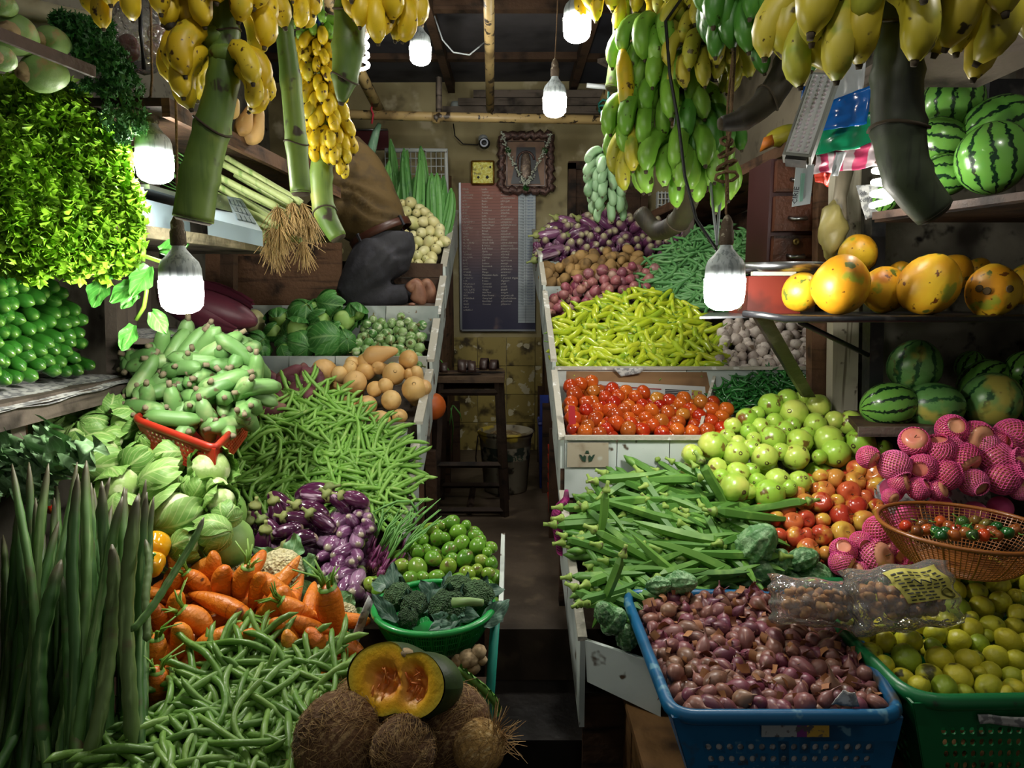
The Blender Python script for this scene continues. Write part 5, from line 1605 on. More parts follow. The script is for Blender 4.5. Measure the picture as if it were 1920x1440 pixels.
t = thing('parsley_bunch', 'dark curly parsley bunch lying beside the kohlrabi', 'herbs', P(180, 90, 1.7))
mb = leaf_cloud([(p - t.location, r) for p, r in path_pts([(120, 45, 22, 1.68), (150, 60, 28, 1.68), (180, 80, 34, 1.68), (205, 110, 34, 1.68), (225, 135, 26, 1.7), (165, 105, 26, 1.68), (190, 50, 20, 1.72)])], 2300, .011, m_par, 1)
tag(ob('foliage', mb, t, None, m_par), kind='stuff')
ob('stems', MB().tube([P(100, 30, 1.7) - t.location, P(150, 65, 1.7) - t.location, P(220, 130, 1.7) - t.location], .012, 6), t, None, m_green)
t = thing('coriander_bunch', 'feathery green coriander bunch hanging over the lettuce', 'herbs', P(230, 190, 1.75))
mb = leaf_cloud([(p - t.location, r) for p, r in path_pts([(215, 150, 22, 1.75), (245, 165, 24, 1.75), (225, 190, 28, 1.74), (255, 205, 20, 1.76), (215, 220, 24, 1.74), (240, 235, 22, 1.74), (262, 235, 12, 1.76), (230, 255, 14, 1.74), (135, 165, 8, 1.74), (165, 160, 10, 1.74), (195, 165, 16, 1.74)])], 2200, .009, m_dil, 2)
tag(ob('foliage', mb, t, None, m_dil), kind='stuff')
ob('stems', MB().tube([P(215, 140, 1.76) - t.location, P(235, 200, 1.76) - t.location, P(240, 250, 1.76) - t.location], .012, 6), t, None, m_green)
# bag of red fruit behind
t = thing('plastic_bag', 'clear plastic bag of red fruit hanging behind the cords', 'bag', P(265, 60, 2.1))
ob('film', ball(.085, .1, 16, 10, lump=.35, sd=5), t, None, clear('clear_film', '#f4f4f4', .12, .12))
for i in range(5):
    ob('fruit', ball(.03, .03, 10, 7), t, Matrix.Translation((R.uniform(-.05, .05), R.uniform(-.02, .02), R.uniform(-.06, .04))), mat('dull_red_fruit', ['#7d3028', '#8d4034'], .5))
tag(ob('steel_chain', MB().tube([P(262, -20, 1.98), P(264, 60, 1.98), P(270, 130, 1.98)], .006, 4, True, 1, None, .9), None, None, m_black), 'black chain hanging behind the clear bag', 'chain')

# climbing spinach by the lamp
t = thing('spinach_vine', 'thick stemmed leafy vine trailing beside the lit lamp', 'vine', P(270, 480, 1.85))
L0 = t.location
vine = [[(235, 472), (270, 480), (300, 490), (325, 500)], [(240, 500), (262, 515), (275, 545), (270, 575), (255, 600)], [(268, 490), (270, 470), (265, 455)], [(275, 530), (262, 540), (250, 555)]]
for v_ in vine:
    ob('stem', MB().tube([P(x, y, 1.8) - L0 for x, y in v_], .0055, 7), t, None, mat('vine_stem', ['#7fae3a'], .4))
m_vl = mat('spinach_leaf', ['#3f8a34', '#4f9a3c', '#358030'], .32, vein=('#8fc46a', 5, .5), bump=(30, .3))
for x, y, s, a, tl in [(240, 495, .075, 200, .5), (282, 500, .075, 250, .4), (300, 472, .06, 20, .3), (255, 548, .045, 240, .5), (285, 585, .06, 310, .3), (252, 610, .06, 255, .3), (225, 470, .05, 160, .3), (195, 520, .07, 265, .8), (250, 530, .06, 230, .7), (262, 560, .04, 150, .5)]:
    me = flat_leaf(s * 1.25, s * .45, .1, .15, x, 8, 8)
    d = view((cos(radians(a)), sin(radians(a)), tl))
    M = frame(view((0, .3, 1)), d)
    nn = view((.1, .25, 1))
    ob('leaf', me, t, Matrix.Translation(P(x, y, 1.77) - L0) @ frame(nn, d.cross(nn)), m_vl)

# weighing scale and leeks on the plank shelf
t = thing('weighing_scale', 'blue grey electronic weighing scale on the rough shelf', 'scale', (-1.15, 2.05, 1.275))
m_scale = mat('scale_housing', ['#8fa3ad'], .45, mott=('#6f8088', 6, .55, .75))
ob('body', MB().slab([(-.15, -.12, .0), (.13, -.12, 0), (.13, .16, 0), (-.15, .16, 0)], (0, 0, .085)), t, None, m_scale, False)
ob('pan', MB().slab([(-.19, -.15, .105), (.17, -.15, .105), (.17, .2, .105), (-.19, .2, .105)], (0, 0, .012)), t, None, m_steel, False)
kq = [P(388, 408, 1.88), P(492, 434, 2.1), P(452, 372, 2.36), P(392, 362, 2.1)]
ob('keypad_case', MB().slab([p - t.location for p in kq], (0, 0, -.045)), t, None, m_scale, False)
KL = lambda u, v, h=.003: (kq[0].lerp(kq[1], u)).lerp(kq[3].lerp(kq[2], u), v) - t.location + V((0, 0, h))
ob('display', MB().slab([KL(.08, .35), KL(.5, .35), KL(.5, .92), KL(.08, .92)], (0, 0, .003)), t, None, mat('dark_glass', ['#1d2326'], .15), False)
for i in range(4):
    for j in range(3):
        ob('key', MB().slab([KL(.56 + .1 * i, .15 + .25 * j), KL(.64 + .1 * i, .15 + .25 * j), KL(.64 + .1 * i, .34 + .25 * j), KL(.56 + .1 * i, .34 + .25 * j)], (0, 0, .004)), t, None, mat('scale_key', ['#5f6f74'], .5), False)
ob('name_plate', MB().slab([(-.09, -.1215, .03), (.06, -.1215, .03), (.06, -.1215, .055), (-.09, -.1215, .055)], (0, -.002, 0)), t, None, mat('label_plate', ['#7d8a8c'], .5), False)
m_leek = mat('leek_white', ['#c9cfa0', '#b7c788', '#a3ba70'], .5, streak=('#7f9f54', (60, 60, 4), .5, .7))
m_leekg = mat('leek_green', ['#4f8440', '#5f9448'], .5)
m_roots = mat('dry_roots', ['#bda06c', '#a88c58', '#c8ac7a'], .9)
for i in range(16):
    x, y = R.uniform(500, 585), R.uniform(370, 462)
    Y = 2.35 + R.uniform(-.05, .15)
    b = P(x, y, Y)
    t_ = thing('leek', f'long leek with matted roots in the bundle beside the scale, {ordw(i + 1)} of the bundle', 'leek', b, 'bundled leeks')
    d = V((-.75, -.05, .35 + R.uniform(-.1, .15))).normalized()
    ob('shaft', MB().tube([(0, 0, 0), d * .02, d * .1, d * .2, d * .28], [.011, .013, .011, .011, .012], 8), t_, None, m_leek)
    for k in range(2):
        ob('leaf', MB().tube([d * .26, d * .36 + V((0, .02 * k, .01)), d * .5 + V((-.02, .05 * k - .02, .0 + .05 * k))], [.010, .008, .002], 6, True, .35), t_, None, m_leekg)
    mb = MB()
    for k in range(75):
        q = V((.25 + R.gauss(0, .4), R.gauss(0, .45) - .35, R.gauss(-1.3, .5))).normalized()
        l = R.uniform(.04, .10)
        mb.tube([(0, 0, 0), q * l * .5 + V((0, 0, .003)), q * l + V((R.gauss(0, .008), R.gauss(0, .008), -.015))], [.0019, .0015, .0009], 3, False)
    tag(ob('roots', mb, t_, None, m_roots), kind='stuff')
for i, (x, y, r, Y, c) in enumerate([(460, 228, 18, 2.15, '#a5823a'), (478, 238, 22, 2.2, '#b08a52'), (440, 205, 12, 2.1, '#b0803a')]):
    o = K_bnut.put(TR(P(x, y, Y), lay(60, .3), px2m(r, Y) / .062), 'squashes on the high shelf')
    o['label'] = ('small squash on the high shelf under the ripe banana hand', 'larger squash on the high shelf beside the banana stalk', 'small squash furthest along the high shelf')[i]
# banana blossom
t = thing('banana_blossom', 'large maroon banana blossom lying behind the lamp', 'banana blossom', P(390, 575, 2.45))
m_blos = mat('maroon_bract', ['#5a2030', '#4d1c2c', '#6a2c38'], .5, streak=('#3a2030', (40, 40, 5), .5, .7))
M = frame(view((.75, -.25, -.1)))
ob('bract', ball(.07, .18, 14, 12, prof=lambda t: .7 + .5 * t - .4 * t * t), t, M, m_blos)
for i in range(3):
    ob('bract', sphere_leaf(.08, i * 2, .8, 2.3, .05, .01, .05, i, sz=2.0), t, M @ Matrix.Rotation(i, 4, 'Z'), m_blos)

# ------------------------------------------------------------------ hanging banana bunches
m_ban = mat('ripe_banana_skin', ['#d8b81e', '#dfc22a', '#cdab18', '#d4bc30'], .42, mott=('#a8a432', 12, .6, .78), spots=[('#4a3212', 34, .71, .74), ('#5d4016', 60, .72, .75)])
m_bany = mat('half_ripe_banana_skin', ['#b5ab34', '#a9a834', '#c4b440', '#9fa838'], .45, mott=('#7f9a2c', 14, .55, .75), spots=('#5a4a1c', 50, .69, .72))
m_bang = mat('green_banana_skin', ['#6fa534', '#7fb23e', '#64982e', '#8aba48'], .38, mott=('#8fbe54', 12, .55, .75), spots=('#3a3a1c', 40, .71, .74))
m_bandk = mat('deep_green_banana_skin', ['#3f7a28', '#4a862f', '#366e24'], .4, mott=('#629a3e', 12, .58, .78), spots=('#2c3018', 40, .71, .74))
m_bgp = mat('bluish_plantain_skin', ['#7fa47a', '#8fb088', '#6f956c'], .5, mott=('#5d6a50', 16, .58, .75))
m_stalk = mat('banana_stalk', ['#6f8a3a'], .5, mott=[('#4d6a28', 6, .45, .7), ('#9a9a4a', 5, .6, .75)], spots=('#33281a', 16, .70, .74), streak=('#55702c', (90, 90, 4), .5, .7))
m_stalkd = mat('brown_banana_stalk', ['#332d1e', '#2c271a'], .65, mott=[('#1a150f', 7, .5, .7), ('#454a2c', 5, .6, .78)], streak=('#3a3224', (80, 80, 4), .5, .7))


def bananas(L, r, m, nm):
    return [banana(L, r, radians(a0), radians(a1), 9, 7, sd=i).mesh(nm, [m, m_tipd]) for i, (a0, a1) in enumerate([(35, -85), (20, -75), (50, -95)])]


BM = {}


def bunch(label, stalk, Y, hands, m, L, r, sm=None, sr=8, group=None, rope=None, dz=None, name='banana_bunch', stub=None):
    """stalk: (px, py, radius px[, Y]) from top to cut end; hands: (px, py, n, mid angle, half span, length factor, tilt[, material])"""
    t = thing(name, label, 'bananas', P(stalk[0][0], stalk[0][1], Y), group)
    o0 = t.location
    pts = [P(a[0], a[1], a[3] if len(a) > 3 else Y) - o0 for a in stalk]
    # smooth the path
    sp, sr_ = [], []
    rad = [px2m(a[2], Y) for a in stalk]
    for i in range(len(pts) - 1):
        p0, p1, p2, p3 = pts[max(i - 1, 0)], pts[i], pts[i + 1], pts[min(i + 2, len(pts) - 1)]
        for k in range(5):
            u = k / 5
            sp.append(.5 * ((2 * p1) + (p2 - p0) * u + (2 * p0 - 5 * p1 + 4 * p2 - p3) * u * u + (3 * p1 - p0 - 3 * p2 + p3) * u ** 3))
            sr_.append((rad[i] * (1 - u) + rad[i + 1] * u) * (1.0 + (.10 if k == 0 and 0 < i else 0)))
    sp.append(pts[-1])
    sr_.append(rad[-1])
    ob('stalk', MB().tube(sp, sr_, 14), t, None, sm or m_stalk)
    for i in range(1, len(pts) - 1, 2):
        k = 5 * i
        d = (sp[k + 1] - sp[k - 1]).normalized()
        fr_ = frame(d, (0, -1, 0)).to_3x3()
        rr_ = sr_[k] * 1.0
        ob('node_scar', MB().tube([sp[k] + fr_ @ V((rr_ * cos(a), rr_ * sin(a), .25 * rr_ * sin(a * 1.5 + i))) for a in [q * .35 - 1.9 for q in range(12)]], rr_ * .07, 5), t, None, m_tipd)
    d = (sp[-1] - sp[-2]).normalized()
    ob('cut_end', MB().tube([sp[-1] - d * .004, sp[-1] + d * .006], [sr_[-1] * 1.02, sr_[-1] * .8], 14), t, None, m_tipd)
    for h in hands:
        px, py, n, mid, span, lf, tilt = h[:7]
        mm = h[7] if len(h) > 7 else m
        key = (mm.name, L, r)
        if key not in BM:
            BM[key] = bananas(L, r, mm, 'banana')
        c = P(px, py, Y + (h[8] if len(h) > 8 else 0)) - o0
        for i in range(n):
            row = i % 2
            a = radians(mid + span * ((2 * (i + .5) / n) - 1) + R.uniform(-4, 4))
            M = Matrix.Translation(c + V((cos(a), sin(a), 0)) * r * .9 + V((0, 0, -row * r * 1.3 + R.uniform(-.004, .004)))) @ Matrix.Rotation(a, 4, 'Z') @ Matrix.Rotation(radians(tilt + R.uniform(-8, 8) + row * 16), 4, 'Y') @ Matrix.Rotation(R.uniform(-.15, .15), 4, 'X')
            s = lf * R.uniform(.92, 1.06) * (.92 if row else 1)
            b = bpy.data.objects.new('banana', BM[key][R.randrange(3)])
            COL.objects.link(b)
            b.parent = t
            b.matrix_local = M @ Matrix.Diagonal((s, s, s, 1))
            b.color = (R.random(), 0, 0, 1)
        ob('crown', ball(r * 1.5, r * 1.0, 10, 6), t, Matrix.Translation(c), sm or m_stalk)
    if rope:
        ob('twine', MB().tube([P(*q) - o0 for q in rope], .005, 6), t, None, m_teal)
    return t


bunch('big ripe banana bunch with a thick pale stalk over the weighing scale', [(424, -60, 22), (422, 60, 24), (418, 150, 27), (398, 240, 31), (375, 330, 34), (362, 412, 36)], 1.5,
      [(423, -85, 12, -90, 170, 1.0, 5), (420, -45, 12, -90, 165, 1.0, 5), (405, 72, 7, 195, 55, 1.0, 15), (425, 105, 5, -5, 45, .85, 15)], m_ban, .135, .0255)
bunch('ripe banana bunch on a slim stalk beside the small banana bunch', [(524, -90, 14), (532, 40, 15), (545, 150, 18), (556, 270, 19), (564, 362, 18)], 1.8,
      [(520, -60, 10, -90, 150, .95, 10), (530, -30, 8, -70, 110, .85, 10)], m_ban, .135, .024)
bunch('tall bunch of many tiny ripe bananas hanging before the kneeling person', [(597, -10, 8), (600, 60, 11), (606, 160, 14), (608, 260, 18), (602, 330, 20), (608, 395, 20), (634, 446, 16)], 2.05,
      [(596, 42, 11, -90, 150, .85, -10, m_bang), (598, 72, 11, -90, 150, .9, 0), (600, 104, 11, -90, 150, .9, 0), (603, 138, 11, -90, 150, .95, 0), (606, 168, 12, -90, 150, 1, 0), (610, 198, 12, -80, 150, 1, 0), (614, 228, 12, -75, 150, 1.05, 0), (618, 256, 9, -70, 100, 1.05, 5), (628, 285, 4, -50, 40, .9, 15)], m_ban, .082, .0165)
bunch('thick green banana stalk with spotted ripe bananas hanging at one side', [(660, -60, 24), (657, 20, 27), (653, 90, 28), (646, 150, 22), (640, 192, 6)], 1.6,
      [(680, -40, 6, -50, 60, 1.0, 10), (715, -25, 5, -60, 80, 1.0, 15)], m_ban, .135, .024)
bunch('dark withered banana stalk end with a few ripe bananas above the cords', [(312, -60, 15), (315, 20, 16), (322, 58, 9)], 1.45,
      [(255, -50, 6, -90, 100, .95, 15)], m_ban, .125, .023, sm=m_stalkd)
bunch('huge green banana bunch with yellowing hands and a hooked stalk end', [(1275, -60, 20), (1282, 80, 20), (1288, 200, 20), (1290, 320, 22, 2.15), (1288, 375, 22, 2.3), (1272, 415, 22, 2.45), (1232, 432, 21, 2.6), (1200, 398, 19, 2.65)], 2.1,
      [(1310, -30, 12, -90, 120, .8, 0, m_bany, -.05), (1316, 12, 12, -80, 120, .75, 0, m_bany, -.07), (1238, 55, 7, 215, 60, .95, 5), (1318, 82, 15, -75, 120, .85, 0, m_bany, -.1), (1262, 118, 9, 235, 70, .95, 5), (1262, 172, 14, -95, 130, 1.0, 5), (1300, 215, 9, -50, 70, 1.0, 10, m_bandk), (1215, 195, 6, 205, 55, .95, 8), (1276, 268, 15, -90, 130, 1.08, 0), (1295, 290, 9, -70, 80, 1.0, 10), (1205, 245, 3, 215, 35, .9, 20, m_bany)], m_bang, .19, .0265, sm=m_stalkd)
bunch('ripe banana bunch with a short green stalk beside the high lamp', [(1168, -60, 13), (1166, 40, 15), (1158, 110, 15), (1150, 166, 15)], 2.2,
      [(1135, -28, 7, -110, 90, 1.0, 15), (1185, -40, 5, -60, 80, .8, 10)], m_ban, .15, .023)
t = thing('banana', 'single ripe banana hanging alone beside the green bunch', 'bananas', P(1167, 95, 2.05))
ob('fruit', banana(.19, .025, radians(-75), radians(-80)), t, Matrix.Rotation(-1.2, 4, 'Z'), [m_ban, m_tipd])
bunch('small bluish green plantain bunch hanging by teal twine before the door', [(1138, 270, 8), (1136, 330, 10), (1150, 346, 13), (1180, 340, 13), (1208, 318, 11)], 2.9,
      [(1137, 286, 9, -90, 150, .95, 0), (1136, 305, 10, -90, 150, 1.0, 0), (1136, 325, 10, -90, 150, 1.0, 0), (1136, 347, 10, -90, 150, 1.0, 0), (1142, 372, 7, -90, 120, .95, 10)], m_bgp, .105, .0195, sm=m_stalkd, rope=[(1137, 285, 2.9), (1141, 240, 2.9), (1132, 205, 2.9), (1141, 185, 2.9), (1145, 100, 2.9)])
bunch('deep green banana bunch with a curved brown stalk by the right wall', [(1470, -60, 22), (1488, 40, 24), (1478, 120, 25), (1440, 185, 24), (1395, 222, 20), (1352, 232, 12)], 1.72,
      [(1425, -75, 12, -95, 140, 1.0, 5), (1440, -35, 11, -90, 130, 1.0, 5), (1460, 5, 7, -80, 100, .95, 15)], m_bandk, .20, .0275, sm=m_stalkd)
bunch('bunch of large yellow green bananas with a long dark curved stalk', [(1692, -70, 34), (1690, 40, 38), (1682, 140, 42), (1684, 240, 44), (1702, 330, 40), (1752, 398, 34)], 1.42,
      [(1640, -48, 8, -110, 95, 1.15, 5), (1590, -25, 5, 215, 60, .95, 10, m_bany), (1755, -60, 6, -60, 80, 1.1, 8), (1690, -95, 6, -90, 120, 1.0, 5)], mat('large_banana_skin', ['#b8a428', '#a9a02a', '#c4ae34'], .4, mott=('#7f922a', 9, .52, .75), spots=('#3f3414', 30, .69, .73)), .205, .0325, sm=mat('dark_green_stalk', ['#3f4a34', '#36402c'], .5, mott=[('#252a20', 6, .5, .7), ('#59654a', 5, .6, .75)], streak=('#2c3324', (90, 90, 4), .5, .7)))
# ropes and cables on the right
tag(ob('rope', MB().tube([P(1378, 20, 1.84), P(1376, 120, 1.84), P(1368, 250, 1.84), P(1362, 300, 1.84), P(1364, 375, 1.84)], .005, 6), None, None, m_rope), 'knotted brown rope holding the lamp before the green bunch', 'rope')
kn = MB()
for i in range(4):
    kn.tube([P(1362, 265 + i * 22, 1.84) + V((.016 * cos(a) * (1 + .3 * i), .01 * sin(a), .012 * sin(a + i))) for a in [k * .9 for k in range(9)]], .0045, 5)
tag(ob('rope_knot', kn, None, None, m_rope), 'tangled loops of brown rope knotted below the curved stalk', 'rope')
tag(ob('black_cable', MB().tube([P(1290, -20, 1.95), P(1248, 40, 1.95), P(1256, 140, 1.93), P(1272, 230, 1.92), P(1284, 330, 1.92), P(1305, 410, 1.92), P(1346, 472, 1.9)], .0045, 6), None, None, m_cord), 'black cable crossing in front of the big green bunch', 'cable')
tag(ob('grey_cable', MB().tube([P(1332, 340, 2.0), P(1338, 400, 2.0), P(1345, 460, 1.9)], .004, 6).tube([P(1355, 345, 2.0), P(1348, 400, 2.0), P(1343, 470, 1.9)], .004, 6), None, None, m_cordw), 'pair of pale cables hanging behind the right lamp', 'cable')
tag(ob('wire_hook', MB().tube([P(1368, -5, 1.84), P(1376, 28, 1.84), P(1384, 25, 1.84), P(1400, -5, 1.84)], .004, 6), None, None, m_steel), 'bent steel hook from which the rope hangs', 'hook')
tag(ob('teal_tray', MB().slab([P(1340, 92, 2.0), P(1352, 97, 2.0), P(1382, -10, 1.9), P(1362, -10, 1.9)], (0, .03, 0)), None, None, mat('teal_plastic', ['#1f8a6a'], .4), False), 'edge of a teal plastic tray between the green bunches', 'tray')

tag(ob('blue_twine', MB().tube([P(589, -20, 2.0), P(591, 30, 2.0), P(597, 62, 2.02)], .006, 6).tube([P(602, -20, 2.0), P(599, 30, 2.0), P(597, 62, 2.02)], .005, 6), None, None, mat('blue_twine', ['#1a4a9c'], .7, bump=(200, .5))), 'blue twine holding the bunch of tiny bananas', 'twine')
tag(ob('banana_stalk', MB().tube([P(1300, -25, 2.3), P(1265, 5, 2.28), P(1225, 22, 2.25), P(1196, 8, 2.22)], [.05, .05, .045, .03], 12), None, None, m_stalkd), 'dark curved banana stalk end at the top beside the ripe bunch', 'stalk')
for i, (x, y) in enumerate([(1208, 60), (1140, 195)]):
    kn = MB()
    for k in range(3):
        kn.tube([P(x, y + 8 * k, (3.2, 3.82)[i]) + V((.05 * cos(a), .05 * sin(a), .012 * sin(a * 2 + k))) for a in [q * .8 for q in range(9)]], .006, 5)
    tag(ob('teal_twine', kn, None, None, m_teal), ('coil of teal twine wound round the slanting pole near the top', 'loops of teal twine round the pole above the small bunch')[i], 'twine')
# ------------------------------------------------------------------ back wall fittings
def text(name, body, size, m, parent, M, ls=1.0, ext=.0004):
    c = bpy.data.curves.new(name, 'FONT')
    c.body = body
    c.size = size
    c.space_line = ls
    c.resolution_u = 1
    c.extrude = ext
    tmp = bpy.data.objects.new(name, c)
    COL.objects.link(tmp)
    dg = bpy.context.evaluated_depsgraph_get()
    me = bpy.data.meshes.new_from_object(tmp.evaluated_get(dg))
    bpy.data.objects.remove(tmp)
    me.materials.clear()
    me.materials.append(m)
    return ob(name, me, parent, M)


UP = Matrix.Rotation(pi / 2, 4, 'X')
m_txt = mat('faded_white_lettering', ['#d8d5cc'], .7)
m_txb = mat('blue_pen_lettering', ['#2a4a86'], .7)
m_txk = mat('black_lettering', ['#23252c'], .7)
p0, p1 = P(863, 342, 4.70), P(1004, 619, 4.70)
W_, H_ = p1.x - p0.x, p0.z - p1.z
t = thing('price_board', 'tall red brown price board lettered in three languages on the back wall', 'price board', (p0.x, 4.72, p1.z))


def bgrad(T, tc, w, col, nz):
    z = T.n('SeparateXYZ', {0: tc}).outputs[2]
    c = T.ramp(T.math('DIVIDE', z, H_), [(.0, lin('#2a2c4a')), (.38, lin('#332c44')), (.62, lin('#6d4440')), (.98, lin('#8f4a32'))])
    return T.mix(T.step(nz(5), .6, .8), c, lin('#a58a80'))


m_board = mat('printed_board', ['#6d4038'], .5, stripes=bgrad)
ob('panel', MB().box((W_ / 2, .01, H_ / 2), (W_, .012, H_)), t, None, m_board, False)
ob('frame', MB().box((-.004, .006, H_ / 2), (.014, .03, H_)).box((W_ / 2, .006, -.002), (W_, .03, .012)), t, None, mat('aluminium_edge', ['#8d9298'], .4, metal=.6), False)
ob('price_strip', MB().box((W_ * .88, .001, H_ * .52), (W_ * .235, .006, H_ * .94)), t, None, mat('white_print', ['#a9b6bd'], .6, mott=('#c9d2d6', 5, .5, .75)), False)
words = 'Leeks|Carrot|Cabbage|Long Beans|Beans|Beet|Radish|Tomatoes|Kohila|Luffa|Snake Gourd|Bitter Gourd|Ladies Finger|Pumpkin|Brinjal|Manioc|Capsicum|Lima Beans|Green Chilli|B.Onion|Red Onion|Garlic|Cucumber|Cabbage|Dill|Lettuce|Drumstick|Lime|Mango|Malayalam Apple|Potatoes|Potato|Tamarind|Coriander|Ginger|Ash Plant|Plant Flower|Curry leaf|Knol Khol|Coconut'.split('|')
tamil = 'லீக்ஸ்|கரட்|கோவா|பயிற்றங்காய்|போஞ்சி|பீட்|முள்ளங்கி|தக்காளி|கோகில|லுபா|புடலங்காய்|பாகற்காய்|வெண்டிக்காய்|பூசணி|கத்தரி|மரவள்ளி|கறிமிளகாய்|பீன்ஸ்|பச்சை மிளகாய்|வெங்காயம்|சிவப்பு வெங்காயம்|பூண்டு|கெக்கரி|கோவா|சதகுப்பை|சலாது|முருங்கை|தேசிக்காய்|மாங்காய்|ஜம்பு|உருளைக் கிழங்கு|கிழங்கு|புளி|மல்லி|இஞ்சி|வாழை|வாழைப் பூ|கறிவேப்பிலை|நோகோல்|தேங்காய்'.split('|')
ls_ = H_ * .80 / len(words)
sz = ls_ * .82
for nm, wl_, fx in (('english_column', words, .28), ('tamil_column', tamil, .53)):
    text(nm, '\n'.join(wl_), sz * (1 if fx < .5 else .85), m_txt, t, Matrix.Translation((W_ * fx, .0025, H_ * .955)) @ UP, ls_ / (sz * (1 if fx < .5 else .85)))
sq = MB()
rr = random.Random(4)
for i in range(len(words) + 2):
    x = W_ * .035
    z = H_ * .955 - ls_ * i + ls_ * .25
    for k in range(rr.randint(3, 7)):
        a0 = rr.uniform(0, 6)
        rr_ = ls_ * rr.uniform(.2, .3)
        n = rr.randint(6, 9)
        sq.tube([(x + rr_ * cos(a0 + j * .75), .003, z + rr_ * .95 * sin(a0 + j * .75)) for j in range(n)], ls_ * .055, 3, False)
        x += rr_ * 2.15
ob('sinhala_column', sq, t, None, m_txt)
text('unit_column', '\n'.join(['1 Kg'] * len(words)), sz * .9, m_txk, t, Matrix.Translation((W_ * .785, -.003, H_ * .955)) @ UP, ls_ / (sz * .9))
text('price_column', '\n'.join(f'{rr.randrange(8, 60) * 10}.00' for _ in words), sz * .9, m_txb, t, Matrix.Translation((W_ * .885, -.003, H_ * .955)) @ UP, ls_ / (sz * .9))
rl = MB()
for i in range(47):
    z = H_ * .985 - ls_ * i
    rl.box((W_ * .88, -.002, z), (W_ * .235, .001, .0012))
    if i < 41:
        rl.box((W_ * .38, .003, z), (W_ * .76, .001, .0009))
for fx in (.765, .865, .995):
    rl.box((W_ * fx, -.002, H_ * .52), (.0015, .001, H_ * .94))
ob('ruled_lines', rl, t, None, m_txk, False)

p = P(905, 323, 4.68)
t = thing('wall_clock', 'small square yellow plaque in a thin gold frame above the price board', 'plaque', p)
s = px2m(20, 4.68)
ob('face', MB().box((0, .02, 0), (2 * s, .01, 2 * s)), t, None, mat('yellow_foil', ['#c9c02a'], .3, mott=[('#dede6a', 60, .5, .6), ('#8d8420', 40, .6, .7)], bump=(80, .5)), False)
fm = MB()
for a, b in (((-s, -s), (s, -s)), ((s, -s), (s, s)), ((s, s), (-s, s)), ((-s, s), (-s, -s))):
    fm.tube([(a[0], .012, a[1]), (b[0], .012, b[1])], .006, 4)
ob('frame', fm, t, None, mat('tarnished_gold', ['#8a6420'], .4, metal=.7))
ob('dark_marks', MB().lathe([(0, -.01), (.011, 0), (0, .01)], 7, lambda q: q + V((-.03, .012, -.03))).lathe([(0, -.012), (.012, 0), (0, .014)], 7, lambda q: q + V((.03, .012, -.03))).lathe([(0, -.01), (.008, 0), (0, .012)], 7, lambda q: q + V((.05, .012, .035))), t, None, m_txk)

a, b = P(940, 252, 4.66), P(1032, 356, 4.66)
t = thing('framed_picture', 'ornate dark framed shrine picture hung with a white flower garland', 'picture', ((a.x + b.x) / 2, 4.70, (a.z + b.z) / 2))
w, h = (b.x - a.x) / 2, (a.z - b.z) / 2
m_frame = mat('carved_bronze_frame', ['#5d4640', '#6a5048'], .4, mott=('#2f2422', 60, .5, .7), metal=.4, bump=(90, .6))
fr = MB()
for k, (x0, z0, x1, z1) in enumerate(((-w, -h, w, -h), (w, -h, w, h), (w, h, -w, h), (-w, h, -w, -h))):
    n = 18
    fr.tube([(x0 + (x1 - x0) * i / n + (.010 * sin(i * 1.9) if k % 2 else 0), -.01, z0 + (z1 - z0) * i / n + (0 if k % 2 else .010 * sin(i * 1.9))) for i in range(n + 1)], [.026 + .005 * sin(i * 2.1) for i in range(n + 1)], 7)
ob('frame', fr, t, None, m_frame)
ob('mount', MB().box((0, .01, 0), (2 * w - .03, .02, 2 * h - .03)), t, None, mat('buff_mount', ['#8a6a52'], .5, mott=('#6d5040', 9, .5, .7)), False)
ob('inner_edge', MB().tube([(-w * .78, -.006, -h * .82), (w * .78, -.006, -h * .82), (w * .78, -.006, h * .8), (-w * .78, -.006, h * .8), (-w * .78, -.006, -h * .82)], .006, 4), t, None, mat('silver_edge', ['#b9a9a4'], .4, metal=.4))
ob('dark_arch', MB().slab([(-w * .62, -.002, -h * .75), (w * .6, -.002, -h * .75), (w * .42, -.002, h * .1), (w * .38, -.002, h * .58), (-w * .38, -.002, h * .58), (-w * .42, -.002, h * .1)], (0, -.004, 0)), t, None, mat('dark_print', ['#20262c'], .4), False)
ob('arch_band', MB().tube([(w * .33 * cos(q), -.008, h * .12 + h * .3 * sin(q)) for q in [pi * k / 12 for k in range(13)]] + [(-w * .33, -.008, -h * .5)], .008, 5), t, None, m_frame)
ob('statue', ball(.045, .09, 12, 10, ry=.012, lump=.25, sd=4, prof=lambda t_: 1.1 - .5 * t_), t, Matrix.Translation((0, -.008, -h * .12)), mat('bronze_statue', ['#4d4038', '#6a5a4c'], .4, mott=('#8d7a68', 70, .5, .65), metal=.3))
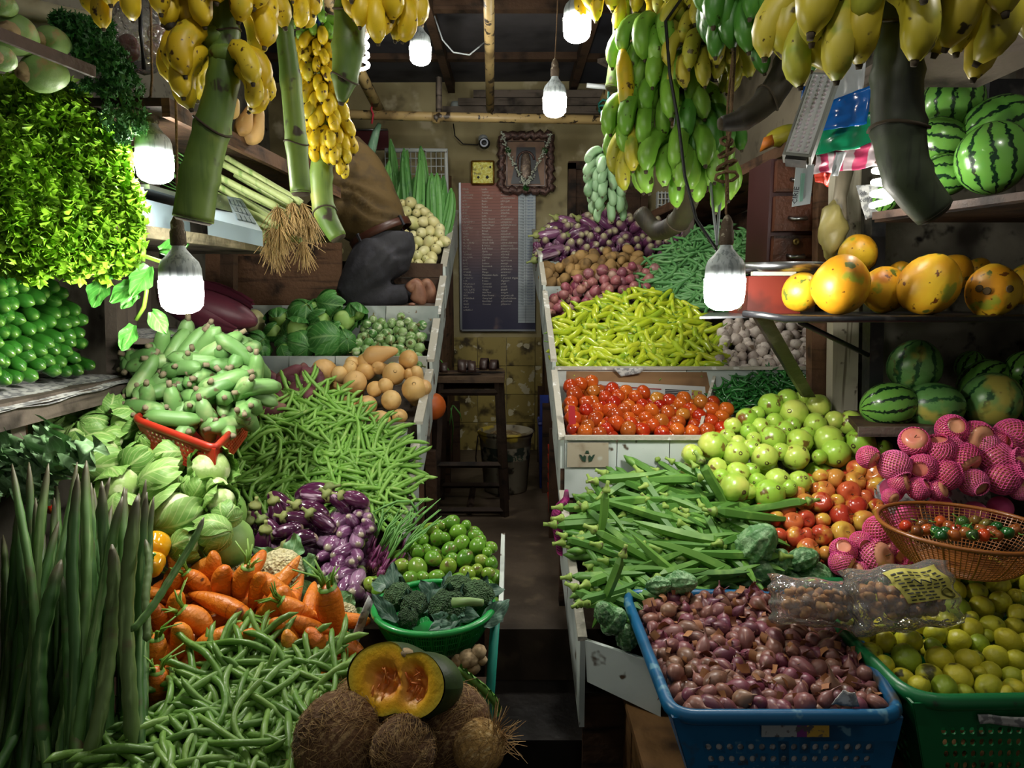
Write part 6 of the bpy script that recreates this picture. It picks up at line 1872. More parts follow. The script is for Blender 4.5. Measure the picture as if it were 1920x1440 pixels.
# garland lies over the frame
t2 = thing('flower_garland', 'white flower garland with green tufts draped over the framed picture', 'garland', (t.location.x, 4.655, t.location.z))
gl = MB()
gp = [(-w * .98, h * 1.05), (-w * .8, h * .55), (-w * .55, h * .02), (-w * .2, -h * .55), (0, -h * .82), (w * .2, -h * .55), (w * .55, h * .05), (w * .85, h * .6), (w * .95, h * 1.05)]
for (x0, z0), (x1, z1) in zip(gp, gp[1:]):
    for k in range(9):
        u = k / 9
        for _ in range(3):
            c = V((x0 + (x1 - x0) * u + R.gauss(0, .007), R.gauss(0, .004), z0 + (z1 - z0) * u + R.gauss(0, .007)))
            gl.lathe([(0, -.006), (.008, 0), (0, .007)], 5, lambda q: q + c)
tag(ob('blossoms', gl, t2, None, mat('white_blossom', ['#c9cfc0', '#b7bfae'], .6)), kind='stuff')
for x, z in ((-w * .72, h * .42), (w * .76, h * .42), (.0, -h * .95)):
    ob('green_tuft', leaf_cloud([((x, 0, z), .016)], 40, .014, m_par, 3), t2, None, m_par)

p = P(908, 266, 4.62)
t = thing('security_camera', 'small dark dome camera with a ring of lamps on the back wall', 'camera', p)
ob('mount', MB().lathe([(.03, 0), (.032, .02), (.0, .035)], 12), t, Matrix.Translation((-.008, .04, .02)) @ Matrix.Rotation(pi / 2, 4, 'X'), mat('white_plastic', ['#aeb4b4'], .4))
ob('dome', ball(.038, .036, 14, 9), t, Matrix.Translation((0, .0, -.01)), m_cord)
ob('lamp_ring', MB().tube([(.022 * cos(q), -.033, -.012 + .022 * sin(q)) for q in [k * pi / 8 for k in range(17)]], .006, 6), t, None, mat('lamp_ring', ['#c9d0e0'], .3))
tag(ob('black_cable', MB().tube([P(850, 232, 4.68), P(853, 255, 4.68), P(868, 270, 4.68), P(895, 272, 4.68), P(905, 262, 4.66)], .004, 5), None, None, m_cord), 'thin black cable looping to the dome camera', 'cable')
tag(ob('junction_box', MB().lathe([(.03, -.05), (.036, -.04), (.036, .03), (.03, .045), (0, .05)], 12, lambda q: q + P(855, 205, 4.66)), None, None, mat('grey_box', ['#8d9694'], .5)), 'round grey junction box on the wall behind the pipe', 'junction box')
t = thing('red_sign', 'dark red sign panel behind the gourds', 'sign', P(690, 270, 4.7))
a, b = P(650, 244, 4.7), P(728, 280, 4.7)
ob('panel', MB().slab([V((a.x, 4.7, b.z)) - t.location, V((b.x, 4.7, b.z)) - t.location, V((b.x, 4.7, a.z)) - t.location, V((a.x, 4.7, a.z)) - t.location], (0, .02, 0)), t, None, mat('dark_red_board', ['#4d1218'], .5), False)
ob('edge', MB().tube([V((a.x, 4.69, a.z)) - t.location, V((b.x, 4.69, a.z)) - t.location], .008, 4), t, None, m_steel)
# white wire rack
t = thing('wire_rack', 'white wire rack standing behind the ridged gourds', 'rack', P(780, 340, 4.5))
a, b = P(722, 282, 4.5), P(838, 400, 4.5)
rk = MB()
for i in range(13):
    x = a.x + (b.x - a.x) * i / 12
    rk.tube([V((x, 4.5, a.z)) - t.location, V((x, 4.5, b.z)) - t.location], .0035, 4)
for i in range(9):
    z = a.z + (b.z - a.z) * i / 8
    rk.tube([V((a.x, 4.5, z)) - t.location, V((b.x, 4.5, z)) - t.location], .0035, 4)
m_wr = mat('white_wire', ['#b4bab8'], .5, mott=('#5d4a3a', 25, .64, .72))
ob('grille', rk, t, None, m_wr)
ob('frame', MB().tube([V((a.x, 4.5, a.z)) - t.location, V((b.x, 4.5, a.z)) - t.location, V((b.x, 4.5, b.z)) - t.location], .016, 6), t, None, m_wr)

# ------------------------------------------------------------------ the aisle: stool, sandals, bucket, bin, mesh bag
t = thing('wooden_stool', 'tall dark wooden stool holding a pair of sandals in the aisle', 'stool', (-.21, 3.42, 0))
m_st = wood('dark_stool_wood', '#2c2119', '#372a20', '#0f0b08')
ob('seat', MB().box((0, 0, .685), (.345, .30, .028)), t, None, wood('worn_seat_wood', '#4a3a2c', '#55432f', '#1a130d'), False)
for sx in (-1, 1):
    for sy in (-1, 1):
        ob('leg', MB().tube([(sx * .175, sy * .14, 0), (sx * .145, sy * .115, .675)], .022, 4), t, None, m_st, False)
for nm, q0, q1 in (('rail', (-.15, -.118, .62), (.15, -.118, .62)), ('rail', (-.15, .118, .62), (.15, .118, .62)), ('stretcher', (-.165, -.13, .26), (.165, -.13, .26)), ('stretcher', (-.17, .135, .08), (.17, .135, .08)), ('stretcher', (-.175, -.138, .03), (.175, -.138, .03)), ('stretcher', (-.172, -.138, .05), (-.172, .138, .05)), ('stretcher', (.172, -.138, .05), (.172, .138, .05)), ('stretcher', (0, -.138, .03), (0, .138, .06))):
    ob(nm, MB().tube([q0, q1], .016, 4), t, None, m_st, False)
m_sol = mat('dark_leather', ['#2a1c18', '#33221c'], .4, bump=(60, .2))
for i, (dx, dy, rz, lab) in enumerate([(-.06, -.05, .12, 'dark leather sandal lying flat at the front of the stool seat'), (.05, .05, -.15, 'dark leather sandal with raised straps further back on the stool seat')]):
    s = thing('sandal', lab, 'sandal', (-.21 + dx, 3.42 + dy, .70), 'pair of sandals')
    s.rotation_euler = (0, 0, rz)
    ob('sole', MB().grid(lambda u, v: V((-.12 + .24 * u, (v - .5) * 2 * (.028 + .016 * u) * sqrt(max(.03, 1 - abs(2 * u - 1) ** 5)), .018)), 14, 6).grid(lambda u, v: V((-.12 + .24 * u, -(v - .5) * 2 * (.028 + .016 * u) * sqrt(max(.03, 1 - abs(2 * u - 1) ** 5)), 0)), 14, 6), s, None, m_sol)
    for u, hh in ((.02, .058), (.07, .05), (-.07, .045)):
        st = MB().grid(lambda a, b: V((u + (b - .5) * .038, .045 * cos(pi * a), .016 + hh * sin(pi * a))), 10, 2)
        o = ob('strap', st, s, None, m_sol)
        o.modifiers.new('thickness', 'SOLIDIFY').thickness = .004

t = thing('paint_bucket', 'stained white bucket standing behind the stool', 'bucket', P(948, 920, 3.75))
t.location.z = 0
m_bk = mat('stained_white_plastic', ['#8f8a78'], .5, mott=[('#5d5238', 6, .5, .72), ('#2f2a20', 14, .62, .74)], spots=('#b7a23a', 5, .66, .7))
ob('body', MB().lathe([(0, .0), (.118, .0), (.122, .01), (.145, .3), (.152, .31), (.152, .335), (.147, .345), (.140, .345), (.115, .02), (0, .015)], 28), t, None, m_bk)
ob('rim', MB().tube([(.152 * cos(k * pi / 14), .152 * sin(k * pi / 14), .335) for k in range(29)], .008, 6), t, None, m_bk)
ob('label_band', MB().lathe([(.1365, .19), (.143, .265)], 28, None), t, None, mat('dark_band', ['#2c352e'], .5, mott=('#8f8a78', 10, .55, .62)))
ob('contents', MB().lathe([(.135, .28), (.09, .32), (.03, .335), (0, .33)], 14, lambda q: q + V((0, 0, .02 * mnoise.noise(q * 30)))), t, None, mat('rubbish', ['#6d5a3a'], .9, mott=('#9a8a60', 40, .5, .6)))
ob('handle', MB().tube([(-.155, 0, .31), (-.165, -.05, .2), (-.16, -.09, .17)], .004, 5), t, None, m_rust)
text('lettering', 'Paints', .055, mat('dark_green_print', ['#1f3a2a'], .6), t, Matrix.Translation((-.03, -.145, .20)) @ UP)
t = thing('waste_bin', 'blue plastic bin standing against the stall beside the bucket', 'bin', (.235, 3.85, 0))
ob('body', MB().lathe([(0, .0), (.09, .0), (.1, .30), (.106, .31), (.1, .32), (.09, .30), (0, .05)], 4, lambda q: Matrix.Rotation(pi / 4, 3, 'Z') @ q * 1.2), t, None, mat('dark_blue_plastic', ['#102a7a'], .4), False)
ob('lid', MB().box((.0, .03, .44), (.15, .03, .16), Matrix.Rotation(-.15, 3, 'X')), t, None, MATS['dark_blue_plastic'], False)
t = thing('plastic_crate', 'edge of a red plastic crate standing under the stall by the blue bin', 'crate', P(1034, 900, 3.3))
for k in range(6):
    ob('slat', MB().box((0, .0, -.1 + .05 * k), (.03, .2, .02)), t, None, m_red, False)
ob('corner_post', MB().box((-.01, -.1, .02), (.02, .02, .3)), t, None, m_red, False)
t = thing('mesh_bag', 'empty magenta mesh bag hanging from the corner of the stall', 'bag', P(1052, 975, 2.2))
m_mesh = mat('magenta_mesh', ['#8a1a60', '#9c2470'], .6, mott=('#5d1040', 40, .5, .6))
mb = MB()
pt = [(1062, 935, 8), (1050, 950, 20), (1040, 970, 22), (1046, 995, 22), (1050, 1015, 20), (1052, 1036, 17)]
c_ = [P(x, y, 2.2) - t.location for x, y, r in pt]
rd = [px2m(r, 2.2) for x, y, r in pt]
g = MB().tube(c_, rd, 16, False, .5)
g.v = [q + V((1, .4, 0)) * .008 * mnoise.noise(q * 40) for q in g.v]
o = ob('mesh', g, t, None, m_mesh)
sb = o.modifiers.new('finer', 'SUBSURF')
sb.levels = sb.render_levels = 2
wf = o.modifiers.new('strands', 'WIREFRAME')
wf.thickness = .0016
wf.use_replace = True
ob('gathered_neck', MB().tube([c_[0] + V((0, 0, .03)), c_[0], c_[1]], [.006, .012, .014], 8), t, None, m_mesh)
ob('folded_mesh', MB().tube([q + V((.004, .012, 0)) for q in c_], [r * .8 for r in rd], 12, True, .25), t, None, m_mesh)
pk = MB()
tag(ob('orange_pumpkin', ball(.07, .07, 16, 10, lobes=8, la=.05, top=.02, bot=.02), None, TR(P(806, 762, 3.05)), mat('orange_pumpkin_skin', ['#b5561c'], .5)), 'orange pumpkin showing past the side of the stall by the stool', 'pumpkin')
t = thing('leafy_stalks', 'long green leaves drooping behind the stool', 'leaves', P(850, 720, 3.7))
for i, (x0, y0, x1, y1, x2, y2) in enumerate([(826, 675, 838, 690, 850, 705), (815, 690, 828, 700, 838, 716), (845, 765, 850, 800, 846, 850), (850, 760, 862, 775, 866, 790), (848, 760, 842, 800, 838, 840)]):
    a, b, c = [P(x, y, 3.7) - t.location for x, y in ((x0, y0), (x1, y1), (x2, y2))]
    ob('leaf', MB().tube([a, b, c], [.008, .014, .003], 6, True, .3), t, None, m_vl)

# ------------------------------------------------------------------ right side furniture
t = shelf('wall_shelf', 'long plank shelf high on the rear part of the right wall', [P(1190, 412, 4.55), P(1482, 262, 2.95), P(1482, 262, 2.95) + V((.3, 0, 0)), P(1190, 412, 4.55) + V((.5, 0, 0))], .05, m_brown, n=2)
pp = [P(1290, 410, 3.9), P(1290, 500, 3.9)]
tag(ob('wooden_post', MB().box((pp[0] + pp[1]) / 2, (.05, .05, .5)), None, None, m_grey, False), 'short post under the right wall shelf behind the aubergines', 'post')
tag(ob('dark_backboard', MB().slab([(1.3, 2.95, 1.0), (1.3, 4.5, 1.0), (1.3, 4.5, 1.55), (1.3, 2.95, 1.55)], (.02, 0, 0)), None, None, m_dark, False), 'dark boarding under the right wall shelf', 'boards')
o = K_cuc.put(TR(P(1470, 254, 3.02), lay(15, .1), (2.0, 2.0, .8)), None, t=.5)
o.name = 'yellow_gourd'
o.data = ball(.021, .1, 14, 10, lump=.05, sd=2).mesh('yellow_gourd', mat('yellow_gourd_skin', ['#a8a030'], .4, mott=('#6d8a2c', 8, .5, .7)))
tag(o, 'yellow green gourd lying on the right wall shelf', 'gourd')
tag(ob('orange_packet', MB().slab([P(1425, 280, 2.9), P(1452, 268, 2.9), P(1448, 252, 2.9), P(1432, 258, 2.9)], (.02, .06, 0)), None, None, mat('orange_wrap', ['#b8681c'], .5)), 'orange packet beside the yellow gourd on the wall shelf', 'packet')
t = thing('plastic_crate', 'small pale wire crate behind the big green bunch', 'crate', P(1246, 380, 4.35))
for i in range(5):
    ob('wire', MB().box((-.045 + .022 * i, 0, 0), (.006, .05, .13)), t, None, m_wr, False)
for k in range(4):
    ob('wire', MB().box((0, 0, -.05 + .035 * k), (.1, .052, .006)), t, None, m_wr, False)

t = thing('drawer_cabinet', 'small dark wooden drawer cabinet with metal pulls', 'cabinet', P(1500, 500, 2.62))
a, b = P(1455, 296, 2.62), P(1530, 506, 2.62)
w, h = b.x - a.x, a.z - b.z
o0 = t.location
cx = (a.x + b.x) / 2 - o0.x
cz = b.z - o0.z
m_cab_w = wood('reddish_cabinet_wood', '#4d2c1c', '#5a3422', '#1c0f0a', rough=.45)
ob('carcass', MB().box((cx + .03, .14, cz + h / 2), (w + .08, .24, h)), t, None, mat('dark_red_wood', ['#3a1818'], .45), False)
for i, (z0, z1) in enumerate([(.02, .31), (.35, .66), (.70, .98)]):
    d_ = ob('drawer', MB().box((cx, .005, cz + h * (z0 + z1) / 2), (w * .96, .03, h * (z1 - z0))), t, None, m_cab_w, False)
    zz = cz + h * (z0 + (z1 - z0) * .38)
    ob('pull', MB().tube([(cx - .03, -.012, zz), (cx - .025, -.035, zz - .006), (cx + .025, -.035, zz - .006), (cx + .03, -.012, zz)], .007, 7), d_, None, m_steel)
    ob('keyhole', MB().lathe([(0, 0), (.014, 0), (.012, .006), (.005, .006), (.004, .002), (0, .002)], 12), d_, Matrix.Translation((cx, -.012, cz + h * (z0 + (z1 - z0) * .8))) @ Matrix.Rotation(pi / 2, 4, 'X'), mat('dull_brass', ['#7d6a3a'], .4, metal=.8))

for x0, y0, x1, y1, w_, Y, m, lab in [(1591, 310, 1582, 900, 24, 2.44, mat('cream_flaking_paint', ['#a5a08c', '#b0ab98'], .7, mott=[('#7a745f', 6, .5, .72), ('#4a4234', 18, .64, .72)], streak=('#6d6654', (60, 60, 2), .55, .7)), 'cream flaking post behind the papayas'), (1648, 400, 1640, 900, 13, 2.28, m_black, 'black steel post holding the melon shelves'), (1540, 600, 1540, 800, 18, 2.5, m_brown, 'brown timber upright beside the garlic bin'), (1548, 330, 1545, 500, 12, 2.55, m_brown, 'narrow brown upright beside the drawer cabinet')]:
    a, b = P(x0, y0, Y), P(x1, y1, Y)
    r = px2m(w_, Y)
    tag(ob('post', MB().slab([a + V((-r, 0, 0)), b + V((-r, 0, 0)), b + V((r, 0, 0)), a + V((r, 0, 0))], (0, .05, 0)), None, None, m, False), lab, 'post')
t = shelf('steel_shelf', 'black steel shelf plate carrying the papayas', [P(1462, 592, 1.92), P(2000, 592, 1.92), P(2000, 592, 1.92) + V((0, .5, 0)), P(1462, 592, 1.92) + V((0, .4, 0))], .012, m_black)
ob('front_lip', MB().tube([P(1395, 588, 2.0) - t.location, P(1430, 591, 1.95) - t.location, P(1470, 598, 1.92) - t.location, P(2000, 598, 1.92) - t.location], .010, 8), t, None, m_black)
ob('bracket', MB().slab([P(1415, 592, 2.0) - t.location, P(1445, 592, 2.0) - t.location, P(1530, 745, 2.35) - t.location, P(1508, 745, 2.35) - t.location], (0, .03, 0)), t, None, m_black, False)
ob('brace', MB().tube([P(1500, 604, 2.0) - t.location, P(1632, 668, 2.3) - t.location], .008, 6), t, None, m_black)
ob('tray', MB().slab([P(1312, 594, 2.0) - t.location, P(1420, 592, 2.0) - t.location, P(1400, 585, 2.3) - t.location, P(1330, 586, 2.3) - t.location], (0, 0, -.006)), t, None, m_steel, False)
PA = crop([(665, 500, 112, .3), (888, 460, 167, .8), (985, 285, 112, .1), (1130, 490, 133, .4), (1385, 460, 172, .6), (1520, 395, 108, .2), (1745, 495, 150, .9), (1660, 385, 75, .5), (1940, 460, 120, .3), (1225, 400, 75, .2)], 3, 1280, 380)
YS = [2.08, 1.98, 2.3, 2.1, 1.99, 2.2, 1.98, 2.3, 2.1, 2.3]
LB = ['papaya first in line beside the red scale box', 'large bright papaya second from the scale box', 'papaya at the back rising above the others', 'papaya behind, between the two largest', 'largest papaya in the middle of the black shelf', 'papaya half hidden behind the largest one', 'papaya with round brown scars on its face', 'papaya tip showing behind the scarred one', 'papaya cut off at the end of the shelf', 'small bit of papaya showing behind the second one']
for i, (a, Y, lb) in enumerate(zip(PA, YS, LB)):
    s = px2m(a[2], Y) / .092
    d = view((R.uniform(-.3, .3), R.uniform(.3, 1.0), R.uniform(.2, .8)))
    o = K_pap.put(TR(P(a[0], a[1], Y), frame(d) @ Matrix.Rotation(i, 4, 'Z'), s), 'papayas on the black shelf', lb, t=a[3])
    if i == 6:
        for x, y in ((1668, 483), (1712, 497), (1840, 485)):
            q = P(1280 + x / 3, 380 + y / 3, Y)
            n = (q - o.matrix_world.translation)
            dirv = (V((0, 0, HC)) - q).normalized()
            off = q - o.matrix_world.translation
            lat = off - dirv * off.dot(dirv)
            rr_ = px2m(a[2], Y) * .97
            hq = o.matrix_world.translation + lat + dirv * sqrt(max(0, rr_ * rr_ - lat.length_squared))
            c = ob('round_scar', MB().lathe([(0, .0), (.008, .001), (.011, 0), (.0, -.004)], 10), None, None, m_scar)
            c.parent = o
            c.matrix_world = TR(hq, frame((hq - o.matrix_world.translation)))
# scale with red box
t = thing('kitchen_scale', 'old scale with a chipped red body beside the papayas', 'scale', P(1440, 590, 2.12))
a, b = P(1404, 518, 2.12), P(1476, 590, 2.12)
ob('body', MB().slab([V((a.x, 2.12, b.z)) - t.location, V((b.x + .04, 2.12, b.z)) - t.location, V((b.x + .04, 2.12, a.z)) - t.location, V((a.x, 2.12, a.z)) - t.location], (0, .18, 0)), t, None, mat('chipped_red_paint', ['#6a2216'], .55, mott=[('#431812', 8, .5, .7), ('#7d7058', 16, .64, .7)]), False)
ob('pan', MB().lathe([(0, 0), (.14, 0), (.165, .022), (.17, .022), (.145, -.006), (0, -.006)], 24), t, Matrix.Translation(P(1455, 508, 2.2) - t.location), m_steel)
ob('shelf_strip', MB().box(P(1450, 513, 2.1) - t.location, (.13, .02, .012)), t, None, mat('cream_strip', ['#b5b5a5'], .5), False)

t = shelf('melon_shelf', 'upper shelf of striped watermelons with a dark steel edge', [P(1640, 408, 2.2), P(1990, 358, 1.66), P(1990, 358, 1.66) + V((.5, 0, 0)), P(1640, 408, 2.2) + V((.65, 0, 0))], .015, m_dark, n=2)
ob('edge_bar', MB().slab([P(1640, 412, 2.19) - t.location, P(1990, 366, 1.65) - t.location, P(1990, 350, 1.65) - t.location, P(1640, 398, 2.19) - t.location], (-.008, 0, 0)), t, None, m_rust, False)
t = shelf('melon_shelf', 'lower shelf of watermelons above the netted apples', [P(1610, 802, 2.12), P(2000, 802, 2.12), P(2000, 802, 2.12) + V((0, .36, 0)), P(1610, 802, 2.12) + V((.12, .36, 0))], .02, m_dark)
ob('edge_bar', MB().slab([P(1608, 818, 2.11) - t.location, P(2000, 818, 2.11) - t.location, P(2000, 800, 2.11) - t.location, P(1608, 800, 2.11) - t.location], (0, -.008, 0)), t, None, m_grey, False)
tag(ob('cross_plank', MB().slab([P(1720, 100, 1.95), P(1990, 95, 1.75), P(1990, 60, 1.75), P(1720, 66, 1.95)], (0, .3, 0)), None, None, m_grey, False), 'whitish plank box fixed above the upper watermelons', 'boards')
for x in (1752, 1905):
    a, b = P(x, 70, 2.42), P(x, 360, 2.42)
    tag(ob('upright_batten', MB().slab([a, b, b + V((.03, 0, 0)), a + V((.03, 0, 0))], (0, -.03, 0)), None, None, m_grey, False), 'upright batten behind the upper watermelons, ' + ('beside the curved stalk' if x < 1800 else 'at the frame edge'), 'batten')
tag(ob('dark_bracket', MB().box(P(1870, 175, 2.3), (.12, .1, .06)).box(P(1860, 200, 2.32), (.05, .08, .1)), None, None, m_black, False), 'dark bracket on the wall behind the top watermelon', 'bracket')
WM = [(crop([(1305, 920, 150, .2), (1160, 1140, 140, .5), (1410, 1145, 145, .8), (1735, 1115, 165, .6), (1620, 920, 88, .1), (1690, 1010, 130, .3), (1930, 950, 120, .4), (1950, 1150, 100, .4)], 3, 1280, 380), [2.33, 2.24, 2.22, 2.22, 2.38, 2.33, 2.3, 2.35], 1,
       [(.1, 1, .2), (1, .15, .2), (1, .1, .3), (.1, .9, .4), (.2, 1, .3), (.6, .6, .3), (.1, 1, .2), (0, 1, 0)],
       ['watermelon with a pale ground patch on top of the lower pile', 'long striped watermelon lying beside the cream post, lower shelf', 'yellow patched watermelon lying in the middle, lower shelf', 'dark striped watermelon with stem standing, lower shelf', 'dim watermelon at the back of the lower shelf', 'watermelon tucked behind the dark striped one, lower shelf', 'watermelon cut off by the frame edge, lower shelf', 'watermelon low at the frame edge, lower shelf']),
      (crop([(1035, 590, 165, .3), (960, 790, 132, .5), (990, 985, 122, .6), (1265, 890, 193, .2), (1290, 710, 170, .8), (650, 1120, 78, .5)], 3, 1440, 0), [2.2, 2.15, 2.1, 1.95, 2.1, 2.25], 0,
       [(.05, 1, .2), (.9, -.3, .3), (1, -.1, .3), (-.15, 1, .1), (1, .3, .1), (.2, 1, .3)],
       ['topmost watermelon of the upper shelf', 'dull watermelon behind the curved stalk, upper shelf', 'watermelon lying lowest beside the curved stalk, upper shelf', 'boldly striped watermelon in front, upper shelf', 'pale watermelon behind the boldly striped one, upper shelf', 'small watermelon behind the spiral lamp'])]
for lst, ys, v0, dirs, labs in WM:
    for i, (a, Y, d, lb) in enumerate(zip(lst, ys, dirs, labs)):
        s = px2m(a[2], Y) / .095
        K_wm.put(TR(P(a[0], a[1], Y), frame(view(d)) @ Matrix.Rotation(i * 1.3, 4, 'Z'), (s * .94, s * .94, s * 1.1 if abs(d[0]) > .5 else s)), 'watermelons on the shelves', lb, t=a[3], var=v0 if i in (0, 2, 3) or v0 == 0 else 0)

# bags, emergency lamp, papers on the cream post
def sheet(name, label, q, m, cat, nu=16, nv=10, rip=.008, f=1.2, th=.002, seed=0, parent=None, Yd=0):
    def fn(u, v):
        p = (V(q[0]).lerp(V(q[1]), u)).lerp(V(q[3]).lerp(V(q[2]), u), v)
        return p + V((0, 1, 0)) * (rip * sin(u * f * 6.28 + seed + v) + rip * .9 * mnoise.noise(V((u * 4, v * 4, seed)))) + V((0, 0, .4 * rip * mnoise.noise(V((u * 5, 3, seed)))))
    o = ob(name, MB().grid(fn, nu, nv), parent, None, m)
    o.modifiers.new('thickness', 'SOLIDIFY').thickness = th
    if not parent:
        tag(o, label, cat)
    return o


Q = lambda pts, Y: [P(x, y, Y) for x, y in pts]
sheet('plastic_bag', 'white plastic bag topmost on the bundle behind the lamp', Q([(1550, 192), (1620, 175), (1625, 100), (1560, 100)], 2.0), mat('white_film', ['#bcc2c4'], .3), 'bag', seed=1)
sheet('plastic_bag', 'glossy blue plastic bag folded in the hanging bundle', Q([(1535, 246), (1625, 232), (1632, 160), (1555, 190)], 1.98), mat('blue_film', ['#1460b4'], .22, coat=.3), 'bag', seed=2)
sheet('plastic_bag', 'strip of blue bag showing behind the emergency lamp', Q([(1497, 225), (1512, 230), (1520, 160), (1505, 160)], 2.0), MATS['blue_film'], 'bag', 6, 6, seed=5)
sheet('plastic_bag', 'green plastic bag folded below the blue one', Q([(1530, 290), (1645, 272), (1645, 205), (1540, 240)], 2.0), mat('green_film', ['#0f8a5c'], .25, coat=.3), 'bag', seed=3)


def pinkst(T, tc, w, col, nz):
    x = T.n('SeparateXYZ', {0: tc}).outputs[0]
    return T.mix(T.step(T.math('ABSOLUTE', T.math('SINE', T.math('MULTIPLY', x, 60.0))), .75, .85), col, lin('#c8b8bc'))


sheet('plastic_bag', 'pink and white striped bag hanging lowest in the bundle', Q([(1520, 328), (1652, 310), (1650, 265), (1528, 288)], 2.02), mat('striped_pink_film', ['#b83a62'], .35, stripes=pinkst), 'bag', seed=4, rip=.02)
sheet('plastic_bag', 'white bag tail hanging over the striped bag', Q([(1558, 330), (1572, 330), (1590, 285), (1570, 285)], 1.99), MATS['white_film'], 'bag', 6, 8, seed=6)
sheet('plastic_bag', 'red bag corner below the striped bag', Q([(1530, 340), (1555, 350), (1558, 322), (1528, 322)], 2.03), mat('red_film', ['#c83a24'], .35), 'bag', 8, 6, seed=7)
t = thing('plastic_bag', 'crumpled yellowish bag stuffed beside the cream post', 'bag', P(1560, 430, 2.4))
ob('film', ball(.045, .10, 16, 14, lump=.5, sd=9, lf=1.6), t, None, mat('yellowish_film', ['#a59a5c'], .4, mott=('#8d8450', 9, .5, .7)))
ob('twisted_neck', MB().tube([P(1568, 420, 2.4) - t.location, P(1575, 370, 2.42) - t.location, P(1585, 318, 2.44) - t.location], [.035, .022, .028], 9), t, None, mat('greyish_film', ['#8d8470'], .5, streak=('#5d5648', (60, 60, 6), .5, .7)))
t = thing('emergency_lamp', 'long rechargeable lamp with rows of small LEDs hanging by the bags', 'lamp', P(1520, 225, 1.78))
a, b = P(1494, 300, 1.74) - t.location, P(1547, 145, 1.8) - t.location
ax = (b - a).normalized()
Mx = Matrix.Translation((a + b) / 2) @ frame(ax, view((1, .2, .55))).normalized()
L = (a - b).length
cs = MB().box((0, .0, 0), (.062, .032, L))
cs.v = [V((q.x * (1 if q.y * 1 > 0 else .92), q.y, q.z)) for q in cs.v]
lo_ = thing('x', None, None)
bpy.data.objects.remove(lo_)
M_l = Matrix.Translation((a + b) / 2) @ frame(ax, view((1, .2, .4)))
ob('case', MB().box((0, 0, 0), (.068, .035, L)), t, M_l, mat('grey_lamp_case', ['#8d8f8c'], .45), False)
fy = -.0185 if (M_l.to_3x3() @ V((0, -1, 0))).dot(V((0, -1, 0))) > 0 else .0185
ob('reflector', MB().box((0, fy, .0), (.054, .003, L * .94)), t, M_l, mat('lamp_mirror', ['#c9ccce'], .3), False)
lm = mat('led_lens', ['#dfe4ea', '#d0b8c8'], .1, coat=.5)
led = ball(.0042, .0042, 8, 5).mesh('led', lm)
for i in range(3):
    for j in range(18):
        ob('led', led, t, M_l @ Matrix.Translation((-.017 + .017 * i, fy * 1.15, -L * .44 + L * .88 * j / 17)))
ob('end_cap', MB().box((0, 0, -L / 2 - .004), (.05, .034, .012)), t, M_l, m_black, False)
t = thing('paper_card', 'white printed card hanging below the emergency lamp', 'card', P(1503, 350, 1.9))
ob('card', MB().slab([p - t.location for p in Q([(1485, 388), (1519, 382), (1527, 308), (1493, 308)], 1.9)], (0, .002, 0)), t, None, mat('white_card', ['#b4bec0'], .6), False)
ob('green_stripe', MB().slab([p - t.location for p in Q([(1499, 378), (1505, 377), (1510, 325), (1503, 325)], 1.897)], (0, .002, 0)), t, None, mat('pale_green_print', ['#7fae9c'], .6), False)
text('lettering', 'CIRIE', .02, m_txk, t, Matrix.Translation(P(1494, 383, 1.893) - t.location) @ UP @ Matrix.Rotation(pi / 2 - .08, 4, 'Z'))
t = thing('newspaper', 'corner of newspaper hanging below the spiral lamp', 'newspaper', P(1630, 375, 2.25))
o = sheet('sheet', None, [p - t.location for p in Q([(1624, 412), (1668, 395), (1660, 345), (1607, 347)], 2.24)], m_paper, None, 8, 8, .006, 1, parent=t)
text('lettering', 'පත\n'.replace('පත', 'oln sleg') + 'cellfo co', .02, m_txk, t, Matrix.Translation(P(1612, 366, 2.225) - t.location) @ UP)

# brown basket of round chillies
def colander(name, label, c, rx, ry, h, m, ribs, rings, base=.55, r=.0022, rim=.008, cat='basket'):
    t = thing(name, label, cat, c)
    prof = lambda v: base + (1 - base) * (v ** .6)
    pt = lambda a, v: V((rx * prof(v) * cos(a), ry * prof(v) * sin(a), h * v))
    rb = MB()
    for i in range(ribs):
        a = 2 * pi * i / ribs
        rb.tube([pt(a, k / 6) for k in range(7)], r * (1.7 if i % 6 == 0 else .8), 4, False)
    tag(ob('ribs', rb, t, None, m), kind='stuff')
    rg_ = MB()
    for j in range(rings + 1):
        v = j / rings
        rg_.tube([pt(2 * pi * k / 40, v) for k in range(41)], r * .8, 4, False)
    tag(ob('rings', rg_, t, None, m), kind='stuff')
    ob('rim', MB().tube([pt(2 * pi * k / 48, 1) for k in range(49)], rim, 8, False, .8), t, None, m)
    ob('base', MB().lathe([(0, 0), (rx * base, 0), (rx * base, .006), (0, .006)], 32, lambda q: V((q.x, q.y * ry / rx, q.z))), t, None, m)
    return t


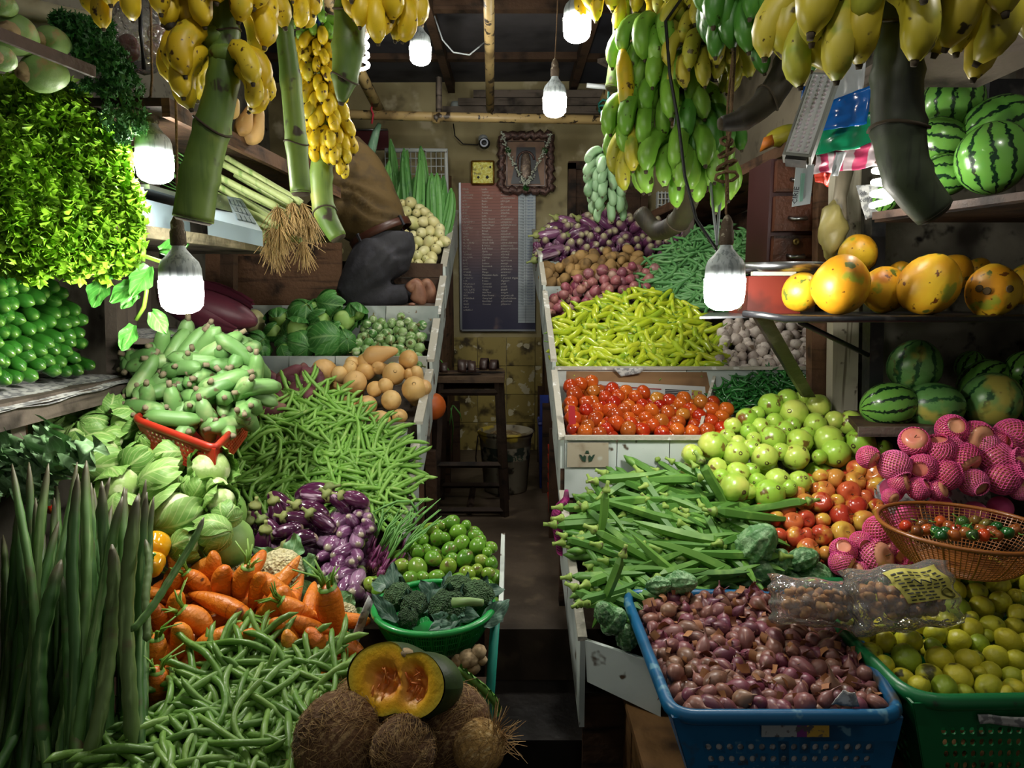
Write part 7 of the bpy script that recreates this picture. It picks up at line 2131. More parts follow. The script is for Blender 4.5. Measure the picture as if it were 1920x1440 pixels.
m_bas = mat('brown_plastic', ['#8a5220', '#8a5220'], .35, coat=.2)
bc = P(1800, 1060, 1.66)
rw = px2m(150, 1.66)
colander('plastic_basket', 'brown plastic mesh basket holding a few round chillies', bc + V((0, 0, -.0)), rw, rw * .98, .105, m_bas, 96, 15, .5, .0016, .0065)
ch = []
for i, (x, y) in enumerate([(1700, 978), (1740, 985), (1765, 970), (1775, 990), (1795, 985), (1805, 970), (1812, 990), (1830, 968), (1815, 985), (1840, 985), (1850, 975), (1860, 988), (1780, 978), (1755, 988), (1870, 980), (1905, 985), (1790, 995), (1825, 995), (1870, 995), (1720, 988), (1730, 975), (1890, 990), (1765, 995), (1845, 995)]):
    Y = 1.64 + (985 - y) * .004
    ch.append(K_spep.put(TR(P(x, y, Y) + V((0, 0, -.012)), rrot(), 1.0), 'round chillies in the basket'))
label_rows(ch, lambda o: 'round chilli', 'in the brown basket', 8)

# packed bags on the crates
m_film = clear('clear_wrap', '#f6f4ee', .05, .05)
m_ted = mat('brown_dried_food', ['#a8743c', '#b2804a', '#96683a'], .6, mott=('#c49a62', 30, .5, .7))
for i, (x, y, w_, h_, Y, ang, lab) in enumerate([(1535, 1130, 175, 85, 1.52, .1, 'flat clear packet of brown food lying on the crate edges'), (1690, 1120, 190, 115, 1.48, -.12, 'plump clear packet with a yellow label lying on the limes')]):
    t = thing('food_packet', lab, 'packet', P(x, y, Y), 'clear packets on the crates')
    a_, b_ = px2m(w_, Y) / 2, px2m(h_, Y) / 2
    ro = Matrix.Rotation(ang, 4, 'Y') @ Matrix.Rotation(-.45, 4, 'X')
    ft = MB()
    for k in range(95):
        ft.merge(K_potato.var[k % 4][0], TR((R.uniform(-.75, .75) * a_, R.uniform(-.6, .6) * .05, R.uniform(-.55, .5) * b_), rrot(), R.uniform(.26, .42)))
    tag(ob('contents', ft.mesh('contents', m_ted), t, ro), kind='stuff')

    def pil(u, v, sg=1):
        q, s = u * 2 - 1, v * 2 - 1
        e = (1 - abs(q) ** 3) * (1 - abs(s) ** 3)
        return V((q * a_ * (1.12 + .05 * sin(v * 20)), sg * (.062 * e ** .6 + .004 * mnoise.noise(V((u * 9, v * 9, i + sg))) * 2), s * b_ * (1.08 + .06 * sin(u * 17))))
    ob('wrap', MB().grid(lambda u, v: pil(u, v, -1), 30, 20).grid(lambda u, v: pil(1 - u, v, 1), 20, 12), t, ro, m_film)
    if i:
        ym = mat('yellow_label', ['#c4bd5c'], .6)
        lf = ob('paper_label', MB().grid(lambda u, v: pil(.30 + .5 * u + .12 * (1 - v), .42 + .5 * v, -1) + V((0, -.004, 0)), 10, 8), t, ro, ym)
        tx = MB()
        for k in range(9):
            for j in range(6):
                u0 = .06 + .14 * j + R.uniform(0, .03)
                v0 = .06 + .1 * k
                if k in (5, 6) and 1 < j < 5 or k < 3 and j > 3:
                    continue
                tx.add([pil(.30 + .5 * u + .12 * (1 - v), .42 + .5 * v, -1) + V((0, -.0065, 0)) for u, v in ((u0, v0), (u0 + .1, v0), (u0 + .1, v0 + .035), (u0, v0 + .035))], [(0, 1, 2, 3)])
        ob('print', tx, t, ro, m_txk, False)
        tag(ob('handwriting', MB().tube([pil(.30 + .5 * u + .12 * (1 - v), .42 + .5 * v, -1) + V((0, -.008, 0)) for u, v in [(.3 + .06 * k, .6 + .08 * sin(k * 2.3)) for k in range(8)]], .0016, 4), t, ro, m_txk))
        ob('round_stamp', MB().tube([pil(.30 + .5 * u + .12 * (1 - v), .42 + .5 * v, -1) + V((0, -.008, 0)) for u, v in [(.82 + .10 * cos(k * pi / 8), .18 + .13 * sin(k * pi / 8)) for k in range(17)]], .002, 4), t, ro, mat('olive_print', ['#5d5a20'], .6))
# newspaper scraps, crate lining, cardboard
sheet('newspaper', 'white newspaper corner sticking out of the shallots', Q([(1560, 1322), (1612, 1325), (1605, 1300), (1583, 1296)], 1.26), m_paper, 'newspaper', 6, 6, .003, 1)
for nm, q, Y, lab in (('newspaper', [(1330, 1625 - 200), (1640, 1425), (1640, 1390), (1330, 1390)], 1.262, None),):
    pass
o = MB()
o.slab([P(1330, 1440, 1.2435), P(1640, 1440, 1.2435), P(1652, 1378, 1.2435), P(1320, 1378, 1.2435)], (0, .0015, 0))
tag(ob('newspaper', o, None, None, m_paper, False), 'newspaper lining seen through the holes of the blue crate', 'newspaper')
t = thing('magazine_scrap', 'colourful magazine scrap showing through the front of the blue crate', 'paper', P(1490, 1372, 1.233))
for k, (x0, x1, c) in enumerate([(1428, 1494, '#8f9698'), (1494, 1513, '#6d2a70'), (1513, 1555, '#b8963a')]):
    ob('print_block', MB().slab([p - t.location for p in Q([(x0, 1382), (x1, 1382), (x1, 1357), (x0, 1357)], 1.232)], (0, .002, 0)), t, None, mat('print_' + ('grey', 'violet', 'ochre')[k], [c], .6, mott=('#4d4a4c', 60, .55, .65)), False)
sheet('newspaper', 'white paper scrap showing at the broken rim of the green crate', Q([(1838, 1358), (1960, 1366), (1960, 1345), (1836, 1342)], 1.255), m_paper, 'newspaper', 6, 4, .004, 1)
o = MB()
o.slab([P(1062, 735, 2.69), P(1335, 745, 2.69), P(1325, 698, 2.70), P(1062, 696, 2.70)], (0, .01, 0))
tag(ob('cardboard', o, None, None, m_card, False), 'brown cardboard standing behind the tomatoes', 'cardboard')
t = thing('newspaper', 'newspaper page standing behind the tomatoes', 'newspaper', P(1200, 750, 2.67))
ob('sheet', MB().slab([p - t.location for p in Q([(1075, 760), (1325, 770), (1322, 725), (1075, 712)], 2.675)], (0, .003, 0)), t, None, mat('pale_newsprint', ['#b9bcba'], .7), False)
tx = MB()
for k in range(9):
    tx.slab([p - t.location for p in Q([(1247, 731 + 3 * k + .2), (1292 - (k % 3) * 4, 733 + 3 * k), (1292 - (k % 3) * 4, 731.6 + 3 * k), (1247, 729.6 + 3 * k)], 2.672)], (0, .001, 0))
ob('print', tx, t, None, m_txk, False)
ob('red_headline', MB().slab([p - t.location for p in Q([(1090, 722), (1240, 731), (1240, 729), (1090, 720)], 2.672)], (0, .001, 0)), t, None, mat('red_print', ['#8d2a30'], .6), False)
ob('picture', MB().slab([p - t.location for p in Q([(1297, 758), (1317, 760), (1316, 733), (1297, 731)], 2.672)], (0, .001, 0)), t, None, mat('magenta_print', ['#8d2a60'], .6, mott=('#a5a03a', 60, .5, .6)), False)
sheet('newspaper', 'newspaper edge hanging over the chilli bin front', Q([(1165, 706), (1200, 700), (1210, 690), (1150, 690)], 2.67), m_paper, 'newspaper', 6, 4, .003, 1)
t = thing('paper_poster', 'torn brown poster with a green emblem on the white bin front', 'poster', P(1100, 852, 2.28))
ob('sheet', MB().slab([p - t.location for p in Q([(1063, 876), (1141, 876), (1141, 830), (1064, 830)], 2.283)], (0, .002, 0)), t, None, mat('brown_stained_paper', ['#a39a86'], .7, mott=[('#7d6f58', 12, .5, .68), ('#c0c4bc', 9, .62, .68)]), False)
em = MB()
for s_ in (-1, 1):
    em.slab([p - t.location for p in Q([(1101 + s_ * 3, 866), (1101 + s_ * 9, 864), (1101 + s_ * 15, 852), (1101 + s_ * 11, 853), (1101 + s_ * 8, 857), (1101 + s_ * 5, 853), (1101 + s_ * 2, 856)][::s_], 2.280)], (0, .001, 0))
em.slab([p - t.location for p in Q([(1097, 850), (1105, 850), (1103, 845), (1099, 845)], 2.28)], (0, .001, 0))
ob('emblem', em, t, None, mat('dark_green_print', ['#1f3a2a'], .6), False)
tag(ob('red_packet', MB().slab(Q([(1067, 812), (1080, 800), (1078, 762), (1066, 760)], 2.34), (.0, .01, 0)), None, None, mat('red_print2', ['#a3202a'], .5), False), 'red packet edge at the aisle end of the tomato bin', 'packet')

# ------------------------------------------------------------------ front left goods
DR = []
for i in range(108):
    x = R.uniform(-60, 275)
    yt = R.uniform(865, 1010) + (40 if x > 230 else 0) + (R.uniform(0, 260) if R.random() < .4 else 0)
    Yb = R.uniform(1.06, 1.22)
    Yt = Yb + R.uniform(.22, .38)
    lean = R.gauss(25, 55)
    a, b = P(x, 1480 + R.uniform(0, 60), Yb), P(x + lean, yt, Yt)
    if x + lean > 285:
        b = P(270, yt, Yt)
    ln = (b - a).length
    o = K_drum.put(TR((a + b) / 2, frame(b - a) @ Matrix.Rotation(R.uniform(0, 6), 4, 'Z'), (R.uniform(.7, 1.15),) * 2 + (ln / .68,)), 'drumstick pods standing in a bundle')
    DR.append((proj(b)[0], o))
for i, (x0, y0, x1, y1) in enumerate([(255, 1190, 390, 975), (236, 1430, 240, 930), (275, 1200, 278, 1008), (110, 1440, 165, 1150), (60, 1440, 90, 1050), (180, 1440, 230, 1020)]):
    a, b = P(x0, y0, 1.1), P(x1, y1, 1.25)
    o = K_drum.put(TR((a + b) / 2, frame(b - a), (.7 if i in (0, 2) else 1.25,) * 2 + ((b - a).length / .68,)), 'drumstick pods standing in a bundle')
    DR.append((x1, o))
DR.sort(key=lambda t: t[0])
for i, (x, o) in enumerate(DR):
    o['label'] = f'long ribbed drumstick pod standing in the bundle, its tip {ordw(i + 1)} counted from left'
t = thing('kale_bunch', 'curly blue green kale bunch behind the drumstick pods', 'kale', P(50, 870, 1.55))
m_kale = mat('kale_leaf', ['#6a9460', '#78a06c', '#5d8856'], .55, vein=('#a5c9a0', 6, .5))
for i in range(26):
    x, y = R.uniform(-30, 145), R.uniform(835, 930)
    me = flat_leaf(.09, .036, .25, .9, i, 14, 14, 22)
    ob('leaf', me, t, Matrix.Translation(P(x, y + 15, 1.52 + R.uniform(-.04, .06)) - t.location) @ frame(view((R.uniform(-.5, .5), .5, .8)), (1, 0, 0)) @ Matrix.Rotation(R.uniform(-1.4, 1.4), 4, 'Z'), m_kale)
tag(ob('cut_stone', MB().slab(Q([(0, 860), (22, 830), (18, 785), (0, 770)], 1.6), (0, .05, 0)), None, None, m_grey, False), 'grey weathered board end at the frame edge above the kale', 'board')
tag(ob('side_board', MB().slab(Q([(0, 860), (44, 850), (40, 755), (0, 760)], 1.75), (0, .02, 0)), None, None, m_brown, False), 'brown board closing the space under the cucumber shelf', 'board')
for i, (x, y, r, Y) in enumerate([(290, 1025, 30, 1.52), (268, 1020, 26, 1.5), (285, 1058, 26, 1.45)]):
    K_ypep.put(TR(P(x, y, Y), frame(view((-.3 + .3 * i, .6, .5))), px2m(r, Y) / .042), 'yellow peppers')['label'] = ('largest yellow pepper beside the drumstick pods', 'yellow pepper half behind the drumstick tips', 'yellow pepper lowest beside the carrots')[i]
for i, (x, y, r) in enumerate([(207, 988, 17), (95, 955, 9), (158, 960, 8), (145, 1000, 10)]):
    K_tomato.put(TR(P(x, y, 1.55), rrot(), px2m(r, 1.55) / .029), 'red tomatoes glimpsed behind the drumsticks', t=.05)['label'] = ('red tomato seen between the drumstick tips', 'red tomato glimpse among drumstick tips farthest from carrots', 'small red tomato glimpse below the kale', 'red tomato glimpse deep behind the drumsticks')[i]
t = thing('green_capsicum', 'dark green capsicum bit beside the yellow peppers', 'pepper', P(263, 1045, 1.44))
ob('fruit', ball(.02, .024, 12, 8, lobes=4, la=.06), t, None, m_schil)

# red spring onions
m_so = mat('spring_onion_leaf', ['#4d8a3c', '#5f9a48', '#7fae5c'], .45)
m_sob = mat('purple_onion_bulb', ['#5a1f4a', '#6d2a58', '#8a4a70'], .4)
objs = []
for i in range(26):
    x, y = R.uniform(690, 755), R.uniform(1020, 1075)
    Y = 1.85 + (1075 - y) * .003
    b = P(x, y, Y)
    t = thing('spring_onion', 'x', 'spring onion', b, 'red spring onions')
    e = P(x + R.uniform(20, 75), y - R.uniform(60, 95), Y + .05) - b
    ob('bulb', ball(.008, .012, 8, 6), t, frame(e), m_sob)
    ob('neck', MB().tube([(0, 0, 0), e * .2, e * .4], [.004, .0034, .003], 6), t, None, m_sob)
    ob('leaf', MB().tube([e * .38, e * .7 + V((0, 0, .005)), e * 1.05 + V((R.uniform(-.01, .02), 0, R.uniform(-.01, .01)))], [.0034, .003, .0012], 5), t, None, m_so)
    ob('leaf', MB().tube([e * .38, e * .7 + V((.01, 0, .01)), e * .95 + V((R.uniform(.0, .04), 0, R.uniform(0, .02)))], [.003, .0026, .001], 5), t, None, m_so)
    mb = MB()
    for k in range(9):
        q = V((R.gauss(0, .6), R.gauss(-.6, .4), R.gauss(-.6, .5))).normalized() * R.uniform(.012, .025)
        mb.tube([(0, 0, 0), q * .6, q + V((0, 0, -.004))], [.001, .0008, .0004], 3, False)
    ob('roots', mb, t, None, mat('muddy_roots', ['#6d5030', '#5a4028'], .9))
    objs.append(t)
label_rows(objs, 'red spring onion', 'in the rooty bunch by the limes', 12)
tag(ob('curled_stalk', MB().tube([P(x, y, 2.0) for x, y in [(715, 985), (700, 960), (720, 950), (745, 940), (770, 940), (782, 960)]], .004, 6), None, None, m_so), 'pale green stalk curling up beside the white bin edge', 'stalk')

# broccoli in its bowl
bw = P(815, 1200, 1.52)
rw = px2m(116, 1.52)
m_gb = mat('bright_green_plastic', ['#12923f', '#12923f'], .35, coat=.2)
colander('plastic_bowl', 'bright green plastic colander bowl full of broccoli', bw, rw, rw, .085, m_gb, 150, 5, .62, .0026, .009, 'bowl')
o = MB().lathe([(rw * (.61 + .365 * (k / 6) ** .6), .082 * k / 6) for k in range(7)], 40)
ob('lining', o, [x for x in bpy.data.objects if x.name.startswith('plastic_bowl')][0], None, m_gb)
for i, (x, y, r, d, lab) in enumerate([(838, 1140, 36, (-.1, .6, .8), 'broccoli head in the middle of the green bowl'), (895, 1115, 34, (.3, .8, .4), 'broccoli head at the aisle side of the green bowl'), (765, 1160, 20, (-.2, .3, 1), 'small broccoli head at the front of the bowl'), (745, 1118, 30, (-.3, .8, .5), 'broccoli head at the rear corner near the aubergines'), (778, 1135, 28, (.1, .7, .6), 'broccoli head behind the small front one'), (860, 1100, 30, (.1, 1, .2), 'broccoli head lying at the back of the bowl')]):
    K_bro.put(TR(P(x, y, 1.50 + (1140 - y) * .002), frame(view(d)) @ Matrix.Rotation(i, 4, 'Z'), px2m(r, 1.52) / .045), 'broccoli in the green bowl', lab, var=i)
t = thing('broccoli_leaves', 'loose grey green broccoli leaves spread in the bowl', 'leaves', P(800, 1130, 1.45))
for i in range(14):
    x, y = R.choice((R.uniform(715, 760), R.uniform(790, 905))), R.uniform(1100, 1175)
    ob('leaf', flat_leaf(R.uniform(.06, .10), R.uniform(.018, .03), R.uniform(-.4, .4), .3, i, 6, 8), t, Matrix.Translation(P(x, y, 1.48 + (1150 - y) * .002 + .03 * R.random()) - t.location) @ frame(view((R.uniform(-.6, .6), .6, .8)), (1, 0, 0)) @ Matrix.Rotation(R.uniform(0, 6.28), 4, 'Z'), m_brl)
tag(ob('broccoli_stalk', MB().tube([P(850, 1130, 1.42), P(880, 1128, 1.41), P(905, 1130, 1.4)], [.012, .010, .008], 8), None, None, m_brs), 'pale broccoli stalk lying across the green bowl', 'stalk')

# pumpkin half on coconuts
PM = Matrix.Translation(P(738, 1276, 1.11)) @ Matrix.Rotation(radians(-36), 4, 'Z') @ Matrix.Rotation(radians(-24), 4, 'X') @ Matrix.Rotation(radians(-11), 4, 'Y')
t = thing('cut_pumpkin', 'halved dark green pumpkin showing orange flesh on the coconuts', 'pumpkin', M=PM)


def pout(a):
    r = 1 - .26 * math.exp(-((a - pi / 2 + .25) / .22) ** 2) - .2 * math.exp(-((a - 3 * pi / 2 - .15) / .25) ** 2)
    return V((.112 * cos(a) * r, 0, .063 * sin(a) * r * 1.02))


def shell(u, v):
    a = 2 * pi * u
    ph = v * pi / 2
    p = pout(a)
    rib = 1 + .035 * abs(sin(ph * 4)) + .02 * cos(a * 2)
    return V((p.x * cos(ph) * rib + .012 * sin(ph), .115 * sin(ph), p.z * cos(ph) * rib))


ob('rind', MB().grid(shell, 48, 14), t, None, mat('dark_pumpkin_rind', ['#1d3018'], .5, mott=[('#34481e', 9, .5, .7), ('#a5762a', 8, .60, .72)], bump=(20, .3), spec=.3))


def flesh(u, v):
    a = 2 * pi * u
    p = pout(a) * (.985 * v)
    two = max(math.exp(-(((p.x + .025) / .034) ** 2 + ((p.z + .004) / .028) ** 2) ** 2), math.exp(-(((p.x - .045) / .026) ** 2 + ((p.z + .002) / .032) ** 2) ** 2))
    return V((p.x, 0.017 * two + .010 * (1 - v) * mnoise.noise(p * 80) * 2 * two + .001, p.z))


def fl_mat(T, tc, w, col, nz):
    y = T.n('SeparateXYZ', {0: tc}).outputs[1]
    uv = T.n('SeparateXYZ', {0: T.n('TexCoord').outputs['UV']}).outputs[1]
    c = T.ramp(T.math('ADD', uv, T.math('MULTIPLY', T.math('SUBTRACT', nz(30), .5), .2)), [(.3, lin('#eaa030')), (.6, lin('#e6a424')), (.8, lin('#deae1e')), (.97, lin('#c0aa30'))])
    return T.mix(T.step(y, .005, .016), c, lin('#e58a34'))


ob('flesh', MB().grid(flesh, 72, 26), t, None, mat('pumpkin_flesh', ['#d98a1c'], .45, stripes=fl_mat, bump=(60, .3)))
sd = MB()
for k in range(26):
    cx_ = -.025 if k % 2 else .045
    q = V((cx_ + R.gauss(0, .014), .010 + R.uniform(-.006, .004), R.gauss(-.002, .014)))
    sd.tube([q, q + V((R.gauss(0, .01), R.uniform(-.008, 0), R.gauss(0, .01)))], .0016, 4)
ob('stringy_pith', sd, t, None, mat('orange_pith', ['#c8641c', '#d98a3a'], .6))
ob('stem_scar', ball(.012, .009, 10, 6, lump=.3), t, Matrix.Translation((.014, .01, .046)), m_root)
m_coco = mat('coconut_husk', ['#6d4f34', '#5f442c', '#7a5a3c'], .95, streak=('#a58a60', (25, 160, 160), .5, .68), mott=('#3f2c1c', 12, .52, .75), bump=(120, .8))
m_fib = mat('coconut_fibre', ['#a58452', '#8d6d42', '#b89a68'], .9)
for i, (x, y, r, Y, pl, lab, cl) in enumerate([(640, 1390, 95, 1.10, (.2, .5, .6), 'big coconut leftmost of the front coconuts', .2), (757, 1405, 66, 1.04, (.1, .2, 1), 'round coconut in the middle facing forward with dark eye', .5), (680, 1335, 72, 1.24, (.3, 1, .2), 'coconut under the cut pumpkin at the back', .8), (845, 1360, 80, 1.12, (.5, .7, .3), 'coconut right below the green pumpkin rind', .3), (898, 1400, 52, 1.06, (.6, .7, .2), 'pale shaggy coconut nearest the aisle', .95), (812, 1352, 70, 1.26, (.2, 1, .2), 'coconut behind the middle one', .6)]):
    rr_ = px2m(r, Y)
    rb = random.Random(i)
    o = ob('coconut', ball(rr_, rr_ * 1.04, 20, 14, lump=.07, sd=i, prof=lambda t_: 1.0 - .18 * max(0, t_ - .7) / .3), None, TR(P(x, y, Y), frame(view(pl))), m_coco if i != 4 else mat('pale_coconut_husk', ['#a5834a'], .95, streak=('#c9ae7a', (160, 160, 20), .5, .68), bump=(120, .8)))
    tag(o, lab, 'coconut', 'coconuts under the pumpkin')
    o.color = (cl, 0, 0, 1)
    fb = MB()
    for k in range(620 if i != 4 else 300):
        d = V((rb.gauss(0, 1), rb.gauss(0, 1), rb.gauss(0, 1))).normalized()
        tn = (V((0, 0, 1)) - d * d.z + V((rb.gauss(0, .3), rb.gauss(0, .3), rb.gauss(0, .3)))).normalized()
        l = rr_ * rb.uniform(.3, .9)
        st = .02 if rb.random() < .94 else rb.uniform(.06, .3)
        q0, q1, q2 = d * rr_ * 1.0, (d + tn * l / rr_ * .5).normalized() * rr_ * (1.03 + st * .3), (d + tn * l / rr_).normalized() * rr_ * (1.03 + st)
        fb.tube([q0, q1, q2], [.0006, .0005, .0002], 3, False)
    tag(ob('fibres', fb, o, None, m_fib), kind='stuff')
t = thing('coconut_fibre_tuft', 'dry fibre tuft sticking out beside the pale coconut', 'fibre', P(925, 1390, 1.06))
fb = MB()
for k in range(60):
    a = R.uniform(-.6, 1.9)
    l = R.uniform(.03, .07)
    fb.tube([(R.gauss(0, .008), R.gauss(0, .01), -.02), (l * .4 * cos(a), R.gauss(0, .012), l * .5 * sin(a)), (l * .8 * cos(a) + .005, R.gauss(0, .02), l * sin(a))], [.001, .0008, .0004], 3, False)
tag(ob('fibres', fb, t, None, m_fib), kind='stuff')
# winged bean, ginger, pole, paper strip, pale boards
t = thing('winged_bean', 'frilled green winged bean hanging over the stall corner', 'bean', P(900, 1290, 1.25))
wp = [P(x, y, 1.25) - t.location for x, y in [(860, 1252), (880, 1270), (905, 1290), (925, 1310), (938, 1335)]]
ob('pod', MB().tube(wp, [.004, .008, .009, .008, .003], 8), t, None, m_okra)
for s_ in (-1, 1):
    ob('frill', MB().grid(lambda u, v: wp[min(4, int(u * 4))].lerp(wp[min(4, int(u * 4) + 1)], u * 4 - int(u * 4)) + V((.4 * s_, -.5, .8 * s_)) * (.012 * v) + V((0, .003 * sin(u * 60) * v, .003 * cos(u * 50) * v)), 40, 3), t, None, m_vl)
t = thing('ginger_root', 'knobbly brown ginger root beside the turquoise pole', 'ginger', P(878, 1235, 1.38))
for c_, r_ in (((0, 0, 0), .02), ((.022, .005, .012), .015), ((-.02, .0, -.006), .014), ((.012, -.004, -.018), .013), ((.03, .0, -.004), .010)):
    ob('knob', ball(r_ * 1.2, r_, 9, 7, lump=.3, sd=r_ * 900), t, Matrix.Translation(c_), m_root)
t = thing('turquoise_pole', 'turquoise painted pole standing at the stall corner beside the bowl', 'pole', P(920, 1290, 1.5))
a, b = P(931, 1130, 1.52) - t.location, P(908, 1450, 1.40) - t.location
ob('tube', MB().tube([a, b], .0115, 10), t, None, mat('turquoise_paint', ['#1f8a78'], .5, mott=('#3a5a50', 14, .6, .72)))
sheet('newspaper', 'printed paper edge lining beside the carrots', Q([(648, 1270), (700, 1130), (690, 1118), (635, 1250)], 1.46), m_paper, 'newspaper', 10, 4, .008, 2)
t = shelf('trestle_board', 'rough boards under the front vegetables of the cabbage side', [(-1.5, 1.0, -.10), (-.05, 1.0, -.10), (-.05, 1.65, .12), (-1.5, 1.65, .12)], .03, m_dark, n=3)
t = thing('wooden_box', 'rough pale wooden box under the blue crate', 'box', (.62, 1.5, -.40))
m_box = wood('raw_pine', '#6d4e2c', '#7d5c36', '#3a2816')
for k in range(4):
    ob('slat', MB().box((-.31, -.22 + .12 * k, .21), (.02, .105, .46)), t, None, m_box, False).color = (R.random(), 0, 0, 1)
for k in range(5):
    ob('slat', MB().box((0.15, -.28, .02 + .1 * k), (.95, .02, .09)), t, None, m_box, False).color = (R.random(), 0, 0, 1)
ob('top', MB().box((.15, .0, .455), (.96, .58, .02)), t, None, m_box, False)
ob('corner_post', MB().box((-.32, -.29, .19), (.05, .05, .46)), t, None, m_box, False)

# ------------------------------------------------------------------ the kneeling person
def skin_body(joints, edges, name, m, sub=2, parent=None):
    me = bpy.data.meshes.new(name)
    me.from_pydata([tuple(j[0]) for j in joints], edges, [])
    o = bpy.data.objects.new(name, me)
    COL.objects.link(o)
    sk = o.modifiers.new('skin', 'SKIN')
    for i, j in enumerate(joints):
        r = j[1]
        me.skin_vertices[0].data[i].radius = (r if hasattr(r, '__len__') else (r, r))
    me.skin_vertices[0].data[0].use_root = True
    ss = o.modifiers.new('smooth', 'SUBSURF')
    ss.levels = ss.render_levels = sub
    dg = bpy.context.evaluated_depsgraph_get()
    nm = bpy.data.meshes.new_from_object(o.evaluated_get(dg))
    bpy.data.objects.remove(o)
    nm.materials.clear()
    nm.materials.append(m)
    nm.polygons.foreach_set('use_smooth', [True] * len(nm.polygons))
    return ob(name, nm, parent)


YP = 3.48
pr = thing('person', 'person kneeling on the stall in a brown sweater, dark trousers and brown belt', 'person', P(700, 574, YP))
po = pr.location
J = lambda x, y, dy=0.0: P(x, y, YP + dy) - po
m_skin = mat('brown_skin', ['#6d4632'], .5, mott=('#8a5c44', 20, .55, .75), sss=.05)
m_swt = mat('olive_brown_sweater', ['#4a3812'], .85, mott=('#3c2d0e', 14, .5, .7), bump=(22, .5))
m_trs = mat('dark_grey_trousers', ['#26262b'], .8, mott=('#33333a', 16, .5, .7), bump=(30, .35))
fm = px2m
# body: hips, spine, head, arms, legs, feet in one surface
jb = [(J(708, 465), .10), (J(690, 400), .10), (J(672, 330), .115), (J(655, 285), .10), (J(640, 255, .02), .055), (J(622, 220, .03), .085), (J(612, 190, .03), .075),
      (J(640, 300, -.17), .05), (J(600, 330, -.16), .042), (J(570, 300, -.05), .032), (J(640, 300, .17), .05), (J(600, 340, .2), .042), (J(575, 330, .12), .032),
      (J(705, 475, -.09), .085), (J(655, 552, -.09), .055), (J(700, 560, -.07), .05), (J(765, 548, -.06), .034),
      (J(715, 478, .09), .085), (J(668, 555, .09), .055), (J(720, 556, .08), .05), (J(782, 545, .06), .034)]
eb = [(0, 1), (1, 2), (2, 3), (3, 4), (4, 5), (5, 6), (3, 7), (7, 8), (8, 9), (3, 10), (10, 11), (11, 12), (0, 13), (13, 14), (14, 15), (15, 16), (0, 17), (17, 18), (18, 19), (19, 20)]
skin_body([(a, r * .62) for a, r in jb], eb, 'body', m_skin, 2, pr)
# sweater and trousers over it: lofts fused into one skin each
def fused(name, tubes, m, fold, vox=.014):
    mb = MB()
    for pts, rad, fl in tubes:
        mb.tube(pts, rad, 18, True, fl)
    o = ob(name, mb, pr, None, m)
    rm = o.modifiers.new('fuse', 'REMESH')
    rm.mode = 'VOXEL'
    rm.voxel_size = vox
    sm = o.modifiers.new('soften', 'SMOOTH')
    sm.factor = .6
    sm.iterations = 6
    dg = bpy.context.evaluated_depsgraph_get()
    me = bpy.data.meshes.new_from_object(o.evaluated_get(dg))
    o.modifiers.clear()
    o.data = me
    me.materials.clear()
    me.materials.append(m)
    for v in me.vertices:
        v.co = v.co + fold(v.co.copy())
    me.polygons.foreach_set('use_smooth', [True] * len(me.polygons))
    return o


def rows(pts):
    return [J(x, y, dy) for x, y, dy, r in pts], [r for x, y, dy, r in pts]


wf = lambda q: V((.010, -.006, .006)) * (sin((q.x * .55 + q.z * 1.6) * 58 + 6 * mnoise.noise(q * 6)) * max(0, .5 + mnoise.noise(q * 5 + V((3, 1, 0)))))
fused('sweater', [rows([(724, 446, 0, .12), (712, 430, 0, .150), (692, 392, 0, .160), (676, 350, 0, .155), (664, 312, 0, .135), (655, 282, 0, .10), (648, 262, 0, .06)]) + (1.0,),
                  rows([(690, 420, 0, .13), (672, 405, 0, .15), (655, 370, 0, .13), (650, 330, 0, .11)]) + (1.0,),
                  rows([(655, 300, -.13, .07), (622, 345, -.17, .062), (606, 400, -.14, .055), (590, 385, -.05, .045)]) + (1.0,),
                  rows([(655, 300, .13, .07), (615, 350, .18, .06), (590, 330, .15, .045)]) + (1.0,)], m_swt, wf)
wt = lambda q: V((.004, -.006, .004)) * (sin((q.x * 1.4 - q.z) * 60 + 6 * mnoise.noise(q * 7)) * max(0, .4 + mnoise.noise(q * 6)))
fused('trousers', [rows([(722, 436, 0, .142), (723, 455, 0, .152), (715, 480, 0, .155), (700, 500, 0, .12)]) + (1.0,),
                   rows([(715, 470, -.06, .125), (690, 505, -.085, .115), (664, 540, -.09, .088), (648, 560, -.09, .066)]) + (1.0,),
                   rows([(648, 560, -.09, .062), (690, 562, -.08, .062), (730, 556, -.07, .055), (764, 550, -.06, .050)]) + (1.0,),
                   rows([(718, 475, .07, .12), (698, 512, .09, .11), (672, 545, .1, .085), (660, 562, .1, .06)]) + (1.0,),
                   rows([(660, 562, .1, .058), (710, 556, .08, .058), (778, 548, .06, .048)]) + (1.0,)], m_trs, wt)
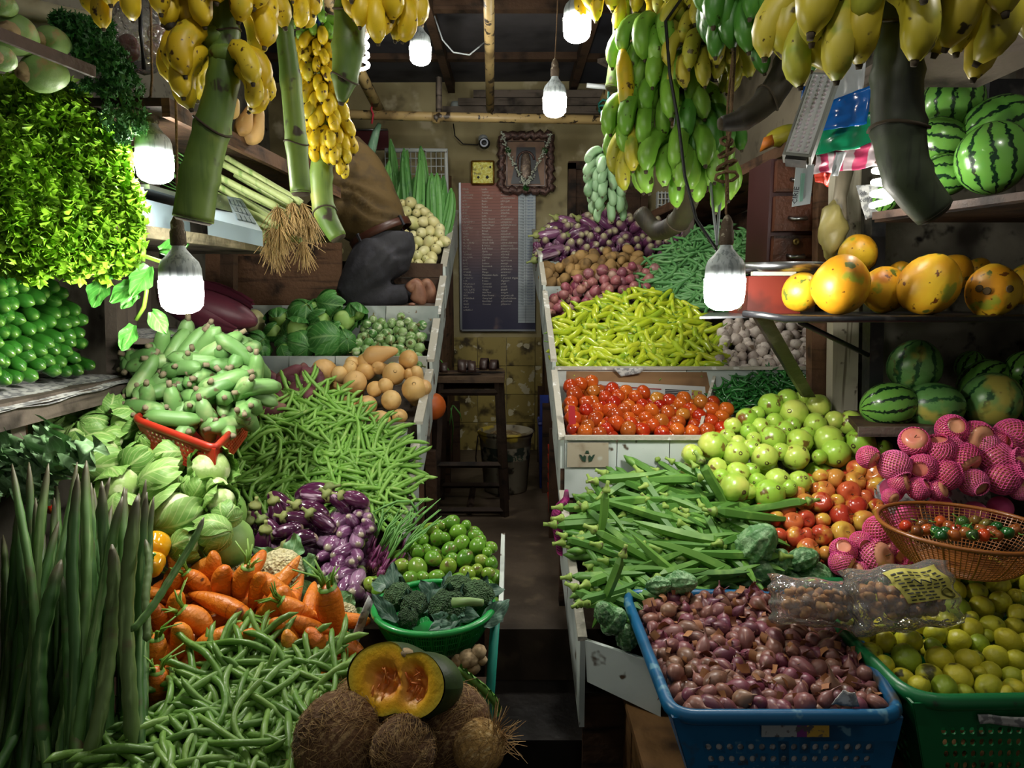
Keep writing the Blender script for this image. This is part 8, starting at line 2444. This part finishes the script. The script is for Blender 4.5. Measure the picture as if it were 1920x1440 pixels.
# belt round the waist, tilted with the torso
c = J(714, 438)
ax = (J(700, 400) - J(724, 450)).normalized()
Mb = Matrix.Translation(c) @ frame(ax, (0, 1, 0))
ob('belt', MB().lathe([(1, -.019), (1.03, -.017), (1.03, .017), (1, .019)], 36, lambda q: V((q.x * .157, q.y * .157, q.z))), pr, Mb, mat('brown_leather_belt', ['#3f2218'], .4))
for a in (-2.2, -.6, 2.6):
    ob('belt_loop', MB().box((.163 * cos(a), .163 * sin(a), 0), (.012, .012, .05), Matrix.Rotation(a, 3, 'Z')), pr, Mb, m_trs, False)
ob('hair', ball(.088, .10, 16, 10, lump=.05), pr, Matrix.Translation(J(614, 200, .03)), mat('black_hair', ['#120f0d'], .6))
for sy, x0 in ((-.06, 770), (.06, 790)):
    # foot standing on its toes: heel up, sole to the aisle
    f = [(J(x0 - 6, 546, sy), .032), (J(x0 + 12, 527, sy), (.034, .036)), (J(x0 + 16, 545, sy), (.03, .042)), (J(x0 + 16, 560, sy), (.026, .048)), (J(x0 + 10, 570, sy), (.016, .045))]
    ob_ = skin_body(f, [(0, 1), (1, 2), (2, 3), (3, 4)], 'foot', mat('foot_skin', ['#7d5440'], .5, mott=('#9a7058', 16, .5, .7)), 2, pr)
    for k in range(5):
        ob('toe', ball(.010 - .001 * k, .018, 8, 6), ob_, Matrix.Translation(J(x0 + 2, 571, sy + (-.036 + .018 * k) * (1 if sy < 0 else -1))) @ Matrix.Rotation(pi / 2, 4, 'Y'), MATS['foot_skin'])

# papery skins among the shallots
fk = MB()
for x, y, p in S_sha.sample(.034, 90):
    ro = rrot().to_3x3()
    w = R.uniform(.008, .016)
    c = p + S_sha.nrm(x, y)[0] * .014
    fk.grid(lambda u, v: c + ro @ V(((u - .5) * 2 * w, (v - .5) * w * 1.4, .006 * sin(u * 3.1) + .003 * mnoise.noise(V((u * 3, v * 3, x))))), 4, 2)
tag(ob('onion_skins', fk, None, None, mat('papery_skin', ['#8a5c38', '#a57248', '#7a4a3c'], .7)), 'loose papery brown skins scattered over the shallots', 'onion skins', kind='stuff')
